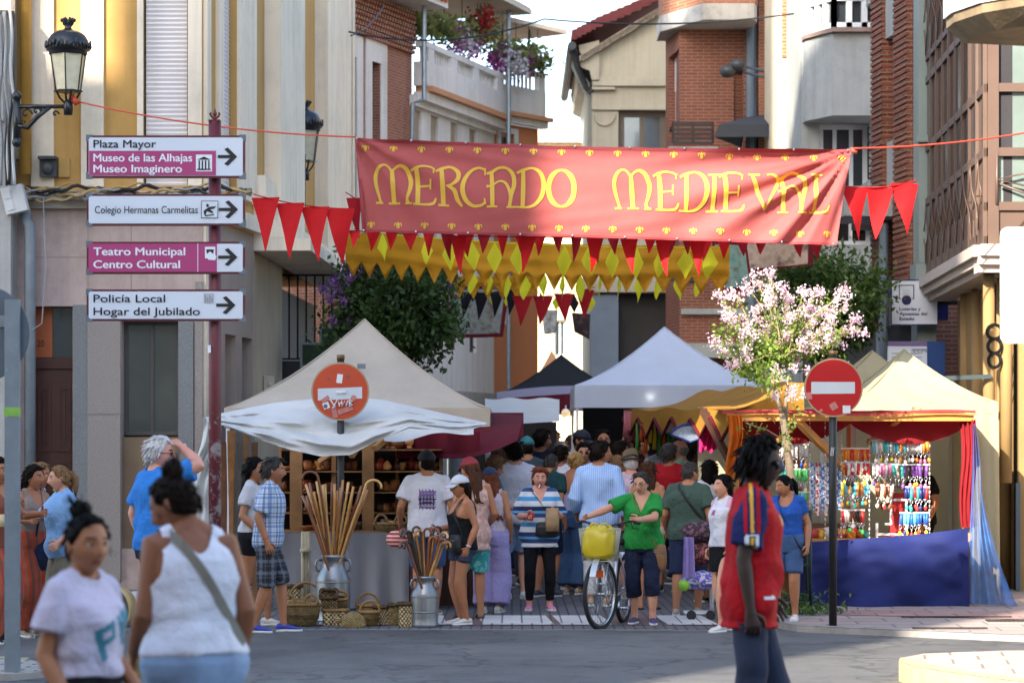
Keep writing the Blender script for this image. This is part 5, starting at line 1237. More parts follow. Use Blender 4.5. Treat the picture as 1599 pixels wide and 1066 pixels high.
awning('awning', 'pale inner cloth under the right half of the white awning', lambda u, v: P(600 + 140 * u, 640 + 12 * u + (48 - 26 * u) * v + 4 * math.sin(u * 8), 28.2 - .3 * v), whitec, 20, 8)
awning('cloth', 'rumpled white cloth hanging from the left end of the white awning', lambda u, v: P(318 + 26 * u - 36 * v * (1 - u * .6) + 5 * math.sin(v * 8), 652 + 178 * v - 4 * u, 26.9 + .06 * math.sin(u * 14 + v * 9) + .04 * math.sin(v * 17)), whitec, 14, 24, 'cloth')
awning('awning', 'maroon cloth awning with a sagging edge right of the white one', lambda u, v: P(640 + 178 * u - 10 * v * u, 636 + 12 * u + (70 - 30 * u + 18 * math.sin(math.pi * u)) * v, 30.4 - 1.7 * v - .25 * math.sin(math.pi * v) + .04 * math.sin(u * 22 + v * 4)), maroonc, 30, 14)
awning('awning', 'maroon inner cloth hanging dark under the left stall awning', lambda u, v: P(620 + 130 * u, 668 + 6 * u + (48 - 18 * u) * v, 28.8 + .05 * math.sin(u * 18)), maroonc, 24, 8)
awning('awning', 'white awning of a far left stall just right of the maroon one', lambda u, v: P(758 + 116 * u, 622 + 22 * u * v + 5 * math.sin(u * 3.1) * v + 30 * v * (1 - .6 * u) + 1.5 * math.sin(u * 14), 38 - 1.6 * v), whitec, 16, 8)
awning('awning', 'second white awning of a far left stall lower down', lambda u, v: P(762 + 112 * u, 650 + 2 * u + 14 * v * (1 - .6 * u), 36 - .8 * v), whitec, 16, 6)
awning('awning', 'pale topped maroon awning below the black tent', lambda u, v: P(776 + 120 * u, 612 - 10 * math.sin(math.pi * u * .5) + (14) * v, 46 - 1.5 * v), Mcloth('pale lilac canvas', '#8e8a9c', .2), 16, 6)
awning('awning', 'maroon front cloth of the awning below the black tent', lambda u, v: P(776 + 121 * u, 622 - 8 * u + (12 + 24 * u) * v, 44.4 - .1 * v + .06 * math.sin(u * 20)), maroonc, 20, 6)
awning('awning', 'maroon rolled awning end between the crowd and the far white awnings', lambda u, v: P(760 + 58 * u, 644 + 52 * v * (1 - .3 * u), 31.5 - .4 * v + .05 * math.sin(u * 12)), maroonc, 14, 8)
def mu_top(u, v):
 a = P(978, 640, 36).lerp(P(1150, 636, 28.6), u); b_ = P(1090, 612, 37).lerp(P(1262, 594, 29.0), u); p = a.lerp(b_, v); p.z -= .08 * math.sin(math.pi * v) - .02 * math.sin(u * 18 + v * 6); return p
mustard2 = Mcloth('dull mustard canvas', '#a0742c', .2, .85, .08, .4, 4)  # canopy cloth darkened in its colour to stand in for shade
mt = thing('market_stall', 'mustard canopied stall with a zigzag valance on the right of the street', 'stall', (2.4, 29, 0)); L0 = mt.location.copy()
m = MB(); m.grid(lambda u, v: mu_top(u, v) - L0, 34, 10); m.build('canopy', mustard2, mt, True)
def mu_val(u, v):
 p = mu_top(u, 0); saw = abs(((u * 6) % 1) * 2 - 1); p.z -= (.12 + .24 * (1 - saw)) * v; p.x -= .03 * v; return p - L0
m = MB(); m.grid(mu_val, 72, 6); m.build('valance', mustard2, mt, True)
m = MB(); pts = [mu_val(u, 1.0) for u in np.linspace(0, 1, 73)]; m.tube([p - Vector((.012, .01, 0)) for p in pts], .022, 5); m.build('valance_trim', mborder, mt, True)
m = MB(); m.grid(lambda u, v: P(1150 + 106 * u, 640 + 4 * v + (-40 * u) * (1 - v) + 100 * v, 28.7) - L0, 14, 8); m.build('end_wall', mustard2, mt, True)
m = MB(); wood_d = M('dark stained wood', '#43281a', .65, .2, 6); wood = M('honey wood', '#a5733c', .6, .2, 5, .25, 70); wood2 = M('brown wood', '#8a6238', .65, .25, 5, .25, 60)
for a in ((1150, 640, 28.7), (980, 640, 36)): q = P(*a) - L0; m = MB(); m.bar(q, (q.x, q.y, .06), .09); m.build('post', wood_d, mt)
m = MB()
m.bar(P(1098, 640, 30) - L0, P(1140, 720, 29.5) - L0, .07); m.build('brace', wood_d, mt)
m = MB(); m.grid(lambda u, v: P(1030 + 105 * u, 640 + 35 * v + 6 * u, 33.5 - 3 * u) - L0, 10, 4); m.build('inner_cloth', whitec, mt, True)
m = MB(); m.box(-.2, .2, .06, 1.6, 7, .85); m.build('counter', M('stall counter cloth', '#6d4a2c', .9, .2, 2), mt)
def tassels(label, px, py, Y, n, w_, hmin, hmax, cols, cat, name, group=None, seed=0):
 rg = random.Random(seed); k = Y / F; root = thing(name, label, cat, P(px, py, Y), 0, group)
 m = MB(); m.bar((-w_ / 2 * k, 0, 0), (w_ / 2 * k, 0, 0), .02); m.build('rail', wood_d, root)
 for i in range(n):
  x = (-.5 + (i + .5) / n) * w_ * k; h = (hmin + (hmax - hmin) * rg.random()) * k
  m = MB(); m.tube([(x, 0, 0), (x + .01, 0, -h * .5), (x, 0, -h)], [.010, .022, .030], 6); m.build('tassel', rg.choice(cols), root, True)
pk = Mcloth('pink yarn', '#b06a72', .1); gr_ = Mcloth('green yarn', '#3f7d3a', .1); ye = Mcloth('yellow yarn', '#c7a82e', .1); og = Mcloth('orange yarn', '#c25a1e', .1)
tassels('bunch of dusty pink tassels at the left corner of the mustard canopy', 988, 640, 35.5, 8, 28, 40, 52, [pk], 'tassels', 'tassel_bunch', None, 1)
tassels('row of green yellow and orange danglers under the mustard canopy', 1022, 660, 34.5, 9, 62, 25, 52, [gr_, ye, og, gr_], 'tassels', 'tassel_row', None, 2)
fan = thing('hand_fan', 'open painted hand fan with a blue rim under the mustard canopy', 'fan', P(1078, 690, 31)); k = 31 / F
m = MB(); m.add([(-2 * k, 0, 0), (2 * k, 0, 0)] + [(34 * k * math.cos(a), .01 * math.sin(a * 20), 28 * k * math.sin(a)) for a in np.linspace(.45, 2.7, 24)], [(0, 1) + tuple(range(2, 26))]); m.build('leaf', M('fan leaf', '#93a4b5', .7, .3, 30), fan)
m = MB(); m.tube([(0, -.01, 0)] + [(34 * k * math.cos(a), -.01, 28 * k * math.sin(a)) for a in np.linspace(.45, 2.7, 24)] + [(0, -.01, 0)], .014, 5); m.build('rim', M('fan blue', '#1d2f78', .5), fan)
awning('garment', 'bright pink cloth hanging beside the painted fan', lambda u, v: P(1094 + 24 * u + 4 * v * (u - .5), 662 + 42 * v + 3 * math.sin(u * 12), 30.6 + .05 * math.sin(u * 20 + v * 3)), Mcloth('hot pink cloth', '#c9246f', .25), 12, 8, 'garment')
st = thing('market_stall', 'left wooden stall with shelves of turned wooden goods under the white awning', 'stall', (X(540, 28.4), 28.4, 0)); LS = st.location.copy()
def lb(m, px0, py0, px1, py1, y0, y1, Y=None):
 Y = Y or y0; a = P(px0, py1, Y); b = P(px1, py0, Y); m.box(a.x - LS.x, y0 - LS.y, a.z, b.x - LS.x, y1 - LS.y, b.z)
m = MB()
for p0, p1, y0, y1 in ((453, 472, 28.4, 28.52), (566, 584, 28.4, 28.52), (518, 525, 28.6, 28.72), (436, 440, 28.9, 29.2), (618, 622, 28.9, 29.2), (686, 690, 28.9, 29.2)): m = MB(); lb(m, p0, 690, p1, 838, y0, y1); m.build('post', wood2, st)
m = MB(); lb(m, 436, 680, 600, 689, 28.41, 28.5); m.build('beam', wood2, st)
m = MB(); a = lambda px, py, Y: P(px, py, Y) - LS
m.bar(a(548, 712, 27.6), a(588, 655, 27.9), .06); m.bar(a(585, 700, 27.9), a(642, 652, 28.4), .06); m.bar(a(480, 700, 28), a(575, 690, 28.1), .05); m.bar(a(500, 720, 28.3), a(545, 690, 28), .05)
m.build('brace', wood, st)
m = MB()
for py in (701, 735, 768, 800): lb(m, 436, py, 690, py + 2.2, 28.55, 29.2)
m.build('shelf', wood2, st)
m = MB(); lb(m, 436, 690, 692, 950, 29.22, 29.28); m.build('back_panel', M('dark stall back', '#2d1d14', .8, .3, 3), st)
m = MB(); lb(m, 425, 830, 668, 836, 27.9, 28.9); m.build('counter_top', wood2, st)
greyc = Mcloth('grey linen', '#8f8f94', .1, .9, .06, .3, 4)
m = MB(); x0, x1 = X(430, 28) - LS.x, X(640, 28) - LS.x
m.grid(lambda u, v: (x0 + (x1 - x0) * u, -.52 + .05 * math.sin(u * 31) * v + .02 * math.sin(u * 11), .84 - .82 * v), 60, 8); m.build('front_cloth', greyc, st, True)
m = MB(); m.grid(lambda u, v: (x1 + .01 + .25 * u, -.50 + .04 * math.sin(u * 12), .84 - .82 * v), 10, 6); m.grid(lambda u, v: (x1 + .255, -.50 + .9 * u, .84 - .82 * v), 10, 6); m.build('side_cloth', Mcloth('salmon linen', '#a07068', .15), st, True)  # pink strip puts the lit end of the front cloth into colour
m = MB(); xx = X(668, 28) - LS.x; m.grid(lambda u, v: (x1 + .26 + .55 * u, -.1 + .03 * math.sin(u * 14), .80 - .78 * v), 10, 6); m.build('side_cloth', Mcloth('brown cloth', '#5c453a', .1), st, True)
gmats = [M('goods' + str(i), c, .45, .2, 12) for i, c in enumerate(('#8a4f24', '#a8632e', '#6b3a1c', '#b98046', '#4a2a17', '#9c3b22'))]
def prof_obj(name, prof, mat, r):
 m = MB(); m.lathe([(a * r, b * r) for a, b in prof], n=14); return m.build(name, mat, None, True)
kinds = [('bowl', [(.3, 0), (.55, .1), (.95, .55), (1, .75), (.92, .75), (.5, .2), (.1, .12)], 'turned wooden bowl'), ('jar', [(.6, 0), (.8, .2), (.85, .9), (.6, 1.3), (.4, 1.4), (.5, 1.6), (.2, 1.75), (.15, 1.9)], 'lidded wooden jar'),
         ('mortar', [(.7, 0), (.45, .15), (.4, .4), (.75, .8), (.85, 1.6), (.75, 1.6), (.6, .9)], 'wooden mortar'), ('barrel', [(.6, 0), (.75, .4), (.8, .8), (.75, 1.2), (.6, 1.6)], 'small wooden barrel')]
protos = {}
rg = random.Random(5)
rows = [(699, 445, 515, 'top'), (699, 530, 563, 'top'), (699, 590, 686, 'top'), (733, 445, 515, 'second'), (733, 590, 686, 'second'), (733, 474, 563, 'second'), (766, 440, 452, 'third'), (766, 474, 563, 'third'), (766, 590, 686, 'third'), (799, 440, 452, 'lowest'), (799, 474, 563, 'lowest'), (799, 590, 686, 'lowest'), (829, 474, 563, 'counter'), (829, 590, 660, 'counter')]
for py, p0, p1, rn in rows:
 x = p0 + 5
 while x < p1 - 3:
  kd = rg.choice(kinds); mi = rg.randrange(len(gmats)); key = (kd[0], mi)
  if key not in protos: q_ = prof_obj(kd[0], kd[1], gmats[mi], .06); protos[key] = q_.data; bpy.data.objects.remove(q_)
  o = bpy.data.objects.new(kd[0], protos[key]); COL.objects.link(o)
  s = .7 + .6 * rg.random(); Y = 28.75 + .25 * rg.random() if rn != 'counter' else 28.25 + .25 * rg.random()
  q = P(x, py, 28.6); o.location = (X(x, Y), Y, Zp(py + .3, 28.55) if rn != 'counter' else Zp(830, 27.9) + .002); o.scale = (s,) * 3
  tag(o, '%s standing on the %s of the left wooden stall' % (kd[2], 'counter' if rn == 'counter' else rn + ' shelf'), kd[0], 'turned wooden goods on the left stall')
  x += 7.5 * s + 1
for px, w_, py0, c, lab in ((350, 7, 690, '#6d4426', 'dark brown'), (361, 9, 672, '#9a6b3c', 'honey coloured'), (374, 5, 690, '#5b5550', 'grey'), (384, 10, 668, '#8c6238', 'broad brown'), (398, 8, 690, '#6b4a30', 'narrow brown')):
 m = MB(); k = 27.6 / F; h = Zp(py0, 27.6) - .06
 m.grid(lambda u, v: ((u - .5) * w_ * k * (1 + .3 * math.sin(v * 5 + px)), .02 * math.sin(v * 3), h * v), 4, 12); m.grid(lambda u, v: ((.5 - u) * w_ * k * (1 + .3 * math.sin(v * 5 + px)), .02 * math.sin(v * 3) + .03, h * v), 4, 12)
 o = m.build('wood_board', M('board' + str(px), c, .7, .3, 6, .3), None, True); o.location = (X(px, 27.6), 27.6, .06); tag(o, lab + ' rough board standing upright behind the maroon direction post', 'board')
alu = M('dull aluminium', '#8f9296', .38, .15, 3, .15, 30, metal=.75)
def churn(label, px, py, Y, h, r):
 c = Vector((X(px, Y), Y, 0)); t = thing('milk_churn', label, 'milk churn', c, 0, 'milk churns filled with walking sticks')
 m = MB(); m.lathe([(r * .93, 0), (r, .015), (r, .03), (r * .96, .045), (r * .98, .1), (r * .98, h * .62), (r * .96, h * .66), (r * .72, h * .80), (r * .66, h * .83), (r * .66, h * .93), (r * .74, h * .96), (r * .74, h), (r * .68, h), (r * .62, h * .93), (r * .62, h * .5)], n=32, cap=False); m.build('body', alu, t, True)
 m = MB()
 for z in (.30, .60): m.tube([(r * 1.0 * math.cos(a), r * 1.0 * math.sin(a), h * z) for a in np.linspace(0, 2 * math.pi, 25)], .007, 6, cap=False)
 m.build('band', alu, t, True)
 for sx in (-1, 1): m = MB(); m.tube([(sx * r * .68, 0, h * .92), (sx * r * .95, -.02, h * .92), (sx * r * 1.02, -.02, h * .84), (sx * r * .9, -.02, h * .76), (sx * r * .78, 0, h * .76)], .013, 8); m.build('handle', alu, t, True)
 return c, h, r
c1 = churn('taller milk churn holding long straight walking sticks, left of the sign pole', 521, 965, 25.9, .68, .175)
c2 = churn('shorter wide milk churn holding crook handled canes on the right', 664, 980, 25.15, .50, .135)
cm = [M('cane' + str(i), c, .4, .25, 14, coat=.3) for i, c in enumerate(('#a86f35', '#8c4e22', '#c29557', '#6e3a1a', '#b8823f', '#3a2a20'))]
rg = random.Random(2)
for i in range(26):
 (cx, cy, _), h, r = c1; a = rg.random() * 6.28; rr = r * .5 * math.sqrt(rg.random()); tx = -.48 + .96 * (i + .5) / 26 + rg.uniform(-.03, .03)
 base = Vector((cx - tx * .30 + rr * .2 * math.cos(a), cy + rr * math.sin(a), .05)); L_ = rg.uniform(1.28, 1.42)
 d = Vector((tx, rg.uniform(-.12, .12), 1.25)).normalized(); m = MB(); pts = [base + d * (L_ * t) + Vector((.006 * math.sin(t * 9 + i), 0, 0)) for t in np.linspace(0, 1, 9)]
 if i in (7, 24): e = pts[-1]; s = 1 if i > 12 else -1; pts = pts + [e + Vector((s * .10 * (1 - math.cos(q)) / 2 * 1.6, 0, .07 * math.sin(q))) for q in np.linspace(.4, 3.4, 8)]
 m.tube(pts, .0135, 7); o = m.build('walking_stick', rg.choice(cm[:5] if i % 6 else cm), None, True); recenter(o, base)
 tag(o, 'long wooden walking stick leaning in the taller milk churn', 'walking stick', 'walking sticks in the taller milk churn')
for i in range(20):
 (cx, cy, _), h, r = c2; a = rg.random() * 6.28; rr = r * .5 * math.sqrt(rg.random()); tx = -.29 + .58 * (i + .5) / 20 + rg.uniform(-.02, .02)
 base = Vector((cx - tx * .35 + rr * .15 * math.cos(a), cy + rr * math.sin(a), .04)); L_ = rg.uniform(.76, .92)
 d = Vector((tx, rg.uniform(-.1, .1), .8)).normalized(); pts = [base + d * (L_ * t) for t in np.linspace(0, 1, 8)]; e = pts[-1]; s = rg.choice((-1, 1)) if abs(tx) < .12 else math.copysign(1, tx)
 yy = rg.uniform(-.03, .03); pts += [e + Vector((s * .036 * (1 - math.cos(q)), yy * q, .038 * math.sin(q))) + d * .01 for q in np.linspace(.3, 3.7, 10)]
 m = MB(); m.tube(pts, .0125, 7); o = m.build('crook_cane', rg.choice(cm), None, True); recenter(o, base)
 tag(o, 'short cane with a bent crook handle in the shorter milk churn', 'cane', 'crook handled canes in the shorter milk churn')
m = MB()
for k in range(3): m.tube([(X(474 + 4 * k, 26.8), 26.8 + .03 * k, 0), (X(473 + 4 * k, 26.8), 26.85, Zp(830, 26.8))], .022, 8)
m.tube([(X(478, 26.8), 26.765, Zp(862, 26.8)), (X(478, 26.8), 26.765, Zp(856, 26.8))], .06, 10)
o = m.build('wood_poles', M('pale pole', '#a39a80', .7, .15, 6), None, True); recenter(o, (X(478, 26.8), 26.8, 0)); tag(o, 'bundle of pale poles tied with tape against the left stall cloth', 'poles')
def Mwicker(name, c1, c2, su=60, sv=42):
 if name in MATS: return MATS[name]
 g = newmat(name); tc = g.n('ShaderNodeTexCoord'); sp = g.n('ShaderNodeSeparateXYZ'); g.l(tc.outputs['Object'], sp.inputs[0])
 ang = g.math('ARCTAN2', sp.outputs[1], sp.outputs[0]); cu = g.math('SINE', g.math('MULTIPLY', ang, float(su) / 2)); cv = g.math('SINE', g.math('MULTIPLY', sp.outputs[2], 2 * math.pi * sv))
 chk = g.math('MULTIPLY', cu, cv); n = g.noise(18, 4)
 r = g.ramp(g.math('ADD', g.math('MULTIPLY', chk, .28), n), [(.25, c2), (.75, c1)]); g.l(r.outputs[0], g.b.inputs['Base Color']); g.b.inputs['Roughness'].default_value = .75; g.bump(chk, .9, .012); return g.m
wk = [Mwicker('wicker a', '#cbb07a', '#7d6238'), Mwicker('wicker b', '#d8c294', '#6d5530', 34, 22), Mwicker('wicker c', '#b8985e', '#6a4f2a', 80, 60)]
rimm = M('wicker rim', '#8a683a', .7, .25, 30, .4)
def basket(label, px, py, Y, w_, h, mat, shape='round', handle=None, dark_rim=False, tilt=0, z=0.0, ratio=.75):
 k = Y / F; rx = w_ * k / 2; hh = h * k; t = thing('wicker_basket', label, 'basket', (X(px, Y), Y, z), 0, 'wicker baskets in front of the left stall'); t.rotation_euler = (R(tilt), 0, 0)
 e = 2.0 if shape == 'round' else 5.0; n = 28
 def ring(s, zz): return [(s * rx * math.copysign(abs(math.cos(a)) ** (2 / e), math.cos(a)), s * rx * ratio * math.copysign(abs(math.sin(a)) ** (2 / e), math.sin(a)), zz) for a in [2 * math.pi * i / n for i in range(n)]]
 prof = {'round': [(.72, 0), (.86, hh * .35), (.97, hh * .75), (1, hh)], 'box': [(.94, 0), (.97, hh * .4), (1, hh)]}[shape]
 m = MB(); m.loft([ring(s, zz) for s, zz in prof] + [ring(.94, hh), ring(.9, hh * .35), ring(.3, hh * .3)], cap=True); m.build('body', mat, t, shape == 'round')
 m = MB(); rr = ring(1.0, hh); m.tube([Vector(p) for p in rr] + [rr[0]], .016, 6, cap=False)
 if dark_rim:
  for i in range(0, n): m.tube([Vector(rr[i]) + Vector((0, 0, .018)), Vector(rr[i]) - Vector((0, 0, .018))], .02 if i % 2 else .012, 5)
 m.build('rim', rimm if not dark_rim else M('dark rim', '#4e3a1f', .7, .5, 60), t, True)
 if handle == 'arch':
  m = MB(); m.tube([(rx * .96 * math.cos(a), 0, hh + rx * 1.05 * math.sin(a)) for a in np.linspace(0, math.pi, 16)], .014, 7); m.build('handle', rimm, t, True)
 if handle == 'ears':
  for sx in (-1, 1): m = MB(); m.tube([(sx * rx * .55 + .35 * rx * math.cos(a), -rx * ratio * .7, hh + .10 * math.sin(a)) for a in np.linspace(0, math.pi, 10)], .014, 7); m.build('handle', rimm, t, True)
 return t
basket('large oval basket with two ear handles next to the plaid shorts man', 470, 978, 25.3, 64, 34, wk[2], 'round', 'ears')
basket('round basket with a tall arched handle behind the large oval one', 478, 945, 26.2, 54, 30, wk[0], 'round', 'arch')
basket('open weave upright basket lid leaning behind the arched basket', 455, 940, 26.5, 32, 50, wk[1], 'box', None, True)
basket('small square basket in the middle of the basket row', 524, 976, 25.4, 40, 24, wk[1], 'box', None)
basket('small basket lying on its side on top of the square one', 515, 950, 25.5, 26, 28, wk[1], 'box', None, True, 38, .17)
basket('narrow arched handle basket leaning over the row', 533, 952, 25.6, 22, 24, wk[0], 'round', 'arch', False, 20, .12)
basket('brown round basket with a hooped handle before the sign pole', 578, 979, 25.3, 32, 22, wk[2], 'round', 'arch')
basket('pale basket with a hooped handle just behind the brown one', 575, 965, 25.9, 36, 26, wk[0], 'round', 'arch')
basket('dark rimmed square basket left of the tall one at the row end', 598, 977, 25.5, 28, 28, wk[1], 'box', None, True)
basket('dark rimmed square basket second from the right end of the row', 622, 977, 25.4, 30, 32, wk[0], 'box', None, True)
basket('dark rimmed square basket at the right end touching the wide churn', 640, 979, 25.2, 34, 36, wk[1], 'box', None, True)
m = MB(); k = 25.1 / F      # turtle shaped straw lid
m.ball((0, 0, .04), (20 * k, 14 * k, 18 * k), 18, 9);
for sx, sy in ((-1, -1), (1, -1), (1, 1), (-1, 1)): m.ball((sx * 15 * k, sy * 8 * k, .02), (.03, .03, .025), 8, 5)
m.ball((-23 * k, -.02, .07), (.035, .03, .03), 8, 6)
o = m.build('straw_turtle', Mwicker('straw', '#c2a56a', '#7a6032', 30, 60), None, True); o.location = (X(552, 25.1), 25.1, .0); tag(o, 'small turtle shaped straw basket at the front of the row', 'straw turtle')
m = MB()     # grain sieve on the pavement at left
def sieve_ring(r0, r1, d): m.loft([[(r * math.cos(a), y, r * math.sin(a)) for a in np.linspace(0, 2 * math.pi, 37)[:-1]] for r, y in ((r0, 0), (r0, d), (r1, d), (r1, 0), (r0, 0))], cap=False)
sieve_ring(.185, .172, .11); root = thing('grain_sieve', 'round wooden grain sieve standing on its rim on the left pavement', 'sieve', (X(182, 25.2), 25.2, .185)); root.rotation_euler = (R(8), R(0), R(-38))
m.build('hoop', M('sieve wood', '#b39560', .6, .15, 5), root, True); m = MB(); sieve_ring(.19, .186, .05); m.build('outer_hoop', M('sieve wood pale', '#c9ae78', .6, .1, 5), root, True)
m = MB(); m.add([(.172 * math.cos(a), .06, .172 * math.sin(a)) for a in np.linspace(0, 2 * math.pi, 37)[:-1]], [tuple(range(36))]); m.build('mesh_screen', M('sieve mesh', '#55585a', .5, .2, 80), root)
m = MB(); m.grid(lambda u, v: (.14 * math.sin(math.pi * u) * math.cos(6.28 * v) * (1.1 + .2 * math.sin(v * 20)), .12 * math.sin(math.pi * u) * math.sin(6.28 * v), .17 - .17 * math.cos(math.pi * u)), 14, 20); o = m.build('plastic_bag', M('white plastic bag', '#b9bcbc', .4, .05), None, True); o.location = (X(213, 25.4), 25.4, .0); tag(o, 'crumpled white plastic bag on the pavement beside the sieve', 'bag')
m = MB(); m.grid(lambda u, v: (.13 * math.sin(math.pi * u) * math.cos(6.28 * v), .10 * math.sin(math.pi * u) * math.sin(6.28 * v), .10 - .10 * math.cos(math.pi * u)), 10, 16)
g = newmat('red stripes'); s_ = g.math('SINE', g.math('MULTIPLY', g.xyz()[2], 150.0)); r = g.ramp(s_, [(.45, '#b53a3a'), (.55, '#d8cfc8')]); g.l(r.outputs[0], g.b.inputs['Base Color'])
o = m.build('striped_bag', g.m, None, True); o.location = P(622, 856, 27.2); tag(o, 'small red and white striped bag hanging at the right end of the left stall counter', 'bag')
bk2 = basket('shallow wicker tray of small goods on the right end of the stall counter', 612, 833, 28.0, 56, 14, wk[2], 'round', 'ears', z=Zp(831, 28.0)); del bk2['group']
ks = thing('market_stall', 'keyring stall with an orange wood frame and blue cloth skirt at right', 'stall', (X(1330, 27.7), 27.7, .06)); LK = ks.location.copy()
def kb(m, px0, py0, px1, py1, y0, y1): a = P(px0, py1, y0); b = P(px1, py0, y0); m.box(a.x - LK.x, y0 - LK.y, a.z - LK.z, b.x - LK.x, y1 - LK.y, b.z - LK.z)
ak = lambda px, py, Y: P(px, py, Y) - LK
woodo = M('orange pine', '#b9803c', .5, .15, 5, .2, 60)
m = MB(); kb(m, 1136, 645, 1521, 657, 27.7, 27.8); m.build('beam', woodo, ks)
for a_, c, y1, Y_ in ((1506, 1518, 945, 27.85), (1143, 1155, 945, 27.85), (1324, 1336, 820, 29.2)): m = MB(); kb(m, a_, 657, c, y1, Y_, Y_ + .1); m.build('post', woodo, ks)
m = MB(); m.bar(ak(1244, 655, 27.75), ak(1318, 730, 28.2), .07); m.bar(ak(1402, 655, 27.8), ak(1358, 690, 29.2), .06); m.bar(ak(1250, 655, 27.8), ak(1214, 690, 28), .05); m.build('brace', woodo, ks)
redcl = Mcloth('red drape', '#93262d', .35, .8, .06, .3, 4); pinkcl = Mcloth('sun bleached red cloth', '#b0474a', .35, .8)
m = MB(); m.grid(lambda u, v: ak(1128 + 396 * u, 642 - 3 * math.sin(u * 9) + 4 * v, 27.62 + .0 * v) + Vector((0, 2.2 * v * 0 + .0, 0)), 30, 2); m.build('canopy_edge', pinkcl, ks, True)
m = MB(); m.grid(lambda u, v: (ak(1128, 642, 27.65).x + (ak(1524, 642, 27.65).x - ak(1128, 642, 27.65).x) * u, 27.66 - LK.y + 1.9 * v, ak(1128, 641, 27.65).z + .05 * v - .06 * math.sin(u * 3 * math.pi) ** 2 * math.sin(math.pi * v)), 30, 8); m.build('canopy', redcl, ks, True)
def sw(u, v):
 sc = abs(math.sin(u * math.pi * 2)); return ak(1140 + 376 * u, 657 + (4 + 32 * sc ** .8) * v, 28.0 + .04 * math.sin(u * 40) * v)
m = MB(); m.grid(sw, 60, 6); m.build('swag', redcl, ks, True)
m = MB(); m.grid(lambda u, v: ak(1498 + 26 * u + 4 * v * (1 - u) + 3 * math.sin(v * 6), 655 + 168 * v, 27.7 + .10 * (1 - u) + .035 * math.sin(u * 22 + v * 3)), 16, 16); m.build('side_drape', redcl, ks, True)
bluec = Mcloth('blue skirt cloth', '#222b62', .12, .75, .08, .25, 3)
skt = [(1266, 846), (1300, 843), (1385, 838), (1450, 832), (1512, 824)]
def skirt(u, v):
 px, pt_ = poly(skt, u); f_ = .08 * math.sin(u * 9 + v * 4) * v + .045 * math.sin(u * 16 - v * 5 + 1) + .012 * math.sin((u * .8 + v) * 22) * math.sin(u * 5) + .03 * math.exp(-((v - .5 + .4 * math.sin(u * 2.6)) / .05) ** 2) + .025 * math.exp(-((v - .25 - .5 * u * u) / .04) ** 2); return ak(px + 2 * v, pt_ + (948 - pt_) * v, 27.62 - .10 * v - f_)
m = MB(); m.grid(skirt, 60, 16); m.build('skirt', bluec, ks, True)
m = MB(); m.grid(lambda u, v: Vector((ak(1266, 846, 27.62).x + .01, -.08 + 1.2 * u, .70 - .70 * v + .0)), 8, 6); m.build('skirt_side', bluec, ks, True)
def Mtulle():
 g = newmat('blue tulle'); n = g.noise(9, 5); r = g.ramp(n, [(.3, '#1f4f8f'), (.7, '#3b6fb0')]); g.l(r.outputs[0], g.b.inputs['Base Color']); g.b.inputs['Roughness'].default_value = .5
 tr = g.n('ShaderNodeBsdfTransparent'); mx = g.n('ShaderNodeMixShader'); mx.inputs[0].default_value = .72; g.l(tr.outputs[0], mx.inputs[1]); g.l(g.b.outputs[0], mx.inputs[2]); g.l(mx.outputs[0], g.t.nodes['Material Output'].inputs[0]); return g.m
def tulle(u, v):
 t = v; x0 = 1519 - 12 * t ** 2; x1 = 1524 + 10 * math.sin(v * 4) + 70 * max(0, t - .35) ** 1.5 * 2.0; return ak(x0 + (x1 - x0) * u, 662 + 280 * v + 4 * u * v, 27.6 + .05 * math.sin(u * 19 + v * 2) - .25 * v * v * u)
m = MB(); m.grid(tulle, 30, 40); m.build('tulle_drape', Mtulle(), ks, True)
m = MB(); kb(m, 1218, 842, 1510, 848, 27.75, 28.9); m.build('counter_top', wood, ks)
orc = Mcloth('orange ribbon', '#c4641c', .35)
m = MB()
for x0, x1, y1 in ((1136, 1150, 745), (1150, 1158, 728)): m.grid(lambda u, v: ak(x0 + (x1 - x0) * u + 3 * math.sin(v * 5), 648 + (y1 - 648) * v, 27.55 + .04 * math.sin(u * 9 + v * 4)), 6, 12)
m.build('ribbon', orc, ks, True)
chainm = M('white chain', '#c3c1bd', .4, .1)
m = MB()
for px, Y, y1 in ((1218, 28.0, 838), (1265, 28.0, 838), (1314, 28.1, 850), (1358, 28.1, 930), (1406, 28.1, 700), (1452, 28.05, 945), (1289, 28, 930)):
 p0, p1 = ak(px, 657, Y), ak(px, y1, Y); n = int((p0.z - p1.z) / .05)
 for i in range(n): a_ = p0.lerp(p1, i / n); m.tube([a_ + Vector((0, 0, -.004)), a_ + Vector((0, 0, -.040))], .010 if i % 2 else .005, 5)
m.build('chain', chainm, ks, True)
kcol = {n: M('strap ' + n, c, .5, .1, 20) for n, c in (('red', '#c0262b'), ('white', '#d5d2cc'), ('sky', '#5bb3cf'), ('orange', '#d8822a'), ('yellow', '#d9c22e'), ('teal', '#2f9f98'), ('blue', '#2159b8'), ('navy', '#1c2c66'), ('pink', '#d07ba8'), ('purple', '#6b3f8c'), ('green', '#3f9a52'), ('brown', '#6e3d22'), ('black', '#1c1b1e'))}
silver = M('keyring steel', '#b9bbbf', .25, .1, metal=.9)
kmesh = {}
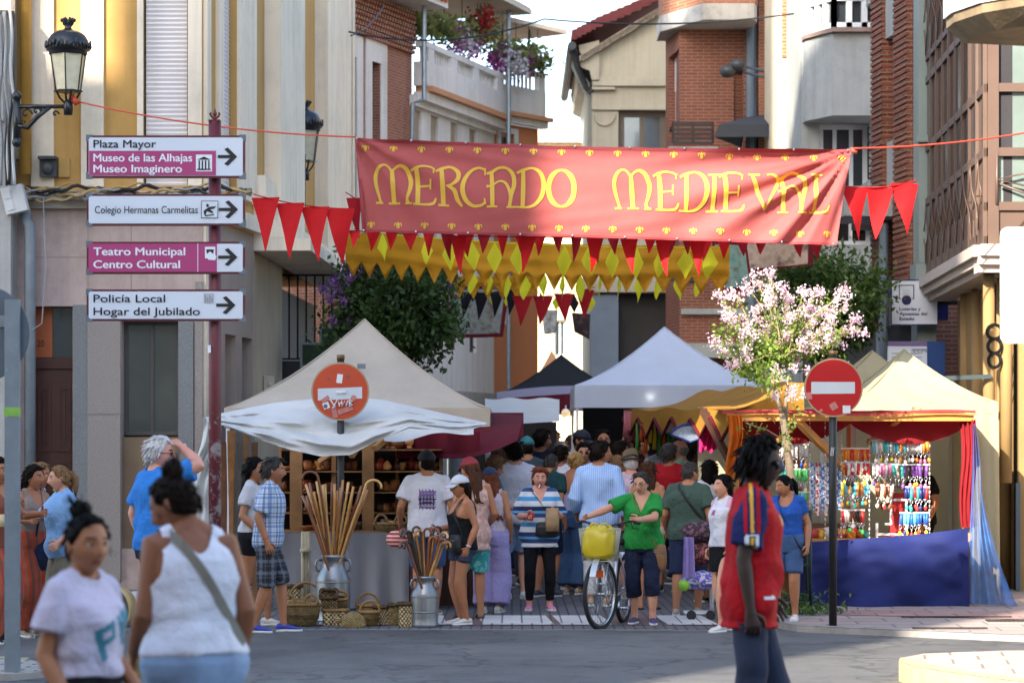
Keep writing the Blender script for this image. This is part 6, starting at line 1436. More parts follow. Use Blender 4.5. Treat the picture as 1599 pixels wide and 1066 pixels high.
def keyring_mesh(colr, ch):
 if (colr, ch) in kmesh: return kmesh[(colr, ch)]
 m = MB(); m.box(-.017, -.006, -.115, .017, .006, 0, 0); m.tube([(.016 * math.cos(a), 0, -.135 + .018 * math.sin(a)) for a in np.linspace(0, 2 * math.pi, 11)], .004, 5, 1, False)
 m.tube([(0, 0, -.150), (.004, 0, -.185)], .005, 5, 1); m.ball((0, 0, -.205), (.020, .012, .026), 8, 6, 2)
 me = m.build('keyring', [kcol[colr], silver, kcol[ch]], None, True); kmesh[(colr, ch)] = me.data; bpy.data.objects.remove(me); return kmesh[(colr, ch)]
RAILS = [(1314, 1358, 700, 28.1, ['red', 'red', 'red', 'orange'], ['white', 'red', 'brown'], 9, 'red keyrings hanging on the top rail by the sign post', 'red keyring on the top rail right of the sign post'),
         (1362, 1404, 687, 28.1, ['sky', 'white', 'sky', 'teal'], ['white', 'white', 'yellow'], 9, 'sky blue keyrings on the top rail', 'pale blue keyring on the top rail'), (1406, 1450, 687, 28.05, ['white', 'sky', 'white', 'orange'], ['white', 'orange', 'pink'], 9, 'white and orange keyrings on the top rail', 'pale or orange keyring at the right of the top rail'),
         (1314, 1358, 722, 28.1, ['orange', 'yellow', 'white', 'red'], ['yellow', 'brown', 'black'], 9, 'orange and yellow keyrings on the second rail', 'orange or yellow keyring on the second rail'), (1362, 1403, 724, 28.1, ['white', 'pink', 'teal', 'pink'], ['purple', 'brown', 'black'], 8, 'pink striped keyrings on the second rail', 'pink, teal or white keyring on the second rail'),
         (1406, 1450, 725, 28.05, ['black', 'teal', 'purple', 'purple'], ['pink', 'orange', 'purple'], 8, 'purple keyrings on the second rail', 'dark or purple keyring on the second rail'), (1314, 1358, 754, 28.1, ['teal', 'orange', 'yellow', 'yellow', 'sky'], ['yellow', 'orange', 'teal'], 9, 'yellow keyrings on the third rail', 'yellow or teal keyring on the third rail'),
         (1366, 1396, 757, 28.1, ['brown', 'white', 'brown'], ['white', 'brown', 'red'], 6, 'brown keyrings on the third rail', 'brown or white keyring on the third rail'), (1412, 1451, 760, 28.05, ['green', 'teal', 'red', 'red', 'navy'], ['teal', 'red', 'navy'], 8, 'green red and navy keyrings on the third rail', 'green, red or navy keyring on the third rail'),
         (1314, 1350, 796, 28.1, ['white', 'black', 'brown', 'red'], ['green', 'red', 'orange'], 8, 'mixed keyrings on the lowest left rail', 'mixed keyring on the lowest rail by the sign post'), (1406, 1451, 800, 28.05, ['blue', 'blue', 'blue', 'sky'], ['navy', 'red', 'yellow'], 9, 'bright blue keyrings on the lowest rail', 'bright blue keyring on the lowest rail'),
         (1219, 1263, 694, 28.0, ['white', 'white', 'sky', 'white'], ['white', 'orange', 'blue'], 8, 'white keyrings on the left rack top rail', 'white keyring on the top rail behind the tree trunk'), (1219, 1263, 732, 28.0, ['green', 'white', 'teal', 'orange'], ['yellow', 'white', 'brown'], 8, 'mixed keyrings on the left rack lower rail', 'mixed keyring on the lower rail behind the tree trunk'),
         (1219, 1262, 768, 28.0, ['sky', 'white', 'green'], ['white', 'teal', 'blue'], 7, 'pale keyrings on the left rack lowest rail', 'pale keyring on the lowest rail behind the tree trunk')]
rg = random.Random(9)
for i, (p0, p1, py, Y, cs, chs, n, grp, lab) in enumerate(RAILS):
 m = MB(); m.bar(ak(p0 - 1, py, Y), ak(p1 + 1, py, Y), .018); m.build('rail', chainm, ks)
 for j in range(n):
  o = bpy.data.objects.new('keyring', keyring_mesh(rg.choice(cs), rg.choice(chs))); COL.objects.link(o); p = P(p0 + (p1 - p0) * (j + .5) / n, py, Y); o.location = (p.x, p.y - .008, p.z - .008); o.rotation_euler = (rg.uniform(-.08, .08), rg.uniform(-.12, .12), rg.uniform(-.5, .5))
  o.scale = (1, 1, 1.0 + .15 * rg.random()); tag(o, lab, 'keyring', grp)
for i in range(11):     # lanyards with printed bands
 m = MB(); m.box(-.022, -.004, -.46 - .06 * (i % 3), .022, .004, 0); g_ = ['lanyard blue', 'lanyard white', 'lanyard red'][i % 3]
 if g_ not in MATS:
  g = newmat(g_); ck = g.n('ShaderNodeTexVoronoi'); ck.inputs['Scale'].default_value = 28; g.l(g.coord(), ck.inputs[0]); r = g.ramp(ck.outputs['Distance'], [(.3, ('#2b5fb3', '#d5d8de', '#b8323a')[i % 3]), (.5, ('#c9d4e6', '#4a78b8', '#e0d8d8')[i % 3])]); g.l(r.outputs[0], g.b.inputs['Base Color'])
 o = m.build('lanyard', MATS[g_]); o.location = P(1268 + i * 4.4, 722, 28.2) + Vector((0, .01 * (i % 2), 0)); tag(o, 'patterned lanyard in the row hanging left of the right sign post', 'lanyard', 'lanyards hanging beside the right sign post')
cnt = [('jar', '#b03030', 1272, .05, .10), ('jar', '#d9b23c', 1284, .045, .08), ('jar', '#c9c5bd', 1295, .04, .12), ('jar', '#d8822a', 1330, .05, .11), ('jar', '#b9732a', 1344, .05, .09), ('jar', '#2f9f98', 1354, .04, .07), ('jar', '#c24a6c', 1318, .04, .06)]
for nm, c, px, r, h in cnt:
 m = MB(); m.lathe([(r, 0), (r, h * .8), (r * .7, h * .9), (r * .75, h)], n=14); o = m.build('pot', M('pot' + c, c, .4, .2, 20), None, True); o.location = (X(px, 28.2), 28.2 + .02 * (px % 5), Zp(842, 27.75) + .002)
 tag(o, {'#b03030': 'red pot', '#d9b23c': 'mustard yellow pot', '#c9c5bd': 'tall white pot', '#d8822a': 'orange pot', '#b9732a': 'ochre pot', '#2f9f98': 'teal pot', '#c24a6c': 'small pink pot'}[c] + ' on the keyring stall counter', 'pot')
t = thing('display_rack', 'white tube display rack on the keyring stall counter', 'rack', P(1372, 842, 28.3)); k = 28.3 / F
m = MB()
for a_, c in (((-2, 0), (-2, 26)), ((-2, 8), (44, 8)), ((44, 0), (44, 62)), ((20, 62), (44, 62)), ((20, 62), (20, 24)), ((10, 24), (20, 24))): m.tube([(a_[0] * k, 0, a_[1] * k), (c[0] * k, 0, c[1] * k)], .014, 6)
m.build('tubes', legm, t)
m = MB(); q = P(1403, 842, 28.6); m.box(-.09, -.02, 0, .09, .06, .52); o = m.build('red_box', M('red panel', '#a01e22', .5, .1)); o.location = q; tag(o, 'upright red display box on the keyring stall counter', 'box')
t = thing('tree_guard', 'dark green iron tree guard around the flowering tree trunk', 'tree guard', (X(1241, 26.3), 26.3, .06)); m = MB(); k = 26.3 / F
for x in (-26, 22):
 for y in (-.17, .17): m.tube([(x * k, y, 0), (x * k, y, 1.07)], .016, 6)
for z in (.15, .5, 1.05):
 for y in (-.17, .17): m.tube([(-26 * k, y, z), (22 * k, y, z)], .014, 6)
 for x in (-26, 22): m.tube([(x * k, -.17, z), (x * k, .17, z)], .014, 6)
m.build('guard', M('dark green iron', '#20302a', .5, .2, metal=.3), t, True)
def Mleaf(name, c1, c2, tr=.35, scale=2.5, rv=.7):
 g = newmat(name); oi = g.n('ShaderNodeNewGeometry'); n = g.noise(scale, 3)
 r = g.ramp(n, [(.3, c1), (.7, c2)]); h = g.n('ShaderNodeHueSaturation'); g.l(r.outputs[0], h.inputs['Color']); rr = g.math('ADD', g.math('MULTIPLY', oi.outputs['Random Per Island'], rv), 1 - rv / 2); g.l(rr, h.inputs['Value'])
 g.l(h.outputs[0], g.b.inputs['Base Color']); g.b.inputs['Roughness'].default_value = .55
 t = g.n('ShaderNodeBsdfTranslucent'); g.l(h.outputs[0], t.inputs[0]); mx = g.n('ShaderNodeMixShader'); mx.inputs[0].default_value = tr; g.l(g.b.outputs[0], mx.inputs[1]); g.l(t.outputs[0], mx.inputs[2]); g.l(mx.outputs[0], g.t.nodes['Material Output'].inputs[0]); return g.m
def leaves(m, pts, size, rg, mi=0, el=1.8):
 for p in pts:
  d = Vector((rg.gauss(0, 1), rg.gauss(0, 1), rg.gauss(.2, .7))).normalized(); u = d.orthogonal().normalized(); u = Matrix.Rotation(rg.random() * 6.28, 3, d) @ u; w_ = d.cross(u); s = size * (.6 + .8 * rg.random())
  m.add([p - u * s * el * .5, p + w_ * s * .42, p + u * s * el * .5, p - w_ * s * .42], [(0, 1, 2, 3)], mi)
bark = M('bark', '#8d7a63', .85, .25, 9, .5, 40); bark_d = M('dark bark', '#4a3d33', .9, .25, 9, .5, 40)
rg = random.Random(21)
def clumps(c, rad, n, rg, shell=.35):
 out = []
 for _ in range(n):
  d = Vector((rg.gauss(0, 1), rg.gauss(0, 1), rg.gauss(0, 1))).normalized(); r = (shell + (1 - shell) * rg.random()) ; out.append(Vector((c.x + d.x * rad[0] * r, c.y + d.y * rad[1] * r, c.z + d.z * rad[2] * r)))
 return out
def tree(label, base, trunk_top, crown_c, crown_r, ncl, nleaf, clr, lsize, leafm, barkm, seed, flowers=None, fl_mat=None):
 rg = random.Random(seed); root = thing('flowering_tree', label, 'tree', base); B = Vector(base); m = MB(); tt = Vector(trunk_top) - B
 m.tube([(0, 0, 0), tt * .5 + Vector((.03, .02, 0)), tt], [.07, .055, .045], 9)
 cl = clumps(Vector(crown_c) - B, crown_r, ncl, rg)
 for c in cl[::2]: mid = tt.lerp(c, .5) + Vector((rg.gauss(0, .05), rg.gauss(0, .05), .05)); m.tube([tt, mid, c], [.03, .018, .006], 6)
 m.build('trunk', barkm, root, True)
 m = MB()
 for c in cl:
  r = clr * (.7 + .7 * rg.random()); pts = [c + Vector((rg.gauss(0, .5), rg.gauss(0, .5), rg.gauss(0, .42))) * r for _ in range(nleaf)]; leaves(m, pts, lsize, rg)
 m.build('crown', leafm, root)
 if flowers:
  m = MB()
  for c, r, n in flowers:
   leaves(m, [Vector(c) - B + Vector((rg.gauss(0, .5), rg.gauss(0, .5), rg.gauss(0, .6))) * r for _ in range(n)], .03, rg, 0, 1.2)
  m.build('blossoms', fl_mat, root)
 return root
lg_dark = Mleaf('dark leaves', '#2c421c', '#4a6630', .35); lg_mid = Mleaf('mid leaves', '#3b5522', '#5d7833', .35)
purple = Mleaf('purple blossom', '#6d3f84', '#9a6fae', .3); pinkb = Mleaf('pink blossom', '#dfb4c6', '#f3e2e8', .45, 6, .3)
YT = 34.5
fl = []
for px, py, r in ((560, 385, 10), (575, 395, 9), (548, 410, 10), (565, 415, 9), (590, 405, 9), (520, 440, 8), (530, 455, 9), (515, 465, 7), (505, 450, 6), (600, 395, 8), (545, 435, 8), (640, 408, 6), (655, 398, 5), (520, 500, 6), (545, 505, 5), (538, 470, 6), (555, 395, 9), (580, 420, 7), (525, 435, 6), (660, 415, 4), (702, 445, 4)): fl.append((P(px, py, YT - .5 + .4 * rg.random()), r * YT / F * 1.1, 60))
tree('dense dark green tree with purple blossoms behind the beige tent peak', (X(600, YT), YT, .0), P(600, 640, YT), P(614, 478, YT), (.82, .8, .82), 90, 300, .30, .05, lg_dark, bark_d, 4, fl, purple)
YT = 36.0
fl = [(P(px, py, YT - .3), .06, 40) for px, py in ((1310, 503), (1193, 418), (1205, 402), (1262, 400))]
tree('darker green tree with a few crimson blossoms behind the pale pink one', (X(1295, YT), YT, .06), P(1292, 600, YT), P(1285, 470, YT), (.85, .6, .75), 60, 230, .30, .05, lg_mid, bark_d, 8, fl, M('crimson blossom', '#b3164f', .7, .2, 20))
YT = 26.4; root = thing('flowering_tree', 'young tree with pale pink blossom sprays in front of the keyring stall', 'tree', (X(1241, YT), YT, .06)); B = root.location.copy(); rg = random.Random(31)
fork = P(1222, 645, YT) - B; m = MB()
m.tube([(0, 0, 0), P(1244, 880, YT) - B, P(1240, 780, YT) - B, P(1230, 700, YT) - B, fork], [.05, .045, .045, .04, .034], 9)
heart = P(1222, 555, YT) - B
m.tube([fork, P(1214, 620, YT) - B, P(1206, 600, YT) - B, heart], [.03, .026, .022, .015], 8); m.tube([P(1228, 660, YT) - B, P(1228, 620, YT) - B, P(1232, 585, YT) - B], [.022, .02, .012], 8)
tips = [(1118, 460), (1112, 525), (1118, 550), (1135, 500), (1148, 458), (1165, 442), (1140, 570), (1178, 430), (1204, 428), (1200, 470), (1212, 490), (1232, 465), (1255, 455), (1275, 450), (1290, 455), (1302, 470), (1318, 455), (1325, 470), (1340, 500), (1346, 512), (1310, 530), (1290, 540), (1240, 500), (1262, 500), (1180, 490), (1165, 520), (1160, 540), (1150, 568), (1265, 520), (1226, 520), (1196, 515), (1285, 480), (1245, 565), (1175, 560), (1208, 545), (1222, 455), (1206, 445), (1130, 485), (1330, 515), (1300, 500), (1235, 545), (1255, 535)]
green = MB(); pink_ = MB(); stem = MB()
for i, (px, py) in enumerate(tips):
 tip = P(px, py, YT + rg.uniform(-.4, .4)) - B; c0 = heart + Vector((rg.gauss(0, .10), rg.gauss(0, .1), rg.gauss(0, .06))); mid = c0.lerp(tip, .5) + Vector((0, 0, -.05)); line = [c0, c0.lerp(mid, .5), mid, mid.lerp(tip, .5), tip]
 m.tube(line, [.012, .010, .008, .006, .004], 5); Ln = (tip - c0).length
 for q in range(int(110 * Ln)): t = .15 + .8 * rg.random(); p = c0.lerp(tip, t) + Vector((0, 0, -.05 * math.sin(math.pi * t))); leaves(green, [p + Vector((rg.gauss(0, .035), rg.gauss(0, .035), rg.gauss(0, .035)))], .020 if t > .6 else .03, rg)
 far = math.hypot(px - 1222, (py - 545) * 1.1) > 45
 for q in range(3 if far else 2):
  c = tip.lerp(c0, (.0, .09, .30)[q] if far else .1 * q) + Vector((rg.gauss(0, .025), rg.gauss(0, .02), rg.gauss(0, .025))); r = rg.uniform(.04, .068)
  leaves(pink_, [c + Vector((rg.gauss(0, .55), rg.gauss(0, .55), rg.gauss(0, .55))) * r for _ in range(48)], .025, rg, 0, 1.1)
for _ in range(17):
 c = heart + Vector((rg.gauss(0, .30), rg.gauss(0, .22), rg.gauss(-.02, .15))); leaves(green, [c + Vector((rg.gauss(0, .5), rg.gauss(0, .5), rg.gauss(0, .5))) * .14 for _ in range(95)], .03, rg)
for px, py in ((1255, 612), (1262, 618), (1211, 618), (1238, 608), (1238, 618), (1165, 545), (1240, 575), (1262, 578), (1212, 575)):
 leaves(pink_, [P(px, py, YT - .3) - B + Vector((rg.gauss(0, .5), rg.gauss(0, .5), rg.gauss(0, .5))) * .05 for _ in range(50)], .024, rg, 0, 1.1)
for px, py in ((1236, 660), (1250, 640), (1225, 690), (1170, 665), (1190, 672), (1230, 680)):
 leaves(green, [P(px, py, YT - .2) - B + Vector((rg.gauss(0, .5), rg.gauss(0, .5), rg.gauss(0, .5))) * .08 for _ in range(22)], .024, rg)
m.tube([P(1230, 690, YT) - B, P(1200, 672, YT) - B, P(1165, 660, YT) - B], .006, 5)
m.build('trunk', bark, root, True); green.build('crown', Mleaf('fresh leaves', '#5a7a26', '#8aa044', .5, 4), root); pink_.build('blossoms', pinkb, root)
m = MB(); rg2 = random.Random(3); leaves(m, [Vector((rg2.gauss(0, .22), rg2.gauss(0, .15), abs(rg2.gauss(0, .09)))) for _ in range(420)], .035, rg2); o = m.build('weeds', lg_mid); o.location = (X(1250, 26.2), 26.2, .07); tag(o, 'tuft of weeds at the foot of the flowering tree', 'weeds')
wht_b = Mleaf('white petunia', '#c9c6cc', '#dcd9dd', .3); mag_b = Mleaf('magenta petunia', '#a8359a', '#c05fb0', .3); lg_fl = Mleaf('basket leaves', '#5d6b34', '#8a9152', .4)
for i, (px, py, Y, mix_, lab) in enumerate(((650, 40, 55.2, 'g', 'leafy hanging basket at the left end of the white roof terrace'), (668, 38, 55.6, 'g', 'second leafy hanging basket on the white roof terrace'), (694, 48, 56.4, 'g', 'sparse hanging basket in the middle of the white roof terrace'), (722, 58, 57.3, 'wm', 'white and magenta petunia basket hanging over the balustrade'), (746, 60, 58.4, 'm', 'deep magenta petunia basket by the terrace post'), (752, 40, 58.4, 'gr', 'leafy basket with red flowers beside the terrace post'), (785, 86, 59.6, 'wm', 'petunia basket at the left of the orange terrace'), (806, 92, 59.9, 'w', 'white petunia basket in the middle of the orange terrace'), (826, 88, 60.4, 'gm', 'round leafy basket with pink flowers on the orange terrace'), (840, 100, 60.8, 'g', 'last leafy basket at the right end of the orange terrace'))):
 t = thing('flower_basket', lab, 'flower basket', P(px, py, Y), 0, 'hanging flower baskets on the roof terraces'); rg2 = random.Random(i)
 m = MB(); leaves(m, [Vector((rg2.gauss(0, .19), rg2.gauss(-.05, .15), rg2.gauss(.03, .15))) for _ in range(260)], .09, rg2); m.build('foliage', lg_fl, t)
 for ch, mt in (('w', wht_b), ('m', mag_b), ('r', M('red petal', '#a3282c', .7, .2, 20))):
  if ch in mix_: m = MB(); leaves(m, [Vector((rg2.gauss(-.1 if ch == 'm' else .08, .13), rg2.gauss(-.26, .08), rg2.gauss(-.18 if ch != 'r' else .1, .17))) for _ in range(190)], .085, rg2, 0, 1.1); m.build('flowers', mt, t)
 m = MB(); m.lathe([(.05, -.12), (.15, 0), (.16, .05)], n=12); m.tube([(0, 0, .05), (0, 0, 1.0)], .01, 5); m.build('pot', M('basket pot', '#3b3a35', .8), t)
def Mskin(name, col, blush):
 if name in MATS: return MATS[name]
 g = newmat(name); n = g.noise(9, 5); c = lin(col); r = g.ramp(n, [(.3, tuple(v * .9 for v in c[:3]) + (1,)), (.7, c)]); n2 = g.noise(3.2, 3); r2 = g.ramp(n2, [(.45, (0, 0, 0, 1)), (.75, (.5, .5, .5, 1))])
 g.l(g.mix(r2.outputs[0], r.outputs[0], lin(blush)), g.b.inputs['Base Color']); g.b.inputs['Roughness'].default_value = .6; g.b.inputs['Subsurface Weight'].default_value = .10; g.b.inputs['Subsurface Radius'].default_value = (.012, .005, .003)
 g.bump(g.noise(160, 2), .12, .003); return g.m
SKIN = {'fair': Mskin('skin fair', '#c9957a', '#c07a62'), 'tan': Mskin('skin tan', '#a8714f', '#99593d'), 'brown': Mskin('skin brown', '#8a5638', '#7a452d'), 'dark': Mskin('skin dark', '#36211a', '#2c1812'), 'pink': Mskin('skin rosy', '#cf9680', '#bf6f5c')}
LIP = {'fair': M('lips', '#a8584e', .45), 'tan': M('lips tan', '#86443a', .45), 'brown': M('lips brown', '#6f3a31', .45), 'dark': M('lips dark', '#3d2422', .45), 'pink': M('lips rosy', '#b05e56', .45)}
EYEW = M('eye white', '#cfc8c0', .25, .02); EYED = M('dark brow and iris', '#221813', .5)
def Mhair(name, c1, c2):
 if name in MATS: return MATS[name]
 g = newmat(name); tc = g.n('ShaderNodeTexCoord'); mp = g.n('ShaderNodeMapping'); mp.inputs['Scale'].default_value = (70, 70, 6); g.l(tc.outputs['Object'], mp.inputs[0]); n = g.noise(1.0, 4, mp.outputs[0]); r = g.ramp(n, [(.3, c1), (.7, c2)]); g.l(r.outputs[0], g.b.inputs['Base Color']); g.b.inputs['Roughness'].default_value = .62; g.b.inputs['Specular IOR Level'].default_value = .08; g.bump(n, .35, .006); return g.m
HAIR = {'dark': Mhair('hair dark', '#0d0907', '#21170f'), 'black': Mhair('hair black', '#070606', '#141110'), 'brown': Mhair('hair brown', '#2c1b12', '#553624'), 'red': Mhair('hair auburn', '#4a2316', '#7d4430'), 'blond': Mhair('hair blond', '#7d5f38', '#b8945c'), 'grey': Mhair('hair grey', '#55534f', '#8d8a86'), 'dgrey': Mhair('hair dark grey', '#211f1e', '#4d4a47'), 'white': Mhair('hair white', '#a9a7a4', '#d2d0cd'), 'lbrown': Mhair('hair light brown', '#5b4330', '#8f6f4c')}
TORSO = {'m': [(.80, .135, .10, .012), (.86, .160, .112, .012), (.92, .168, .118, .01), (1.0, .158, .112, 0), (1.08, .152, .108, -.004), (1.18, .162, .114, -.004), (1.28, .178, .120, 0), (1.36, .176, .108, .006), (1.41, .135, .082, .012), (1.445, .078, .064, .014), (1.50, .056, .056, .006)],
         'f': [(.80, .14, .105, .016), (.86, .172, .122, .016), (.92, .178, .125, .014), (1.0, .150, .108, .004), (1.08, .134, .098, -.002), (1.18, .145, .108, -.008), (1.26, .158, .126, -.014), (1.32, .160, .112, -.004), (1.37, .150, .092, .008), (1.41, .112, .072, .012), (1.445, .066, .056, .012), (1.50, .049, .050, .006)]}
HEADX, HEADY, HEADZ = .074, .094, .117
def head_base(nu=56, nv=40):
 s = np.linspace(-1, 1, nu + 1)[:-1]; phi = math.pi * s * (.5 + .5 * np.abs(s)); th = np.linspace(.03, math.pi - .03, nv)
 TH, PH = np.meshgrid(th, phi, indexing='ij')
 x = HEADX * np.sin(TH) * np.sin(PH); y = -HEADY * np.sin(TH) * np.cos(PH); z = -HEADZ * np.cos(TH)
 return x.ravel(), y.ravel(), z.ravel(), PH.ravel(), nu, nv
def head_shape(x, y, z, face=True):
 t = np.clip(-z / HEADZ, 0, 1); x = x * (1 - .30 * t ** 1.6); y = np.where(y > 0, y * (1 - .45 * t), y * (1 - .06 * t)); y = np.where(y > 0, y * 1.06, y)
 if face:
  f = (y < -.02)
  G_ = lambda cx, cz, sx, sz: np.exp(-((x - cx) / sx) ** 2 - ((z - cz) / sz) ** 2) * f
  d = .022 * G_(0, -.020, .013, .018) + .012 * G_(0, .006, .010, .028) + .007 * G_(0, -.058, .022, .011) + .007 * G_(0, -.100, .028, .018) - .004 * G_(0, -.078, .03, .008)
  for sx in (-1, 1): d = d - .010 * G_(sx * .031, .013, .018, .012) + .004 * G_(sx * .033, .036, .024, .009) + .004 * G_(sx * .042, -.022, .02, .02) + .006 * G_(sx * .014, -.030, .008, .008)
  y = y - d
 return x, y, z
HL_A = [0, 32, 55, 72, 86, 104, 140, 180]; HL_Z = [.078, .075, .060, .012, -.006, -.050, -.074, -.080]
def grid_faces(nu, nv): return [(j * nu + i, j * nu + (i + 1) % nu, (j + 1) * nu + (i + 1) % nu, (j + 1) * nu + i) for j in range(nv - 1) for i in range(nu)] + [tuple(range(nu - 1, -1, -1)), tuple((nv - 1) * nu + i for i in range(nu))]
def add_head(m, T, dark_mi=3):
 x, y, z, ph, nu, nv = head_base(); hx, hy_, hz = head_shape(x, y, z)
 fs = grid_faces(nu, nv); V = list(zip(hx, hy_, hz)); mis = []
 for f in fs:
  cx, cy, cz = np.mean([V[i] for i in f], axis=0); mi = 0
  if cy < -.05:
   if abs(cz + .058) < .0085 and abs(cx) < .024 - abs(cz + .058): mi = 1
   elif abs(cz - (.037 - .06 * abs(abs(cx) - .03))) < .0048 and .013 < abs(cx) < .050: mi = 3
  mis.append(mi)
 o = len(m.v); m.v += [tuple(T @ Vector(p)) for p in V]; m.f += [tuple(i + o for i in f) for f in fs]; m.m += mis
 for sx in (-1, 1):
  for c, r, mi in (((sx * .031, -.0745, .0125), (.0135, .0115, .0075), 2), ((sx * .031, -.0840, .0125), (.0062, .004, .0062), 3), ((sx * .075, .010, -.002), (.010, .019, .031), 0), ((sx * .031, -.0765, .0190), (.0150, .0115, .0040), 0)):
   q = MB(); q.ball(c, r, 10, 7, mi)
   if mi == 0 and abs(c[0]) > .05: q.v = [(v[0], v[1] + .25 * (v[2] - c[2]) * .6, v[2]) for v in q.v]
   o = len(m.v); m.v += [tuple(T @ Vector(p)) for p in q.v]; m.f += [tuple(i + o for i in f) for f in q.f]; m.m += q.m
def hair_shell(T, thick, mode='full', seed=0, lift=0.0, fringe=0.0):
 x, y, z, ph, nu, nv = head_base(64, 44); hx, hy_, hz = head_shape(x, y, z, False); a = np.abs(np.degrees(ph))
 zl = np.interp(a, HL_A, HL_Z) - fringe * np.exp(-(a / 45) ** 2)
 cov = np.clip((z - zl) / .018, 0, 1)
 if mode == 'bald': cov = cov * np.clip((.045 - z) / .03, 0, 1)
 if mode == 'thin': thick = thick * np.where(z > .06, .25, 1)
 rg = np.random.RandomState(seed); st = sum(np.sin(ph * k + rg.rand() * 6 + z * rg.uniform(-30, 30)) for k in (23, 31, 47)) / 3
 r = np.sqrt(hx ** 2 + hy_ ** 2 + hz ** 2); off = cov * (thick * (1 + .32 * st) + lift * np.clip(z / HEADZ, 0, 1)) - (1 - cov) * .006
 k = 1 + off / r
 m = MB(); m.add([tuple(T @ Vector(p)) for p in zip(hx * k, hy_ * k, hz * k)], grid_faces(nu, nv)); return m
def hair_long(m, T, length, width=.085, depth=.045, y0=.045, taper=.75, seed=0, wave=.006):
 rg = np.random.RandomState(seed); rings = []; n = 30; ph = rg.rand(6) * 6
 for t in np.linspace(0, 1, 16):
  zz = .075 - (length + .075) * t; w_ = width * (.55 + .45 * min(1, t * 4)) * (1 - (1 - taper) * t); d = depth * (.6 + .4 * min(1, t * 3)) * (1 - .45 * t); yy = y0 + .035 * math.sin(min(1, t * 1.6) * math.pi * .5) + .012 * t
  ring = []
  for i in range(n):
   a = 2 * math.pi * i / n; rp = 1 + .10 * math.sin(a * 7 + ph[0]) + .07 * math.sin(a * 13 + ph[1] + t * 5); ring.append(T @ Vector((w_ * math.cos(a) * rp + wave * math.sin(t * 9 + ph[2]), yy + d * math.sin(a) * rp, zz + .02 * math.sin(a * 5 + ph[3]) * t)))
  rings.append(ring)
 m.loft(rings)
def Tmat(loc, rx=0, ry=0, rz=0, s=1.0): return Matrix.Translation(loc) @ Matrix.Rotation(rz, 4, 'Z') @ Matrix.Rotation(rx, 4, 'X') @ Matrix.Rotation(ry, 4, 'Y') @ Matrix.Scale(s, 4)
def ik(S, T, a, b, pole):
 d = T - S; L = min(max(d.length, .12), (a + b) * .998); dn = d.normalized(); T = S + dn * L; x = (a * a - b * b + L * L) / (2 * L); h = math.sqrt(max(0, a * a - x * x)); p = (pole - dn * pole.dot(dn)).normalized(); return S + dn * x + p * h, T
JOBS = []; PEOPLE = {}
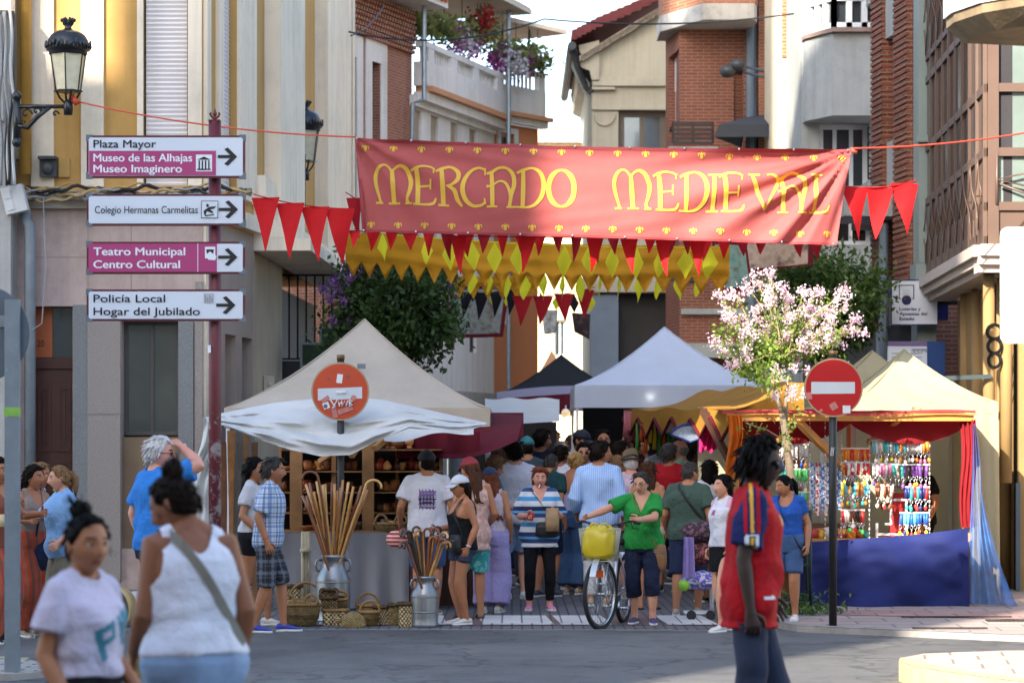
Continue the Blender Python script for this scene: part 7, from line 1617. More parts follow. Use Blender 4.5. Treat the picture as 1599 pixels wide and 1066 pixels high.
class Person:
 def __init__(s, label, px, Y, top, hd, sex='f', girth=1.0, skin='fair', hair='short', hc='dark', hy=0, hp=0, hr=0, lean=0, aR=(.05, .05, -.50), aL=(.05, .05, -.50), eR=(.25, .9, -.2), eL=(.25, .9, -.2), lR=(0, 0, 0), lL=(0, 0, 0), top_=None, bot=None, shoe=None, gz=0.0, acc=(), H=None, hs=1.06, curlR=.45, curlL=.45, group=None, sole=None, legs=True, bx=0.0):
  s.__dict__.update(locals()); k_ = F / Y; s.H = H or (HC + (HY - top) / k_ - gz); s.k = s.H / 1.70; s.name = label
  s.loc = Vector((X(px, Y), Y, gz)); s.vox = (.0085 if Y < 15 else (.0125 if Y < 29 else .017)); s.build()
 def bend(s, p):
  p = Vector(p); t = min(1, max(0, (p.z - .92) / .3)); a = R(s.lean) * (t * .5 + .5 * min(1, max(0, (p.z - .92) / .5))); c = Vector((0, 0, .92)); q = p - c; return c + Matrix.Rotation(a, 3, 'X') @ q if p.z > .92 else p
 def prof(s, z):
  T = TORSO[s.sex]; zs = [t[0] for t in T]; return [float(np.interp(z, zs, [t[i] for t in T])) for i in (1, 2, 3)]
 def ring(s, z, off=0.0, n=26, flare=1.0):
  rx, ry, yo = s.prof(z); g = s.girth if z < 1.38 else 1 + (s.girth - 1) * .4; belly = max(0, s.girth - 1) * math.exp(-((z - 1.08) / .16) ** 2) * .10
  out = []
  for i in range(n):
   a = 2 * math.pi * i / n; e = 2.25; cx = math.copysign(abs(math.cos(a)) ** (2 / e), math.cos(a)); sy = math.copysign(abs(math.sin(a)) ** (2 / e), math.sin(a))
   out.append(s.bend((cx * (rx * g * flare + off), yo + sy * (ry * g * flare + off) - (belly if sy < 0 else 0) * abs(sy), z)))
  return out
 def build(s):
  g = s.girth; ga = 1 + (g - 1) * .7; sh = {'m': .168, 'f': .146}[s.sex] * (1 + (g - 1) * .35); hipx = .088 * (1 + (g - 1) * .4)
  s.arms = []; s.legsj = []
  for sd, a, e in ((-1, s.aR, s.eR), (1, s.aL, s.eL)):
   S = s.bend((sd * sh, .012, 1.392)); rot = Matrix.Rotation(R(s.lean) * .6, 3, 'X'); T = S + rot @ Vector((sd * a[0], -a[1], a[2])) if len(a) == 3 else s.world().inverted() @ Vector(a[:3]); E, Wr = ik(S, T, .285, .255, Vector((sd * e[0], e[1], e[2]))); s.arms.append((sd, S, E, Wr))
  for sd, l in ((-1, s.lR), (1, s.lL)):
   Hp = Vector((sd * hipx, .012, .90)); A = Vector((sd * hipx * .95 + sd * l[0], .02 - l[1], .085 + l[2])); K, A2 = ik(Hp, A, .425, .41, Vector((sd * .12, -1, 0))); s.legsj.append((sd, Hp, K, A2, l))
  hb = s.bend((0, .004, 1.468)); s.rotH = Matrix.Rotation(R(s.hy), 4, 'Z') @ Matrix.Rotation(R(s.hp + s.lean * .75), 4, 'X') @ Matrix.Rotation(R(s.hr), 4, 'Y'); s.hc_ = hb + (s.rotH @ Vector((0, -.018, .106 * s.hs)))
  s.TH = Matrix.Translation(s.hc_) @ s.rotH @ Matrix.Scale(s.hs, 4)
  m = MB(); m.loft([s.ring(z) for z in (.80, .84, .88, .92, .96, 1.0, 1.04, 1.08, 1.13, 1.18, 1.22, 1.26, 1.29, 1.32, 1.345, 1.37, 1.39, 1.41, 1.43, 1.445)])
  m.tube([s.bend((0, .014, 1.40)), s.bend((0, .012, 1.46)), hb + (s.rotH @ Vector((0, 0, .045))), hb + (s.rotH @ Vector((0, -.005, .09)))], [.070, .056 * ga if s.sex == 'm' else .049 * ga, .052, .055], 14)
  for sd, S, E, W_ in s.arms:
   inn = S + Vector((-sd * .05, 0, .0)); m.tube([inn, S, S.lerp(E, .25), S.lerp(E, .6), E, E.lerp(W_, .25), E.lerp(W_, .6), W_, W_ + (W_ - E).normalized() * .02], [r * ga for r in (.058, .058, .052 if s.sex == 'm' else .046, .046 if s.sex == 'm' else .041, .040, .042, .035, .027, .026)], 12)
   d = (W_ - E).normalized(); m.ball(S + Vector((-sd * .004, 0, .002)), (.055 if s.sex == 'm' else .049) * ga, 12, 8); m.tube([s.bend((sd * .02, .016, 1.475)), s.bend((sd * .075, .016, 1.435)), S + Vector((-sd * .01, 0, .012))], [.042, .046, .042], 10)
  for sd, Hp, K, A, l in s.legsj:
   m.tube([Hp + Vector((0, 0, .05)), Hp, Hp.lerp(K, .3), Hp.lerp(K, .7), K, K.lerp(A, .25), K.lerp(A, .55), K.lerp(A, .85), A, A - Vector((0, 0, .04))], [r * (1 + (g - 1) * .6) for r in (.080, .088, .084, .066, .056, .058, .050, .036, .036, .034)], 14)
   f = Matrix.Rotation(R(sd * 10), 3, 'Z') @ Vector((0, -1, 0)); q = A - Vector((0, 0, .05)); m.tube([q - f * .045, q + f * .02, q + f * .10 - Vector((0, 0, .012)), q + f * .155 - Vector((0, 0, .02))], [.030, .034, .026, .014], 10)
  s.palms = []
  for (sd, S, E, W_), cu in zip(s.arms, (s.curlR, s.curlL)):
   d = (W_ - E).normalized(); inward = Vector((-sd, .15, 0)); nrm = (inward - d * inward.dot(d)).normalized(); side = d.cross(nrm) * sd
   if side.dot(Vector((0, -1, .2))) < 0: side = -side
   pc = W_ + d * .05; rings = []
   for t, hw, ht in ((-.01, .024, .020), (.02, .034, .017), (.05, .040, .016), (.078, .041, .013), (.090, .036, .010)):
    c = W_ + d * t; rings.append([c + side * (hw * math.cos(a)) + nrm * (ht * math.sin(a)) for a in [2 * math.pi * i / 12 for i in range(12)]])
   m.loft(rings); s.palms.append((sd, W_, d, nrm, side, cu))
  s.tmp_body = s.temp('body', m, s.vox)
  s.tmp_top = s.tmp_bot = None
  if s.top_:
   st, mt = s.top_[0], s.top_[1]; o = s.top_[2] if len(s.top_) > 2 else {}
   hem = o.get('hem', {'tee': .86, 'long': .84, 'tank': .90, 'cami': .92, 'crop': 1.06, 'polo': .86, 'dress': .62}.get(st, .86)); loose = o.get('loose', .016); zs = [hem] + [z for z in np.arange(.80, 1.45, .035) if z > hem + .02] + [1.452]
   m = MB(); fl = o.get('flare', .10)
   m.loft([s.ring(max(z, .80), loose * (1.0 if z < 1.36 else .55) + .0, flare=1 + fl * max(0, (1.12 - z)) / .3 * .3) if z >= .80 else [p + Vector((0, 0, z - .80)) for p in s.ring(.80, loose + .02, flare=1.05 + (.80 - z) * .35)] for z in zs])
   sl = o.get('sleeve', {'tee': .62, 'polo': .62, 'long': 1.9, 'crop': .55}.get(st, 0))
   for sd, S, E, W_ in s.arms: m.tube([s.bend((sd * .045, .016, 1.455)), s.bend((sd * .085, .016, 1.432)), S + Vector((-sd * .01, 0, .012))], [.046, .053, .049], 10)
   if sl:
    for sd, S, E, W_ in s.arms:
     sw_ = o.get('sl_w', .018); pts = [S + Vector((-sd * .06, 0, .0)), S, S.lerp(E, min(sl, 1) * .5), S.lerp(E, min(sl, 1))]; rs = [.052 * ga + .008, .052 * ga + .010, .050 * ga + sw_ * .8, .048 * ga + sw_ * 1.2]
     if sl > 1: pts += [E.lerp(W_, (sl - 1) * .5), E.lerp(W_, sl - 1)]; rs += [.044 * ga + sw_, .034 * ga + sw_]
     m.tube(pts, rs, 14)
     m.ball(S + Vector((-sd * .002, 0, .0)), .053 * ga + .009, 12, 8)
   s.tmp_top = s.temp('top', m, s.vox * .9)
  if s.bot:
   st, mt = s.bot[0], s.bot[1]; o = s.bot[2] if len(s.bot) > 2 else {}; m = MB(); lo = o.get('loose', .014)
   if st in ('skirt', 'wideskirt'):
    L_ = o.get('len', .45); m.loft([s.ring(1.02, lo)] + [s.ring(z, lo + .004) for z in (.98, .93, .88)] + [[(p.x * (1 + (.88 - z) * o.get('fl', .35)), p.y * (1 + (.88 - z) * o.get('fl', .35)) + 0, z) for p in s.ring(.88, lo + .004)] for z in np.linspace(.82, 1.02 - L_, 6)])
   else:
    m.loft([s.ring(z, lo) for z in (.80, .84, .88, .92, .97, o.get('waist', 1.01))]); ln = {'trousers': 1.93, 'shorts': .92, 'short': .42, 'capri': 1.5, 'wide': 1.95, 'leggings': 1.9, 'bermuda': 1.05}[st]; ln = o.get('len', ln); wd = {'wide': .05, 'leggings': .004, 'shorts': .028, 'bermuda': .03, 'short': .018, 'capri': .022}.get(st, .018)
    for sd, Hp, K, A, l in s.legsj:
     kk = 1 + (g - 1) * .6; pts = [Hp + Vector((0, 0, .05)), Hp]; rs = [.080 * kk + lo, .090 * kk + lo]
     for t in np.linspace(.15, ln, 9):
      pts.append(Hp.lerp(K, t) if t <= 1 else K.lerp(A, t - 1)); base = float(np.interp(t, [0, .3, .7, 1, 1.25, 1.55, 1.85, 2], [.09, .084, .066, .057, .058, .050, .038, .036])) * kk; rs.append(base + wd * min(1, .4 + t * .7) + (.02 if st == 'wide' else 0) * t)
     m.tube(pts, rs, 16)
   s.tmp_bot = s.temp('bottom', m, s.vox * .9)
  JOBS.append(s)
 def temp(s, nm, m, vox):
  o = m.build('tmp_' + nm, SKIN['fair']); md = o.modifiers.new('r', 'REMESH'); md.mode = 'VOXEL'; md.voxel_size = vox; sm = o.modifiers.new('s', 'SMOOTH'); sm.factor = .5; sm.iterations = 4; return o
 def world(s): return Matrix.Translation(s.loc) @ Matrix.Rotation(R(s.hd), 4, 'Z') @ Matrix.Scale(s.k, 4)
 def fingers(s, m):
  for sd, W_, d, nrm, side, cu in s.palms:
   for i, (off, L_, r) in enumerate(((.031, .070, .0088), (.011, .080, .0092), (-.010, .074, .0088), (-.030, .058, .0078))):
    base = W_ + d * .080 + side * off; ang = 0; p = base - d * .02; pts = [p, base]; dd = d
    for j, q in enumerate((.42, .33, .25)): ang += cu * (.75, 1.0, .8)[j] * (1 + .12 * i); dd = (d * math.cos(ang) + nrm * math.sin(ang) + side * off * (1.2 - cu)).normalized(); pts.append(pts[-1] + dd * L_ * q)
    m.tube(pts, [r, r, r * .95, r * .9, r * .72], 7)
   tb = W_ + d * .025 + side * .028; t1 = tb + (d * .55 + side * .75 + nrm * .25).normalized() * .034; t2 = t1 + (d * .85 + side * .3 + nrm * .45).normalized() * .030; t3 = t2 + (d * .9 + nrm * .5).normalized() * .022; m.tube([tb - side * .012, tb, t1, t2, t3], [.012, .013, .0115, .010, .007], 7)
 def cloth_obj(s, name, tmp, mats, wr, cut=None, paint=None):
  me = tmp.data; n = len(me.vertices); co = np.empty(n * 3, np.float32); me.vertices.foreach_get('co', co); co = co.reshape(-1, 3); no = np.empty(n * 3, np.float32); me.vertex_normals.foreach_get('vector', no); no = no.reshape(-1, 3)
  rg = np.random.RandomState(abs(hash(s.label)) % 9999 if False else len(s.label) * 37 % 9999); d = np.zeros(n)
  for _ in range(7): K = rg.randn(3) * np.array([1, 1, .75]); K = K / np.linalg.norm(K) * rg.uniform(9, 40); d += np.sin(co @ K + rg.rand() * 6 + 1.3 * np.sin(co @ (rg.randn(3) * 9)))
  amp = wr * 2.0 / 7 * (1.0 + .8 * np.exp(-((co[:, 2] - 1.02) / .10) ** 2)); co2 = co + no * (np.maximum(d + 1.1, -.15) * amp * 1.7)[:, None]
  faces = [tuple(p.vertices) for p in me.polygons]; ctr = np.array([co[list(f)].mean(0) for f in faces]); nn = np.array([p.normal[:] for p in me.polygons])
  keep = ~cut(ctr, nn) if cut else np.ones(len(faces), bool); mi = paint(ctr, nn) if paint else np.zeros(len(faces), int)
  fs = [f for f, k in zip(faces, keep) if k]; used = sorted({i for f in fs for i in f}); remap = {v: i for i, v in enumerate(used)}
  q = MB(); q.v = [tuple(v) for v in (co2[used] * s.k)]; q.f = [tuple(remap[i] for i in f) for f in fs]; q.m = [int(v) for v, k in zip(mi, keep) if k]
  return q.build(name, mats, s.root, True)
 def finish(s):
  sk = s.skin; m = MB(); me = s.tmp_body.data; m.v = [tuple(v.co) for v in me.vertices]; m.f = [tuple(p.vertices) for p in me.polygons]; m.m = [0] * len(m.f)
  add_head(m, s.TH); s.fingers(m); m.v = [tuple(Vector(v) * s.k) for v in m.v]
  s.root = m.build('person', [SKIN[sk], LIP[sk], EYEW, EYED], None, True); s.root.location = s.loc; s.root.rotation_euler = (0, 0, R(s.hd)); tag(s.root, s.label, 'person', s.group)
  if s.tmp_top:
   st, mt = s.top_[0], s.top_[1]; o = s.top_[2] if len(s.top_) > 2 else {}; neck = o.get('neck', {'tee': 'crew', 'polo': 'crew', 'long': 'crew', 'tank': 'tank', 'cami': 'cami', 'crop': 'crew'}.get(st, 'crew')); inv = Matrix.Rotation(-R(s.lean) * .9, 3, 'X'); hem = o.get('hem', 0)
   def cut(c, n):
    q = (np.array(inv) @ (c - np.array([0, 0, .92])).T).T + np.array([0, 0, .92]); x, y, z = np.abs(q[:, 0]), q[:, 1], q[:, 2]; r = np.sqrt(q[:, 0] ** 2 + (q[:, 1] - .012) ** 2); k = (z > 1.43) & (r < .075)
    if neck == 'v': k |= (y < .0) & (z > 1.28) & (x < (z - 1.28) * .50)
    if neck == 'scoop': k |= (y < .02) & (z > 1.335) & (x < .085) & ((x / .085) ** 2 + ((1.44 - z) / .11) ** 2 < 1.0)
    if neck == 'wide': k |= (z > 1.36) & (x < .115)
    if neck in ('tank', 'cami'):
     gg = s.girth ** .5
     if neck == 'tank': xo = np.interp(z, [1.16, 1.21, 1.27, 1.34, 1.48], [.40, .185, .150, .136, .122]) * gg; zi = np.where(y < .01, 1.295, 1.355); xi = .082 * gg * np.sqrt(np.clip((z - zi) / (1.47 - zi), 0, 1))
     else: xo = np.interp(z, [1.17, 1.22, 1.265, 1.30, 1.48], [.40, .175, .125, .108, .094]) * gg; zi = np.where(y < .01, 1.265, 1.20); xi = np.where(z > zi, (.100 - .014) * gg * np.clip((z - zi) / .035, 0, 1) ** .6, 0)
     k |= (x > xo) | ((x < xi) & (z > zi))
    if o.get('low_hem'): k |= z < hem
    return k
   s.top_obj = s.cloth_obj(o.get('name', {'tank': 'tank_top', 'cami': 'camisole', 'long': 'shirt', 'polo': 'polo_shirt', 'dress': 'dress'}.get(st, 't_shirt')), s.tmp_top, mt if isinstance(mt, list) else [mt], o.get('wr', .0055), cut, o.get('paint'))
  s.hem_z = (s.top_[2] if s.top_ and len(s.top_) > 2 else {}).get('hem', {'tee': .86, 'long': .84, 'polo': .86, 'tank': .90, 'cami': .92}.get(s.top_[0] if s.top_ else '', 1.1)) + .03
  if s.tmp_bot:
   st, mt = s.bot[0], s.bot[1]; o = s.bot[2] if len(s.bot) > 2 else {}; s.bot_obj = s.cloth_obj({'skirt': 'skirt', 'wideskirt': 'skirt', 'shorts': 'shorts', 'short': 'shorts', 'bermuda': 'shorts', 'leggings': 'leggings'}.get(st, 'trousers'), s.tmp_bot, mt if isinstance(mt, list) else [mt], o.get('wr', .006 if st != 'leggings' else .002), (lambda c, n, h=s.hem_z: c[:, 2] > h) if s.hem_z < .97 else None, o.get('paint'))
  for t in (s.tmp_body, s.tmp_top, s.tmp_bot):
   if t: bpy.data.objects.remove(t)
  if s.shoe:
   for sd, Hp, K, A, l in s.legsj:
    m = MB(); f0 = Matrix.Rotation(R(sd * 10), 3, 'Z') @ Vector((0, -1, 0)); pitch = R(32) * min(1, l[2] / .08) if l[2] > .01 else 0; rotv = Matrix.Rotation(pitch, 3, 'X'); f = rotv @ f0; up = rotv @ Vector((0, 0, 1)); rt = f.cross(up); q = A - up * .085
    prof = [(-.072, .020, .055), (-.062, .031, .078), (-.02, .036, .092), (.03, .036, .082), (.08, .042, .060), (.13, .044, .048), (.17, .034, .038), (.188, .014, .026)]
    fit = s.sole == 'sandal'
    if not fit: m.loft([[q + f * a + rt * (w_ * math.cos(t)) + up * (.014 + (h - .014) * (.5 + .5 * math.sin(t)) if True else 0) for t in [2 * math.pi * i / 12 for i in range(12)]] for a, w_, h in prof], 0)
    else: m.tube([q + f * .07 - rt * .046 + up * .02, q + f * .075 + up * .062, q + f * .07 + rt * .046 + up * .02], .010, 6, 0)
    m.loft([[q + f * a + rt * ((w_ + .003) * math.cos(t)) + up * (.0 if math.sin(t) < 0 else .024) for t in [2 * math.pi * (i + .5) / 12 for i in range(12)]] for a, w_, h in prof], 1)
    m.v = [tuple(Vector(v) * s.k) for v in m.v]; sm = MATS['sole white'] if s.sole in (None, 'white') else MATS['sole dark']; m.build('sandal' if fit else 'shoe', [s.shoe, sm], s.root, True)
  s.do_hair()
  for a in s.acc: a(s)
 def scaled(s, m, name, mats, smooth=True): m.v = [tuple(Vector(v) * s.k) for v in m.v]; return m.build(name, mats, s.root, smooth)
 def do_hair(s):
  st = s.hair; mt = HAIR[s.hc]; T = s.TH; sd = len(s.label)
  if st == 'none': return
  if st in ('short', 'curly', 'thin', 'bald', 'crop'):
   m = hair_shell(T, {'short': .010, 'curly': .024, 'thin': .008, 'bald': .006, 'crop': .004}[st], {'bald': 'bald', 'thin': 'thin'}.get(st, 'full'), sd, .009 if st == 'short' else 0, -.008 if st in ('short', 'crop', 'thin') else 0)
  else: m = hair_shell(T, .014 if st in ('long', 'bob', 'xlong') else .008, 'full', sd, .004, .010 if st in ('long', 'bob') else -.006)
  if st == 'long': hair_long(m, T, .34, .088, .05, .040, .85, sd)
  if st == 'xlong': hair_long(m, T, .46, .088, .05, .042, .8, sd)
  if st == 'bob': hair_long(m, T, .15, .090, .060, .028, 1.0, sd)
  if st == 'dreads':
   rg = random.Random(3)
   for i in range(70):
    a = rg.uniform(-2.4, 2.4); el = rg.uniform(-.2, 1.2); d = Vector((math.sin(a) * math.cos(el), -math.cos(a) * math.cos(el) * (.8 if abs(a) > 1.2 else .6) + .25, math.sin(el)))
    d.normalize(); p = Vector((d.x * .078, d.y * .10, d.z * .12 + .01)); ln = rg.uniform(.04, .10) if abs(a) > .8 else .02
    if p.y < -.07 and p.z < .06: continue
    q1 = p + d * .022 + Vector((0, 0, -.01)); m.tube([T @ p, T @ q1, T @ (q1 + Vector((d.x * .012, d.y * .012, -ln * .6))), T @ (q1 + Vector((d.x * .01, d.y * .01 + .01, -ln)))], [.014, .013, .011, .006], 6)
  if st in ('pony', 'hpony'):
   z0 = .035 if st == 'pony' else .075; m.tube([T @ Vector(p) for p in ((0, .085, z0), (0, .118, z0 + .01), (.004, .140, z0 - .04), (.006, .138, z0 - .12), (0, .125, z0 - .21))], [.022, .026, .034, .030, .010], 12); m.ball(T @ Vector((0, .10, z0 + .005)), .024, 10, 7)
  if st in ('bun', 'lowbun'):
   c = Vector((0, .055, .128)) if st == 'bun' else Vector((0, .115, .03)); b_ = MB(); b_.ball((0, 0, 0), .044, 20, 14); rg = np.random.RandomState(2)
   m.add([T @ (c + Vector(v) * (1 + .16 * math.sin(v[0] * 140 + v[2] * 90) + .10 * math.sin(v[1] * 170))) for v in b_.v], b_.f)
  if st == 'bun':
   rg = random.Random(4)
   for _ in range(46): a = rg.uniform(.9, 5.4); z_ = rg.uniform(-.05, .10); q = Vector((math.sin(a) * .078, -math.cos(a) * .094, z_)); m.tube([T @ q, T @ (q * 1.12 + Vector((0, .004, .01))), T @ (q * 1.2 + Vector((rg.gauss(0, .012), rg.gauss(.01, .012), rg.gauss(.0, .015))))], [.0016, .0012, .0006], 3)
   for _ in range(10): a = rg.random() * 6.28; m.tube([T @ (Vector((0, .055, .128)) + Vector((.03 * math.cos(a), .03 * math.sin(a), .02))), T @ (Vector((0, .055, .14)) + Vector((.065 * math.cos(a), .06 * math.sin(a), .03 + .03 * rg.random())))], [.004, .0015], 4)
  rg = random.Random(sd + 5); ln = {'bald': 0, 'crop': .018, 'thin': .03, 'curly': .05, 'bun': .022, 'pony': .024, 'lowbun': .026}.get(st, .042)
  for _ in range(150 if ln and not any(getattr(a, 'hat', 0) for a in s.acc) else 0):      # loose tufts break the outline
   a = rg.uniform(-3.14, 3.14); z = rg.uniform(-.07, .112); ad = abs(math.degrees(a)); rr = math.sqrt(max(0, 1 - (z / HEADZ) ** 2))
   if z < float(np.interp(ad, HL_A, HL_Z)) + .008: continue
   p = Vector((HEADX * rr * math.sin(a), -HEADY * rr * math.cos(a) * (1.06 if ad > 90 else 1), z)); n_ = p.normalized(); fl = (Vector((n_.x, n_.y + .5, -.9)) - n_ * n_.dot(Vector((n_.x, n_.y + .5, -.9)))).normalized(); p = p + n_ * (.006 if st in ('bun', 'pony', 'hpony', 'lowbun', 'crop') else .012); q = fl + n_ * rg.uniform(.12, .5) + Vector((rg.gauss(0, .25), rg.gauss(0, .25), 0))
   m.tube([T @ p, T @ (p + q * ln * .5), T @ (p + q * ln + Vector((0, 0, -.004)))], [.008, .006, .0015], 5)
  s.scaled(m, 'hair', mt)
M('sole white', '#d0d0cd', .6); M('sole dark', '#2a2724', .7)
def cap(mat, brim=1, back=False):
 def f(s):
  x, y, z, ph, nu, nv = head_base(48, 30); hx, hy_, hz = head_shape(x, y, z, False); cov = np.clip((z - .030) / .01, 0, 1); k = 1 + (cov * .024 - (1 - cov) * .012) / np.sqrt(hx ** 2 + hy_ ** 2 + hz ** 2); m = MB(); m.add([tuple(s.TH @ Vector(p)) for p in zip(hx * k, hy_ * k, hz * k)], grid_faces(nu, nv))
  sgn = 1 if back else -1
  def br(u, v): a = (u - .5) * 2.0; r0 = .098; return s.TH @ Vector((math.sin(a) * (.088 + .0 * v), sgn * (math.cos(a) * (.104) + v * .075 * math.cos(a) ** .6 if math.cos(a) > 0 else .1), .040 - .016 * v - .012 * abs(a) * v + .0))
  m.grid(br, 14, 5); m.grid(lambda u, v: br(u, v) + Vector((0, 0, -.006)), 14, 5); m.ball(s.TH @ Vector((0, .005, .142)), .008, 6, 5); s.scaled(m, 'cap', mat)
 f.hat = 1; return f
def straw_hat(mat, band):
 def f(s):
  m = MB(); n = 28
  def ring(r, z, e=1.22): return [s.TH @ Vector((r * math.cos(a), r * e * math.sin(a), z - .012 * math.cos(2 * a))) for a in [2 * math.pi * i / n for i in range(n)]]
  m.loft([ring(.142, .048, 1.15), ring(.10, .056), ring(.088, .066), ring(.086, .10), ring(.080, .145), ring(.066, .160), ring(.03, .150), ring(.005, .148)]); h = s.scaled(m, 'hat', mat)
  m = MB(); m.loft([ring(.0905, .066), ring(.0885, .090)], cap=False); m.v = [tuple(Vector(v) * s.k) for v in m.v]; m.build('hat_band', band, s.root, True)
 f.hat = 1; return f
def glasses(dark=False):
 def f(s):
  m = MB(); T = s.TH
  for sx in (-1, 1):
   pts = [(sx * .032 + .021 * math.cos(a), -.094 + .004 * abs(math.cos(a)), .010 + .016 * math.sin(a)) for a in np.linspace(0, 2 * math.pi, 15)]; m.tube([T @ Vector(p) for p in pts], .0022, 5, 0, False)
   if dark: m.add([T @ Vector(p) for p in pts[:-1]], [tuple(range(14))], 0)
   m.tube([T @ Vector((sx * .053, -.088, .014)), T @ Vector((sx * .076, -.03, .012)), T @ Vector((sx * .078, .012, .008))], .0022, 5)
  m.tube([T @ Vector((-.012, -.099, .013)), T @ Vector((.012, -.099, .013))], .0022, 5); s.scaled(m, 'glasses', M('glasses frame', '#16161a', .25))
 return f
def band_on(arm, t, mat, name='wristband', r=.031):
 def f(s):
  sd, S, E, W_ = s.arms[0 if arm == 'R' else 1]; c = E.lerp(W_, t); d = (W_ - E).normalized(); u = d.orthogonal().normalized(); v = d.cross(u); m = MB(); m.tube([c + (u * math.cos(a) + v * math.sin(a)) * r for a in np.linspace(0, 2 * math.pi, 17)], .006, 6, 0, False); s.scaled(m, name, mat)
 return f
def beard(col):
 def f(s):
  x, y, z, ph, nu, nv = head_base(48, 36); hx, hy_, hz = head_shape(x, y, z); a = np.abs(np.degrees(ph)); cov = np.clip((-.045 - z + .03 * np.clip((a - 30) / 50, 0, 1)) / .012, 0, 1) * (a < 95); k = 1 + (cov * .007 - (1 - cov) * .008) / np.sqrt(hx ** 2 + hy_ ** 2 + hz ** 2); m = MB(); m.add([tuple(s.TH @ Vector(p)) for p in zip(hx * k, hy_ * k, hz * k)], grid_faces(nu, nv)); s.scaled(m, 'beard', HAIR[col])
 return f
def crossbody(label, sh=-1, mat=None, z=.92, size=(.12, .05, .10), cat='bag', name='shoulder_bag', front=.5, side=None, w_=.022):
 """bag (its own thing) whose strap runs from shoulder sh to the opposite hip"""
 def f(s):
  Wm = s.world(); hipd = -sh if side is None else side; pts = []
  def surf(x, zz, fr): rx, ry, yo = s.prof(zz); g = s.girth; q = max(0, 1 - (abs(x) / (rx * g + .03)) ** 2) ** .5; return s.bend((x, yo + fr * (ry * g * q + .030), zz))
  for t in np.linspace(0, 1, 12): pts.append(surf(sh * .10 + (hipd * .185 - sh * .10) * t, 1.43 + (z - 1.43) * t, -1))
  bp = [surf(sh * .10 + (hipd * .185 - sh * .10) * t, 1.43 + (z - 1.43) * t, 1) for t in np.linspace(1, 0, 12)]
  a = hipd * .20 * s.girth ** .5; c = s.bend((a * (1.0 - .55 * front), -.13 * front * 1.2, z - .05)); c_w = Wm @ c
  root = thing(name, label, cat, c_w, R(s.hd)); inv = (Matrix.Translation(c_w) @ Matrix.Rotation(R(s.hd), 4, 'Z')).inverted()
  m = MB(); loop = pts + [pts[-1].lerp(c, .5), bp[0]] + bp + [s.bend((sh * .10, .01, 1.462)), pts[0]]; loop = [inv @ (Wm @ p) for p in loop]
  for i in range(len(loop) - 1): m.bar(loop[i], loop[i + 1], w_, .005, 0, (Vector((loop[i].x, loop[i].y, 0)) + Vector((.01, .01, 0))))
  m.build('strap', mat, root); m = MB(); k = s.k; sx, sy, sz = size; rg = np.random.RandomState(5)
  m.loft([[(sx * k * e * math.copysign(abs(math.cos(t)) ** .55, math.cos(t)), sy * k * e * math.copysign(abs(math.sin(t)) ** .7, math.sin(t)), zz * k) for t in [2 * math.pi * i / 22 for i in range(22)]] for e, zz in ((.7, -sz * 1.02), (.95, -sz * .8), (1.05, -sz * .3), (1, sz * .4), (.9, sz * .9), (.6, sz))]); m.build('body', mat, root, True)
  m = MB(); m.box(-sx * k * .9, -sy * k * 1.08, sz * k * .35, sx * k * .9, -sy * k * .9, sz * k * .42); m.build('zip', M('zip metal', '#8c8a84', .35, metal=.8), root)
 return f
def finish_people():
 obs = [t for s in JOBS for t in (s.tmp_body, s.tmp_top, s.tmp_bot) if t]
 bake(obs)
 for s in JOBS: s.finish()
def C(name, col, **kw): return Mcloth('cloth ' + name, col, kw.pop('transl', .0), kw.pop('rough', .85), kw.pop('var', .07), kw.pop('wr', .55), kw.pop('ws', 14.0))
def Mstripe(name, stops, freq, axis=2, off=0.0):
 g = newmat(name); x = g.xyz()[axis]; v = g.math('FRACT', g.math('ADD', g.math('MULTIPLY', x, freq), off)); r = g.ramp(v, stops); r.color_ramp.interpolation = 'CONSTANT'; g.l(r.outputs[0], g.b.inputs['Base Color']); g.b.inputs['Roughness'].default_value = .85; g.bump(g.noise(14, 5), .35, .03); return g.m
def Mplaid(name, base, c1, c2, f1=9.0, f2=9.0):
 g = newmat(name); x = g.xyz(); a = g.math('ARCTAN2', x[0], x[1]); u = g.math('FRACT', g.math('MULTIPLY', a, f1 * .17)); v = g.math('FRACT', g.math('MULTIPLY', x[2], f2)); out = lin(base)
 for w_, lo, hi, c, fac in ((u, .0, .28, c1, .55), (v, .0, .28, c1, .55), (u, .45, .58, c2, .6), (v, .45, .58, c2, .6), (u, .75, .80, c1, .4), (v, .75, .80, c1, .4)):
  k = g.math('MULTIPLY', g.math('GREATER_THAN', w_, lo), g.math('LESS_THAN', w_, hi)); out = g.mix(g.math('MULTIPLY', k, fac), out, lin(c))
 g.l(out, g.b.inputs['Base Color']); g.b.inputs['Roughness'].default_value = .85; g.bump(g.noise(14, 5), .35, .03); return g.m
def Mspots(name, base, c2, scale, th=.5):
 g = newmat(name); n = g.noise(scale, 3); r = g.ramp(n, [(th, base), (th + .06, c2)]); g.l(r.outputs[0], g.b.inputs['Base Color']); g.b.inputs['Roughness'].default_value = .85; return g.m
def Mdenim(name, col): return M('denim ' + name, col, .85, .22, 7, .35, 220)
white_s = M('shoe white', '#c9c6c2', .6, .08); black_s = M('shoe black', '#1c1b1d', .6); beige_s = M('shoe beige', '#a3917d', .7, .15, 12)
lilac = C('lilac white', '#c9c1d6'); whitet = C('white', '#cfcfd8'); whitec2 = C('cold white', '#d6d8e4')
navyd = Mdenim('navy', '#1d2740'); midd = Mdenim('mid', '#33507a'); light = Mdenim('light', '#8299b8'); blackt = C('black', '#131317'); navyt = C('navy', '#1a2138'); leg_b = C('leggings', '#111115')
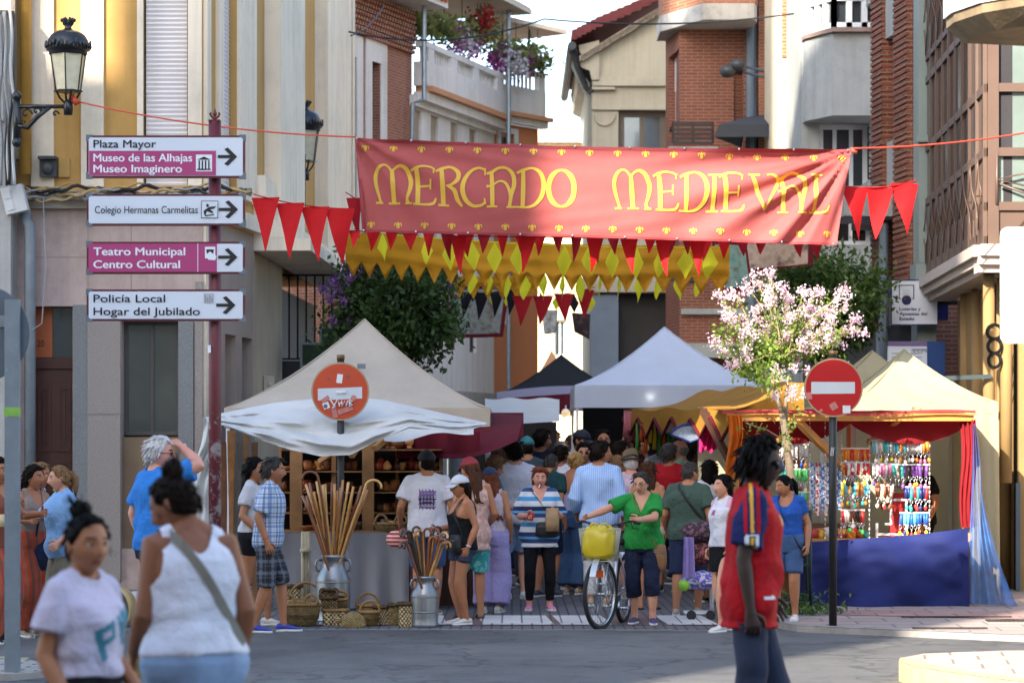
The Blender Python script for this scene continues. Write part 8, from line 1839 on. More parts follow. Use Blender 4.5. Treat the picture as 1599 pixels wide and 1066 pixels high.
def box_uv(c, ox, oz, ang): dx, dz = c[:, 0] - ox, c[:, 2] - oz; a = R(ang); return dx * math.cos(a) + dz * math.sin(a), -dx * math.sin(a) + dz * math.cos(a)
def print_letters(c, n):
 u, v = box_uv(c, .035, 1.20, 24); f = (n[:, 1] < -.15)
 inb = lambda a0, a1, b0, b1: (u > a0) & (u < a1) & (v > b0) & (v < b1)
 p = inb(-.115, -.080, -.075, .075) | inb(-.08, -.005, .045, .075) | inb(-.08, -.005, -.015, .015) | inb(-.035, -.005, -.0, .06)
 w_ = np.zeros(len(u), bool)
 for x0, s in ((.02, .25), (.055, -.25), (.075, .25), (.11, -.25)): w_ |= (np.abs(u - (x0 + .012 + s * (.075 - v) * .4)) < .014) & (np.abs(v) < .075)
 return ((p | w_) & f).astype(int)
def jersey(c, n):
 x, y, z = c[:, 0], c[:, 1], c[:, 2]; mi = np.zeros(len(c), int); ax = np.abs(x); sl = ((ax > .172) & (z > 1.155)) | ((ax > .14) & (z > 1.36)); mi[sl] = 1
 top = (z > 1.17); ang = y - .012
 for o_, m_ in ((-.030, 2), (.0, 3), (.030, 2)): mi[sl & (z > 1.24) & (np.abs(ang - o_) < .0095)] = m_
 for o_, m_ in ((-.030, 2), (.0, 3), (.030, 2)): mi[(ax > .08) & (ax < .18) & (z > 1.385) & (np.abs(ang - o_) < .0095)] = m_
 mi[(ax > .19) & (np.abs(ang) < .034) & (z > 1.165) & (z < 1.235)] = 4
 mi[(ax > .19) & (np.abs(ang) < .018) & (np.abs(z - 1.20) < .026)] = 5; mi[(ax > .19) & (np.abs(ang) < .008) & (np.abs(z - 1.20) < .02)] = 3
 mi[(np.abs(y + .07) < .028) & (np.abs(z - .925) < .008) & (x > .1)] = 4; mi[(np.abs(y + .07) < .028) & (np.abs(z - .925) < .008) & (x < -.1)] = 4
 mi[(np.abs(x + .03) < .02) & (np.abs(z - 1.30) < .025) & (y < -.08)] = 3
 return mi
def back_print(c, n):
 f = n[:, 1] > .2; x, z = c[:, 0], c[:, 2]; e = .006 * np.sin(x * 180) + .005 * np.sin(z * 240); mi = np.zeros(len(c), int); a = f & (np.abs(x) < .088 + e) & (np.abs(z - 1.21) < .098 + e); mi[a] = 1; mi[a & (z > 1.24)] = 2; mi[a & (np.abs(np.sin(x * 90) * np.sin(z * 75)) > .55)] = 3; mi[a & (z < 1.15) & (np.sin(z * 400) > .3)] = 3; return mi
def pink_sleeve(c, n): mi = np.zeros(len(c), int); mi[(np.abs(c[:, 0]) > .11) & (c[:, 2] > 1.36)] = 1; mi[(np.abs(c[:, 0]) > .18) & (c[:, 2] < 1.235)] = 1; mi[(np.abs(c[:, 0]) < .03) & (np.abs(c[:, 2] - 1.30) < .03) & (c[:, 1] < -.05)] = 2; return mi
pr_teal = M('print teal', '#3f7f92', .8); jr, jn, jy = C('jersey red', '#a8141d'), C('jersey navy', '#1b2252'), M('jersey yellow', '#d8a028', .7); badge_w = M('badge white', '#c9ccd2', .6)
pp1, pp2, pp3 = M('print dark', '#2c2740', .8), M('print violet', '#6c568c', .8), M('print pale violet', '#8d7fa0', .8)
hang = (.07, .03, -.50)
PN = Person
girl = PN('foreground girl with a black top bun in a lilac tee with teal letters', 133, 9.6, 810, 58, 'f', 1.04, 'tan', 'bun', 'black', hy=-18, hp=4, aR=(.05, .10, -.49), aL=(.04, .16, -.45), top_=('crop', [lilac, pr_teal], {'hem': 1.02, 'paint': print_letters, 'sleeve': .62, 'loose': .022, 'sl_w': .03}), bot=('shorts', [C('black shorts', '#16161b')], {'waist': 1.05}), shoe=white_s, hs=1.12, lL=(.02, .2, 0), lR=(.02, -.2, .03))
woman = PN('foreground woman with a top bun in a white tank top, seen from behind', 303, 10.1, 764, 206, 'f', 1.16, 'brown', 'bun', 'dark', hy=44, hp=22, lean=7, H=1.63, aR=(.06, .06, -.49), aL=(.03, .20, -.42), top_=('tank', [whitec2], {'hem': .955, 'loose': .022, 'wr': .006}), bot=('trousers', [light], {'waist': .985, 'loose': .012}), shoe=white_s, acc=[crossbody('grey shoulder bag worn by the woman in the white tank top', 1, M('taupe strap', '#7d7a70', .7), .99, (.13, .06, .13), front=1.05, side=-1, w_=.036)])
phone = MB(); phone.box(-.035, -.005, -.07, .035, .005, .07); phone.box(-.031, -.0065, -.064, .031, -.0052, .064, 1)
jman = PN('man in a red football shirt with navy sleeves walking right in the foreground', 1174, 13.3, 686, 88, 'm', .90, 'dark', 'dreads', 'black', hp=4, lean=2, aR=(.05, -.01, -.53), aL=(.06, .10, -.49), lR=(.01, -.16, .02), lL=(.01, .22, 0), top_=('tee', [jr, jn, jr, jy, badge_w, M('badge black', '#1a1a20', .7)], {'hem': .77, 'sleeve': .78, 'sl_w': .032, 'loose': .024, 'paint': jersey, 'wr': .006, 'flare': .42}), bot=('trousers', [navyd], {'loose': .008}), shoe=black_s, curlR=.6)
PN('tall white haired man in a blue polo shirt shading his eyes with his hand', 246, 20.6, 684, 122, 'm', 1.18, 'pink', 'short', 'white', hy=-34, hp=4, aR=(-.07, .17, .235), eR=(1, -.5, -.35), aL=(.08, .03, -.50), eL=(.5, .8, 0), top_=('polo', [C('blue polo', '#2f78c6')], {'sleeve': .75, 'sl_w': .03, 'loose': .022}), bot=('trousers', [navyt]), shoe=black_s, acc=[glasses(True), band_on('L', .88, blk, 'watch')], curlR=.2)
PN('woman in a taupe top and wide orange striped trousers facing right by the door', 52, 23.8, 728, 45, 'f', 1.0, 'tan', 'bob', 'dark', hy=20, aR=(.12, .30, -.22), aL=(.10, .20, -.34), gz=.0, top_=('crop', [C('taupe', '#8f7d72')], {'hem': 1.03, 'sleeve': 0, 'neck': 'tank', 'loose': .006}), bot=('wide', [Mstripe('orange brown stripes', [(0, '#b5401c'), (.34, '#6d4a40'), (.62, '#b5401c'), (.82, '#8a5a4a')], 2.6 * 5, 0)], {'waist': 1.06}), shoe=beige_s)
PN('woman in a light blue shirt with a fair ponytail talking by the red door', 98, 23.4, 728, -62, 'f', 1.12, 'fair', 'pony', 'lbrown', hy=-18, hp=6, aR=(.12, .34, -.16), aL=(.10, .12, -.42), top_=('tee', [C('sky blue shirt', '#7fa8d3')], {'hem': .80, 'sleeve': .9, 'loose': .024, 'sl_w': .028}), bot=('trousers', [C('khaki', '#6f6a5c')]), shoe=black_s)
PN('woman with a blond headband peeking between two friends at the door', 60, 24.8, 724, 80, 'f', .98, 'tan', 'short', 'lbrown', hp=6, aR=hang, top_=('tank', [Mspots('floral blue white', '#c4c8d0', '#3a62a8', 16)], {'hem': .9}), bot=('trousers', [navyd]), shoe=black_s)
PN('dark haired person in a sleeveless top cut by the left photo edge', -4, 23.0, 716, 60, 'f', 1.05, 'tan', 'bob', 'dark', top_=('tank', [M('rust cloth', '#7a4030', .8)], {'hem': .88}), bot=('wide', [MATS['orange brown stripes']]), shoe=black_s, aL=(.12, .3, -.2))
PN('grey haired man in a blue plaid shirt and dark plaid shorts', 420, 24.4, 716, 92, 'm', 1.05, 'tan', 'short', 'dgrey', hp=2, lean=3, aR=(.06, .0, -.50), aL=(.05, .02, -.5), lR=(.0, -.12, .0), lL=(.0, .16, 0), top_=('tee', [Mplaid('blue plaid', '#b9c6d8', '#3c5f96', '#20365f', 10, 11)], {'hem': .84, 'sleeve': .80, 'sl_w': .03, 'loose': .024}), bot=('bermuda', [Mplaid('dark plaid', '#23262e', '#6d7480', '#15171c', 9, 9)]), shoe=M('shoe royal blue', '#27379a', .5), acc=[band_on('R', .85, M('orange band', '#c2502a', .6))])
PN('dark long haired woman in black shorts half hidden behind the plaid shirt man', 396, 25.3, 716, 82, 'f', .98, 'tan', 'xlong', 'black', aR=(.06, .14, -.44), aL=(.05, .1, -.47), lR=(0, -.15, 0), lL=(0, .15, 0), top_=('tee', [C('dim white', '#b9b8bd')], {'hem': .95}), bot=('short', [blackt]), shoe=white_s, acc=[band_on('R', .85, M('white band', '#cfd0d2', .5))])
PN('man in a black cap and white tee with violet back print', 668, 27.0, 706, 180, 'm', 1.10, 'tan', 'crop', 'dark', hy=28, aR=(.10, .14, -.44), aL=(.12, .16, -.42), top_=('tee', [whitet, pp1, pp2, pp3], {'hem': .82, 'sleeve': .70, 'sl_w': .03, 'loose': .022, 'paint': back_print}), bot=('shorts', [midd]), shoe=beige_s, acc=[cap(M('black cap', '#17191d', .7))])
PN('woman in a white cap, black camisole and denim shorts looking left', 722, 25.5, 744, -68, 'f', 1.10, 'tan', 'bob', 'dark', hp=6, aL=(.05, .02, -.50), aR=(.06, .24, -.30), top_=('cami', [C('black camisole', '#121216')], {'hem': .87}), bot=('short', [Mdenim('dark', '#27344e')]), shoe=white_s, acc=[cap(M('white cap', '#b3b5bb', .7)), glasses(), band_on('L', .92, white_fr, 'watch'), crossbody('black handbag held by the woman in the white cap', 1, blk, .98, (.10, .05, .11), front=.8, side=1)])
PN('woman in a red cap and floral dress facing the left stall', 738, 26.4, 716, -165, 'f', 1.08, 'tan', 'long', 'brown', hy=30, hp=10, aL=(.06, .06, -.49), aR=(.08, .2, -.40), lL=(0, .06, 0), top_=('dress', [Mspots('floral pink', '#b08a80', '#c9a598', 18)], {'hem': .74, 'neck': 'tank', 'sleeve': 0}), bot=('shorts', [Mspots('teal floral', '#2f8f93', '#6db5b0', 20)]), shoe=black_s, sole='sandal', acc=[cap(M('red cap', '#7c1e26', .75, .15, 20))])
PN('auburn haired woman in a navy cap and lilac trousers', 768, 27.4, 732, 172, 'f', 1.05, 'tan', 'xlong', 'red', hy=40, hp=8, aR=(.07, .10, -.47), aL=(.07, .2, -.4), top_=('tank', [C('pale lace', '#b8a9b4')], {'hem': .96}), bot=('wide', [C('lilac trousers', '#9a90c0')], {'waist': 1.04}), shoe=white_s, acc=[cap(M('navy cap', '#1f3350', .75))])
PN('woman with curly fair hair leaning into the left stall', 760, 29.5, 712, 120, 'f', 1.0, 'fair', 'curly', 'lbrown', hp=12, lean=8, top_=('tee', [C('teal dress', '#2f7d94')], {'hem': .80}), bot=('wideskirt', [C('turquoise skirt', '#2b7f99')], {'len': .62}), shoe=beige_s, aR=(.1, .3, -.3))
PN('man in a plain white tee, pale denim shorts and white trainers', 805, 30.0, 690, 188, 'm', 1.12, 'fair', 'short', 'dark', hy=-10, aR=(.08, .08, -.48), aL=(.1, .16, -.42), top_=('tee', [whitet], {'hem': .82, 'loose': .026, 'sl_w': .03, 'sleeve': .72}), bot=('shorts', [light]), shoe=white_s)
PN('shaven headed man in a dark green tee stooping in mid street', 852, 30.4, 706, 150, 'm', 1.12, 'tan', 'crop', 'dgrey', hp=22, lean=8, top_=('tee', [C('bottle green', '#1f4042')], {'loose': .024}), bot=('shorts', [navyt]), shoe=M('shoe navy', '#2a3150', .6))
PN('man in a white tee and black shorts behind the stooping green tee man', 874, 32.2, 696, 160, 'm', 1.02, 'tan', 'short', 'dark', hy=-12, hp=8, top_=('tee', [whitet], {'loose': .024}), bot=('shorts', [blackt]), shoe=M('shoe grey', '#7c8088', .6))
PN('blond woman with a knotted bun and wide jeans seen from behind', 898, 31.0, 706, 150, 'f', 1.0, 'tan', 'lowbun', 'blond', hp=12, aL=(.06, .1, -.47), top_=('cami', [C('lavender top', '#b5aed0')], {'hem': .98}), bot=('wide', [Mdenim('blue', '#324e74')], {'waist': 1.03}), shoe=beige_s)
smoke = PN('woman with a cigarette in a blue and white striped tunic', 843, 27.8, 730, 4, 'f', 1.2, 'pink', 'long', 'red', hp=8, aR=(.02, .24, -.26), eR=(.45, .7, -.7), aL=(.02, .24, -.23), eL=(.45, .7, -.7), lR=(.03, .0, 0), lL=(.03, .04, 0), curlR=.9, curlL=.9, top_=('tee', [Mstripe('tunic stripes', [(0, '#1d2a55'), (.17, '#c3c6cc'), (.38, '#3f86b5'), (.55, '#c3c6cc'), (.74, '#27406f'), (.9, '#5b9cc4')], 3.6, 2, .1)], {'hem': .76, 'sleeve': .95, 'sl_w': .03, 'loose': .026, 'neck': 'v', 'flare': .16}), bot=('leggings', [leg_b]), shoe=M('shoe pink', '#c77c9c', .6), acc=[crossbody('black bag slung in front of the striped tunic', -1, blk, 1.02, (.14, .05, .09), front=1.15, side=1), band_on('L', .88, M('brown band', '#4a3326', .6))])
bike_R, bike_F = Vector((X(974, 25.86), 25.86)), Vector((X(938, 24.9), 24.9)); bike_L = (bike_F - bike_R).length; bike_a = math.atan2((bike_F - bike_R).y, (bike_F - bike_R).x)
def bike_pt(x, y, z): return Vector((bike_R.x + x * math.cos(bike_a) - y * math.sin(bike_a), bike_R.y + x * math.sin(bike_a) + y * math.cos(bike_a), z))
bl = PN('grey haired woman with glasses in a green top pushing a white bicycle', 1004, 25.62, 737, -8, 'f', 1.18, 'fair', 'short', 'dgrey', hy=-14, hp=10, lean=6, aR=tuple(bike_pt(bike_L - .42, -.29, 1.05)) + (0,), eR=(.6, .6, -.4), aL=tuple(bike_pt(bike_L - .42, .29, 1.05)) + (0,), eL=(.8, .6, -.3), lR=(.0, .0, 0), lL=(.03, .10, 0), curlR=1.0, curlL=1.0, top_=('tee', [C('leaf green', '#23833a')], {'hem': .84, 'sleeve': .78, 'sl_w': .03, 'loose': .024, 'neck': 'v'}), bot=('capri', [navyt], {'len': 1.42}), shoe=M('shoe violet', '#3f3a66', .6), acc=[glasses(), band_on('L', .9, beige_s, 'watch'), crossbody('tan leather bag hanging at the hip of the woman in green', -1, M('tan leather', '#7a5636', .6, .2, 20, .2), .80, (.11, .045, .15), front=.45)])
PN('long haired woman in a peach vest seen from behind the woman in green', 1012, 28.0, 722, 176, 'f', 1.05, 'tan', 'xlong', 'brown', aL=hang, top_=('tank', [C('peach vest', '#b0785c')], {'hem': .95}), bot=('short', [C('cream shorts', '#b5a68a')]), shoe=beige_s, sole='sandal')
PN('man in a blue striped shirt and white trousers seen from behind looking right', 936, 28.6, 690, 172, 'm', 1.05, 'tan', 'short', 'dark', hy=-62, hp=4, aR=(.08, .05, -.49), aL=(.08, .14, -.44), top_=('long', [Mstripe('shirt stripes', [(0, '#8fb0dc'), (.55, '#c3d0e6'), (.75, '#7fa3d6')], 42, 0)], {'hem': .80, 'loose': .020, 'sl_w': .018, 'sleeve': 1.75}), bot=('trousers', [C('white trousers', '#c4c4c2')], {'loose': .02}), shoe=beige_s)
PN('man in a straw hat and pale pink shirt seen from behind', 986, 30.0, 708, 176, 'm', 1.10, 'pink', 'short', 'white', hy=14, hp=4, top_=('tee', [C('pale pink', '#c4aebb')], {'loose': .024}), bot=('shorts', [C('grey shorts', '#5d5f66')]), shoe=beige_s, acc=[straw_hat(Mwicker('straw hat', '#bda47c', '#8f7850', 90, 120), blk)])
PN('man in a red tee with dark hair seen from behind', 1044, 31.6, 694, 170, 'm', 1.15, 'tan', 'short', 'dgrey', hy=-22, aL=(.12, .24, -.18), top_=('tee', [C('red tee', '#9c1620')], {'loose': .026}), bot=('shorts', [navyt]), shoe=black_s)
PN('bald man in a mint tee in profile facing left', 1064, 33.4, 687, -112, 'm', 1.15, 'pink', 'bald', 'grey', hp=2, top_=('tee', [C('mint', '#8fbcae')], {'loose': .024}), bot=('shorts', [navyt]), shoe=black_s)
PN('broad man in a grey green tee with a dark strap across his back', 1076, 27.0, 722, 166, 'm', 1.22, 'tan', 'crop', 'dgrey', hy=-40, hp=4, aR=(.08, .06, -.48), aL=(.1, .16, -.44), lR=(.0, .10, 0), lL=(.02, -.16, .0), top_=('tee', [C('grey green', '#3f5248')], {'hem': .84, 'loose': .026, 'sl_w': .03, 'sleeve': .75}), bot=('bermuda', [C('navy shorts', '#222a44')]), shoe=beige_s, acc=[crossbody('dark sling bag worn by the broad grey green tee man', 1, blk, 1.05, (.07, .03, .08), front=1.1, side=-1, w_=.03)])
PN('dark haired woman in a white tee with a grey backpack strap by the mustard stall', 1108, 29.4, 720, 196, 'f', 1.05, 'tan', 'bob', 'black', hy=-18, top_=('tee', [C('white tee b', '#c0c2cc')], {'loose': .02}), bot=('trousers', [navyd]), shoe=black_s)
PN('woman with long black hair in a mauve top under the mustard stall', 1120, 31.6, 702, 190, 'f', 1.0, 'tan', 'long', 'black', top_=('tee', [C('mauve', '#77738f')], {'loose': .02}), bot=('trousers', [navyd]), shoe=black_s)
PN('girl in a white and pink football tee and black skirt looking left', 1130, 24.5, 743, -55, 'f', .90, 'fair', 'long', 'black', hy=-10, hp=-4, aR=(.05, .04, -.49), aL=(.05, .04, -.49), lR=(0, -.08, 0), lL=(0, .12, 0), top_=('tee', [C('white football tee', '#c9c9d2'), C('pink trim', '#cf9fb0'), M('crest maroon', '#8f4a62', .7)], {'hem': .93, 'loose': .026, 'sl_w': .03, 'sleeve': .72, 'paint': pink_sleeve}), bot=('skirt', [blackt], {'len': .36, 'fl': .25}), shoe=white_s)
PN('woman in a blue scoop neck top and denim shorts by the tree guard', 1230, 25.2, 742, -24, 'f', 1.15, 'tan', 'pony', 'black', gz=.06, hy=-40, hp=14, aL=(.10, .04, -.50), aR=(.08, .2, -.38), lR=(.02, .08, 0), top_=('tee', [C('royal blue top', '#2450a0')], {'hem': .96, 'sleeve': .50, 'neck': 'scoop', 'loose': .008, 'sl_w': .008}), bot=('shorts', [midd], {'len': .80}), shoe=white_s, acc=[crossbody('thin black strap bag worn by the woman in the blue top', -1, blk, .86, (.07, .03, .07), front=.2, side=1, w_=.014)])
PN('stall keeper in black with a dark red cap behind the keyrings', 1438, 29.2, 708, -70, 'm', 1.12, 'tan', 'crop', 'dark', gz=.06, hp=14, aR=(.1, .3, -.3), top_=('tee', [C('black tee', '#101013')], {'loose': .03}), bot=('trousers', [blackt]), shoe=black_s, acc=[cap(M('maroon cap', '#4d1a1e', .75))])
FAR = [
 ('dark haired man in a navy tee left of the glowing bulbs', 846, 36.5, 672, 160, 'm', 'tan', 'short', 'dark', '#1f2333', -40, 0, []),
 ('grey haired man with glasses facing the viewer at the back of the crowd', 876, 34.4, 689, 6, 'm', 'fair', 'thin', 'grey', '#8f9094', 20, 8, [glasses()]),
 ('man in a dark navy cap and cream shirt at the back of the crowd', 904, 35.4, 673, 40, 'm', 'tan', 'crop', 'dark', '#b3aa9a', 20, 10, ['navy']),
 ('dark haired woman in sunglasses and a black top facing the viewer', 913, 33.2, 692, -4, 'f', 'fair', 'bob', 'black', '#15151a', 0, 4, [glasses(True)]),
 ('dark haired man facing the viewer below the pale blue tent', 942, 37.5, 672, 4, 'm', 'tan', 'short', 'black', '#22232b', 0, 6, []),
 ('long dark haired woman in profile right of the striped shirt man', 966, 33.2, 690, 100, 'f', 'tan', 'long', 'dark', '#6b5a62', 0, 4, []),
 ('man with glasses and dark hair in profile facing left below the tassels', 986, 36.4, 676, -60, 'm', 'fair', 'short', 'black', '#5c2a2a', -10, 2, [glasses()]),
 ('man with thick dark hair near the painted fan', 1036, 34.8, 680, 190, 'm', 'tan', 'short', 'black', '#9aa7b8', 10, 0, []),
 ('fair haired woman in beige behind the straw hat man', 968, 31.2, 712, 200, 'f', 'fair', 'long', 'lbrown', '#a08c78', 20, 10, []),
 ('person in a black cap in front of the pink garment', 1088, 33.6, 696, 120, 'm', 'tan', 'crop', 'dark', '#3b3f48', 0, 6, ['black']),
 ('woman with brown hair beside the bald mint tee man', 1094, 32.4, 706, 150, 'f', 'tan', 'bob', 'brown', '#58506a', -20, 8, []),
 ('man in a teal cap right behind the white tee man in pale shorts', 824, 33.2, 684, 170, 'm', 'tan', 'crop', 'dark', '#39474d', 20, 6, ['teal']),
 ('woman with dark hair far behind the maroon awning end', 794, 35.5, 694, 30, 'f', 'tan', 'long', 'dark', '#6d4b40', 0, 6, []),
 ('dark clad man far up the street under the two glowing bulbs', 862, 40.5, 672, 10, 'm', 'tan', 'short', 'dark', '#24252d', 20, 4, []),
 ('woman in grey with tied hair left of the far white tent leg', 892, 42, 680, 180, 'f', 'tan', 'pony', 'brown', '#8a8c92', 0, 4, []),
 ('man in a pale blue shirt far up the street between two tent legs', 922, 43, 678, 20, 'm', 'tan', 'short', 'grey', '#8fa2bd', 0, 4, []),
 ('woman in burgundy with dark hair far behind the glasses man', 1004, 39.5, 684, 10, 'f', 'tan', 'long', 'black', '#5b2330', 0, 6, []),
 ('woman with black hair in a dark top under the mustard canopy edge', 1058, 37.0, 690, 170, 'f', 'tan', 'bob', 'black', '#2a2630', 0, 6, []),
 ('brown haired man in olive at the left crowd edge by the maroon awning', 780, 32.4, 702, 150, 'm', 'tan', 'short', 'brown', '#5b5a44', 30, 8, []),
]
for lab, px, Y, top, hd, sx, sk, hr_, hc_, col, hy_, hp_, ac in FAR:
 acc = [cap(M(a + ' cap far', {'navy': '#161a26', 'black': '#141416', 'teal': '#2c6d70'}[a], .75)) if isinstance(a, str) else a for a in ac]
 PN(lab, px, Y, top, hd, sx, 1.06 if sx == 'm' else 1.0, sk, hr_, hc_, hy=hy_, hp=hp_, top_=('tee', [C('far' + col, col)], {'loose': .022}), bot=('trousers', [navyd if sx == 'm' else blackt]), shoe=black_s, acc=acc)
finish_people()
def hand_world(pn, which, fwd=.09): sd, W_, d, nrm, side, cu = pn.palms[0 if which == 'R' else 1]; return pn.world() @ (W_ + d * fwd + nrm * .025)
phw = hand_world(woman, 'L', .10)
o = phone.build('phone', [M('phone case', '#b08d3c', .4), M('phone screen', '#16181c', .1)]); o.location = phw; o.rotation_euler = (R(50), 0, R(190)); tag(o, 'phone in a golden case in the hand of the woman in the white tank top', 'phone')
c_ = smoke.TH; Wm = smoke.world(); m = MB(); a_, b_ = Wm @ (c_ @ Vector((-.006, -.092, -.058))), Wm @ (c_ @ Vector((-.022, -.155, -.085))); m.tube([Vector((0, 0, 0)), (b_ - a_)], .006, 7); o = m.build('cigarette', M('cigarette paper', '#cfccc4', .7), None, True); o.location = a_; tag(o, 'white cigarette in the mouth of the woman in the striped tunic', 'cigarette')
pw = hand_world(smoke, 'L', .08); g = newmat('kraft paper'); n = g.noise(7, 6); r = g.ramp(n, [(.3, '#7d6444'), (.7, '#a58962')]); g.l(r.outputs[0], g.b.inputs['Base Color']); g.bump(n, .6, .02)
m = MB(); m.loft([[(w_ * math.copysign(abs(math.cos(t)) ** .4, math.cos(t)), d * math.copysign(abs(math.sin(t)) ** .5, math.sin(t)) + .006 * math.sin(t * 5 + z * 60), z) for t in [2 * math.pi * i / 20 for i in range(20)]] for w_, d, z in ((.070, .035, -.20), (.074, .040, -.12), (.072, .034, -.03), (.070, .02, .03), (.066, .012, .05))]); o = m.build('paper_bag', g.m, None, True); o.location = pw; tag(o, 'brown paper bag held by the woman in the striped tunic', 'paper bag')
m = MB(); m.box(-.035, -.012, -.05, .035, .012, .04); o = m.build('cigarette_packet', M('red packet', '#a82a2c', .4)); o.location = hand_world(smoke, 'R', .085); o.rotation_euler = (R(20), R(15), 0); tag(o, 'small red packet in the hand of the woman in the striped tunic', 'packet')
RP = bike_R; Lw = bike_L; rz = bike_a; rw = .335
bike = thing('bicycle', 'white step through bicycle with a wire front basket pushed by the woman in green', 'bicycle', (RP[0], RP[1], 0), rz)
silv = M('bike silver', '#b9bcc0', .3, .06, 4, metal=.5, coat=.4); tyre_m = M('tyre rubber', '#1a1a1b', .8, .1, 20); chrome = M('chrome', '#a9acb0', .2, metal=1.0)
def wheel(x, steer):
 cs, sn = math.cos(R(steer)), math.sin(R(steer)); turn = lambda m: setattr(m, 'v', [(x + (p[0] - x) * cs - p[1] * sn, (p[0] - x) * sn + p[1] * cs, p[2]) for p in m.v])
 m = MB(); m.tube([(x + rw * math.cos(a), 0, rw + rw * math.sin(a) * .985) for a in np.linspace(0, 2 * math.pi, 49)], .022, 8, 0, False); turn(m); t = m.build('wheel', tyre_m, bike, True)
 m = MB(); m.tube([(x + (rw - .032) * math.cos(a), 0, rw + (rw - .032) * math.sin(a)) for a in np.linspace(0, 2 * math.pi, 49)], .013, 6, 0, False); turn(m); m.build('rim', chrome, t, True)
 m = MB()
 for i in range(28): a = i * 2 * math.pi / 28; s_ = .018 if i % 2 else -.018; m.tube([(x + .02 * math.cos(a + .8), s_, rw + .02 * math.sin(a + .8)), (x + (rw - .04) * math.cos(a), 0, rw + (rw - .04) * math.sin(a))], .0014, 4)
 m.tube([(x, -.05, rw), (x, .05, rw)], .02, 8); turn(m); m.build('spokes', chrome, t, True)
 return t
wheel(0, 0); wheel(Lw, -13)
m = MB(); bb = Vector((.44, 0, .29)); st_ = Vector((.26, 0, .74)); hd_ = Vector((Lw - .20, 0, .82)); hd2 = Vector((Lw - .14, 0, .66))
m.tube([bb, st_], .018, 8); m.tube([bb, bb.lerp(hd2, .5) + Vector((0, 0, -.02)), hd2], .022, 8); m.tube([bb.lerp(st_, .3), bb.lerp(hd_, .55) + Vector((0, 0, -.05)), hd_], .018, 8); m.tube([hd2, hd_], .022, 8)
for s in (-.04, .04): m.tube([bb + Vector((0, s * .6, 0)), Vector((0, s, rw))], .011, 6); m.tube([st_ + Vector((0, s * .5, -.03)), Vector((0, s, rw))], .010, 6); m.tube([hd2 + Vector((.005, s, -.02)), Vector((Lw - .05, s, .5)), Vector((Lw, s, rw))], .013, 6)
m.tube([hd2 + Vector((.005, -.045, -.01)), hd2 + Vector((.005, .045, -.01))], .018, 6); m.build('frame', silv, bike, True)
m = MB(); m.ball((.24, 0, .82), (.14, .085, .045), 16, 8); m.tube([st_, (.25, 0, .80)], .013, 6); m.build('saddle', black_s, bike, True)
m = MB(); hb_ = hd_ + Vector((-.02, 0, .16)); m.tube([hd_, hb_], .014, 8)
for s in (-1, 1): m.tube([hb_, hb_ + Vector((.04, s * .12, .03)), hb_ + Vector((-.02, s * .24, .06)), hb_ + Vector((-.16, s * .29, .04))], .011, 7)
hbar = m.build('handlebar', blk, bike, True)
m = MB()
for s in (-1, 1): m.tube([hb_ + Vector((-.06, s * .275, .05)), hb_ + Vector((-.18, s * .295, .035))], .018, 8); m.tube([hb_ + Vector((-.03, s * .25, .05)), hb_ + Vector((-.06, s * .26, -.01)), hb_ + Vector((-.14, s * .30, -.02))], .006, 5)
m.build('grip', blk, hbar, True)
m = MB(); bx0, bx1 = Lw - .16, Lw + .20; zb, ztp = .66, .97      # wire basket, denser mesh than a few bars
def wire_ring(z, e): return [(bx0 + (bx1 - bx0) * (.5 + e * math.copysign(.5, c)), math.copysign(.19 * (2 * e), s), z) for c, s in ((-1, -1), (1, -1), (1, 1), (-1, 1), (-1, -1))]
for i in range(9): t = i / 8; m.tube(wire_ring(zb + (ztp - zb) * t, .40 + .10 * t), .006 if i == 8 else .0028, 5)
lo, hi = wire_ring(zb, .40), wire_ring(ztp, .50)
for q in range(4):
 for i in range(14): t = i / 14; m.tube([Vector(lo[q]).lerp(Vector(lo[q + 1]), t), Vector(hi[q]).lerp(Vector(hi[q + 1]), t)], .0024, 4)
m.box(bx0 + .05, -.14, zb - .004, bx1 - .05, .14, zb + .002); m.build('basket', M('basket wire', '#b3b0a0', .5, .1, metal=.2), bike, True)
m = MB(); m.box(Lw + .02, -.035, .50, Lw + .05, .035, .57); m.build('reflector', M('orange reflector', '#d0581c', .25), bike)
m = MB(); m.tube([(bb.x + .09 * math.cos(a), -.05, bb.z + .09 * math.sin(a)) for a in np.linspace(0, 2 * math.pi, 25)], .006, 5, 0, False)
for s in (-1, 1): m.tube([(bb.x, s * .06, bb.z), (bb.x + s * .12, s * .08, bb.z - s * .11)], .010, 6); m.box(bb.x + s * .12 - .045, s * .08 + s * .01, bb.z - s * .11 - .012, bb.x + s * .12 + .045, s * .08 + s * .10, bb.z - s * .11 + .012)
m.tube([(bb.x, -.05, bb.z + .09), (0, -.05, rw + .04)], .005, 5); m.tube([(bb.x, -.05, bb.z - .09), (0, -.05, rw - .04)], .005, 5); m.tube([(.05, .06, .3), (.10, .16, .02)], .010, 6); m.build('crank_and_pedals', chrome, bike, True)
m = MB()
for x0 in (Lw, 0): m.grid(lambda u, v: (x0 + (rw + .04) * math.cos(R(60 + 130 * u) if x0 == 0 else R(30 + 120 * u)), -.03 + .06 * v, rw + (rw + .04) * math.sin(R(60 + 130 * u) if x0 == 0 else R(30 + 120 * u))), 16, 2)
m.build('mudguard', silv, bike, True)
bag = MB(); bag.ball((0, 0, 0), 1.0, 30, 20)
pw_ = lambda c, e: math.copysign(abs(c) ** e, c)
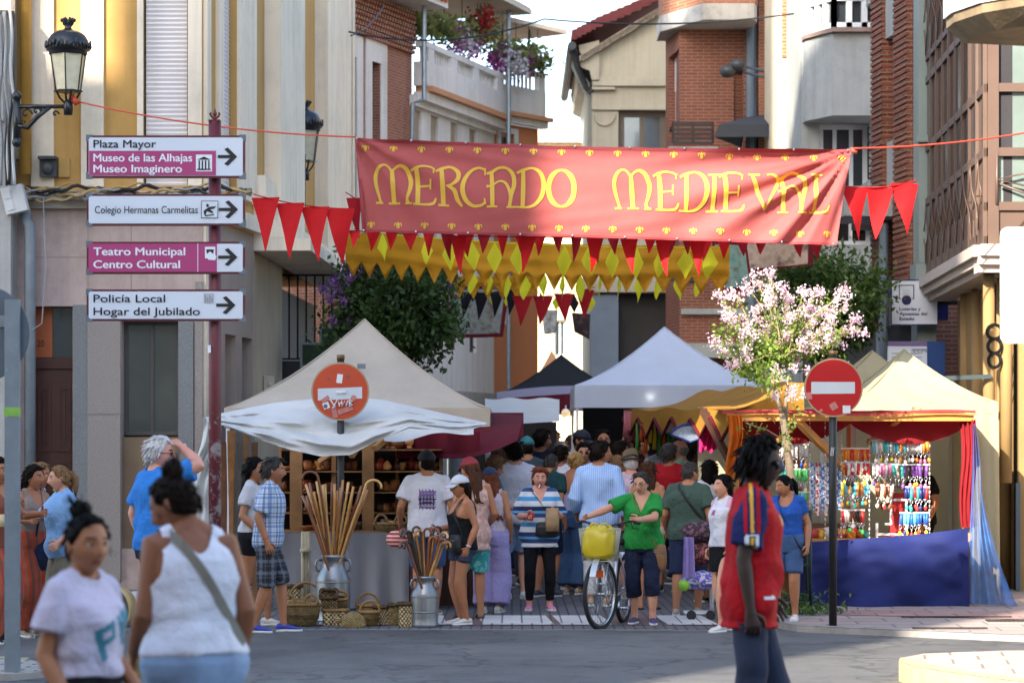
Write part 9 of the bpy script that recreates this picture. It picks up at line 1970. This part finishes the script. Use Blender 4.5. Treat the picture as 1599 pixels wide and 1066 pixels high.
bag.v = [(bx0 + .18 + .158 * pw_(x, .6) + .022 * noise.noise((x * 3, y * 3, z * 3)), .165 * pw_(y, .6) + .022 * noise.noise((y * 3, z * 3, x * 3 + 5)), .835 + .165 * pw_(z, .55) + (.035 * noise.noise((x * 4, y * 4, 2)) if z > .3 else 0)) for x, y, z in bag.v]
for s in (-.05, .06): bag.tube([(bx0 + .20 + s * .4, s - .05, .97), (bx0 + .21 + s * .4, s - .03, 1.02), (bx0 + .22 + s * .4, s + .02, 1.025), (bx0 + .21 + s * .4, s + .05, .97)], .010, 6)
o = bag.build('shopping_bag', M('yellow plastic bag', '#b9a51a', .4, .06, 10, .3, 12), None, True); o.matrix_world = Matrix.Translation((RP[0], RP[1], 0)) @ Matrix.Rotation(rz, 4, 'Z'); recenter_m = (bx0 + .18, 0, .67); o.data.transform(Matrix.Translation(-Vector(recenter_m))); o.matrix_world = o.matrix_world @ Matrix.Translation(recenter_m); tag(o, 'bright yellow plastic bag in the front basket of the bicycle', 'bag')
t = thing('hand_cart', 'small white wheeled hand cart loaded with toys and dark floral bags', 'cart', (X(1092, 26.2), 26.2, 0)); k = 26.2 / F; m = MB()
for a_, c in (((-20, 0, .07), (22, 0, .07)), ((22, 0, .07), (22, 0, .95)), ((-20, .3, .07), (22, .3, .07)), ((22, .3, .07), (22, .3, .95)), ((22, 0, .95), (22, .3, .95)), ((-20, 0, .07), (-20, .3, .07)), ((-20, 0, .38), (22, 0, .38)), ((-20, .3, .38), (22, .3, .38))): m.tube([(a_[0] * k, a_[1], a_[2]), (c[0] * k, c[1], c[2])], .012, 6)
m.build('frame', legm, t, True)
for x in (-12, 18): m = MB(); m.tube([(x * k, -.02, .05), (x * k, .02, .05)], .05, 14); m.build('wheel', black_s, t)
floral_d = Mspots('dark floral', '#2b1a22', '#6b4a58', 26)
for i, (z, w_, h, mt, lab) in enumerate(((.78, .19, .11, floral_d, 'dark floral bag on top of the hand cart'), (.55, .16, .12, Mspots('red floral', '#3a1418', '#8a4a48', 26), 'dark red floral bag in the middle of the hand cart'), (.28, .19, .10, Mspots('toy plush', '#5f58a8', '#b8b4c6', 24), 'violet and white plush toys at the bottom of the hand cart'))):
 m = MB(); m.ball((0, 0, 0), (w_, .14, h), 18, 10); m.v = [(x * (1 + .12 * math.sin(z_ * 40 + y * 30)), y, z_ * (1 + .1 * math.sin(x * 40))) for x, y, z_ in m.v]; o = m.build('bag' if i < 2 else 'plush_toys', mt, None, True); o.location = (t.location.x + .02, t.location.y + .12, z + .12 - (.0 if i else 0)); tag(o, lab, 'bag' if i < 2 else 'toy')
m = MB(); m.ball((0, 0, 0), (.06, .06, .06), 12, 8); o = m.build('ball', M('lime toy', '#7fae2e', .5), None, True); o.location = (X(1068, 26.1), 26.1, .36); tag(o, 'lime green toy ball at the left end of the hand cart', 'toy')
m = MB(); m.grid(lambda u, v: ((u - .5) * .10 * (1 + .3 * v), .03 * math.sin(u * 12), -.42 * v), 10, 8); o = m.build('cloth', C('lilac cloth', '#8f80b8'), None, True); o.location = P(1076, 838, 26.1); tag(o, 'lilac cloth hanging at the left side of the hand cart', 'cloth')
m = MB(); m.lathe([(.028, 0), (.040, .11), (.036, .11)], n=14); o = m.build('paper_cup', M('cup paper', '#c9b48c', .6), None, True); o.location = P(4, 822, 22.8); tag(o, 'small paper cup held at the left photo edge', 'cup')
m = MB(); m.grid(lambda u, v: (.32 * (u - .5) * (1 - .1 * v), -.05 * math.sin(math.pi * u) * math.sin(math.pi * v), -.34 * v), 10, 10); m.grid(lambda u, v: (.32 * (.5 - u) * (1 - .1 * v), .05 * math.sin(math.pi * u) * math.sin(math.pi * v), -.34 * v), 10, 10); m.tube([(-.10, 0, 0), (-.06, 0, .22), (.06, 0, .22), (.10, 0, 0)], .010, 6)
o = m.build('tote_bag', C('tote navy', '#27304c'), None, True); o.location = P(72, 842, 23.75); o.rotation_euler = (0, 0, R(30)); tag(o, 'navy tote bag hanging between the two women by the door', 'bag')
t = thing('pharmacy_cross', 'unlit green pharmacy cross sign above the beige tent at left', 'pharmacy sign', P(505, 540, 36.5)); k = 36.5 / F; m = MB()
cr = [(-36, -12), (-12, -12), (-12, -34), (12, -34), (12, -12), (36, -12), (36, 12), (27, 12), (27, 31), (-5, 31), (-5, 12), (-36, 12)]
cr = [(x * k, z * k) for x, z in ((-36, -34), (27, -34), (27, 31), (-6, 31), (-6, 6), (-36, 6))]
m.prism(cr, 0, .14); m.build('case', M('cross case grey', '#8b949b', .4, metal=.4), t)
m = MB(); m.prism([(x * k, z * k) for x, z in ((-32, -30), (23, -30), (23, 27), (-2, 27), (-2, 2), (-32, 2))], -.012, -.002); f = m.build('led_panel', M('led dark green', '#0d2a17', .35, .2, 40), t)
m = MB()
for x in range(-30, 23, 3): m.box(x * k - .002, -.016, -29 * k, x * k + .002, -.013, (26 if x > -2 else 1) * k)
for z in range(-28, 27, 3): m.box((-31 if z < 2 else -1) * k, -.0195, z * k - .002, 22 * k, -.0165, z * k + .002)
m.build('led_grid', M('led green', '#1d5a33', .4), f)
m = MB(); m.box(-.07, -.05, -.10, .07, .05, .10); m.ball((.01, -.05, -.02), (.035, .015, .035), 10, 6); o = m.build('alarm_box', M('alarm cream', '#b3ad9c', .5)); o.location = P(421, 598, 34.6); tag(o, 'small cream alarm box on the stone wall above the beige tent', 'alarm box')
em = newmat('bulb glow'); em.b.inputs['Emission Color'].default_value = (1, .62, .22, 1); em.b.inputs['Emission Strength'].default_value = 5
for i, (px, py) in enumerate(((884, 645), (887, 656), (887, 667))):
 m = MB(); m.ball((0, 0, 0), .045 if i else .07, 10, 8); m.tube([(0, 0, .04), (0, 0, .12)], .012, 6); o = m.build('light_bulb', em.m if i else whitec, None, True); o.location = P(px, py, 38.5); tag(o, ['pale bulb shaped lamp above the two warm bulbs', 'upper warm glowing bulb hanging in the far left stall', 'lower warm glowing bulb hanging in the far left stall'][i], 'bulb')
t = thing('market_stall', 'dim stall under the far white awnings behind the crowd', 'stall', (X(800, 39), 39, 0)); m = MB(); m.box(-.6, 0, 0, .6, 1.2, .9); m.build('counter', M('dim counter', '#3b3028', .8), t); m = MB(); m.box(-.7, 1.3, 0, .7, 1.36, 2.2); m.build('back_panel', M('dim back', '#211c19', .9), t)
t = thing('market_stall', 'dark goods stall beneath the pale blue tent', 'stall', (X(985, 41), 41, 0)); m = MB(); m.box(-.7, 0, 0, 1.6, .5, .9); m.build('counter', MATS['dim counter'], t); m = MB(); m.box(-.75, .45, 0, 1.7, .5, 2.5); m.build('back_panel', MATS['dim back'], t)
print('objects', len(bpy.data.objects), 'polys', sum(len(o.data.polygons) for o in bpy.data.objects if o.type == 'MESH'))
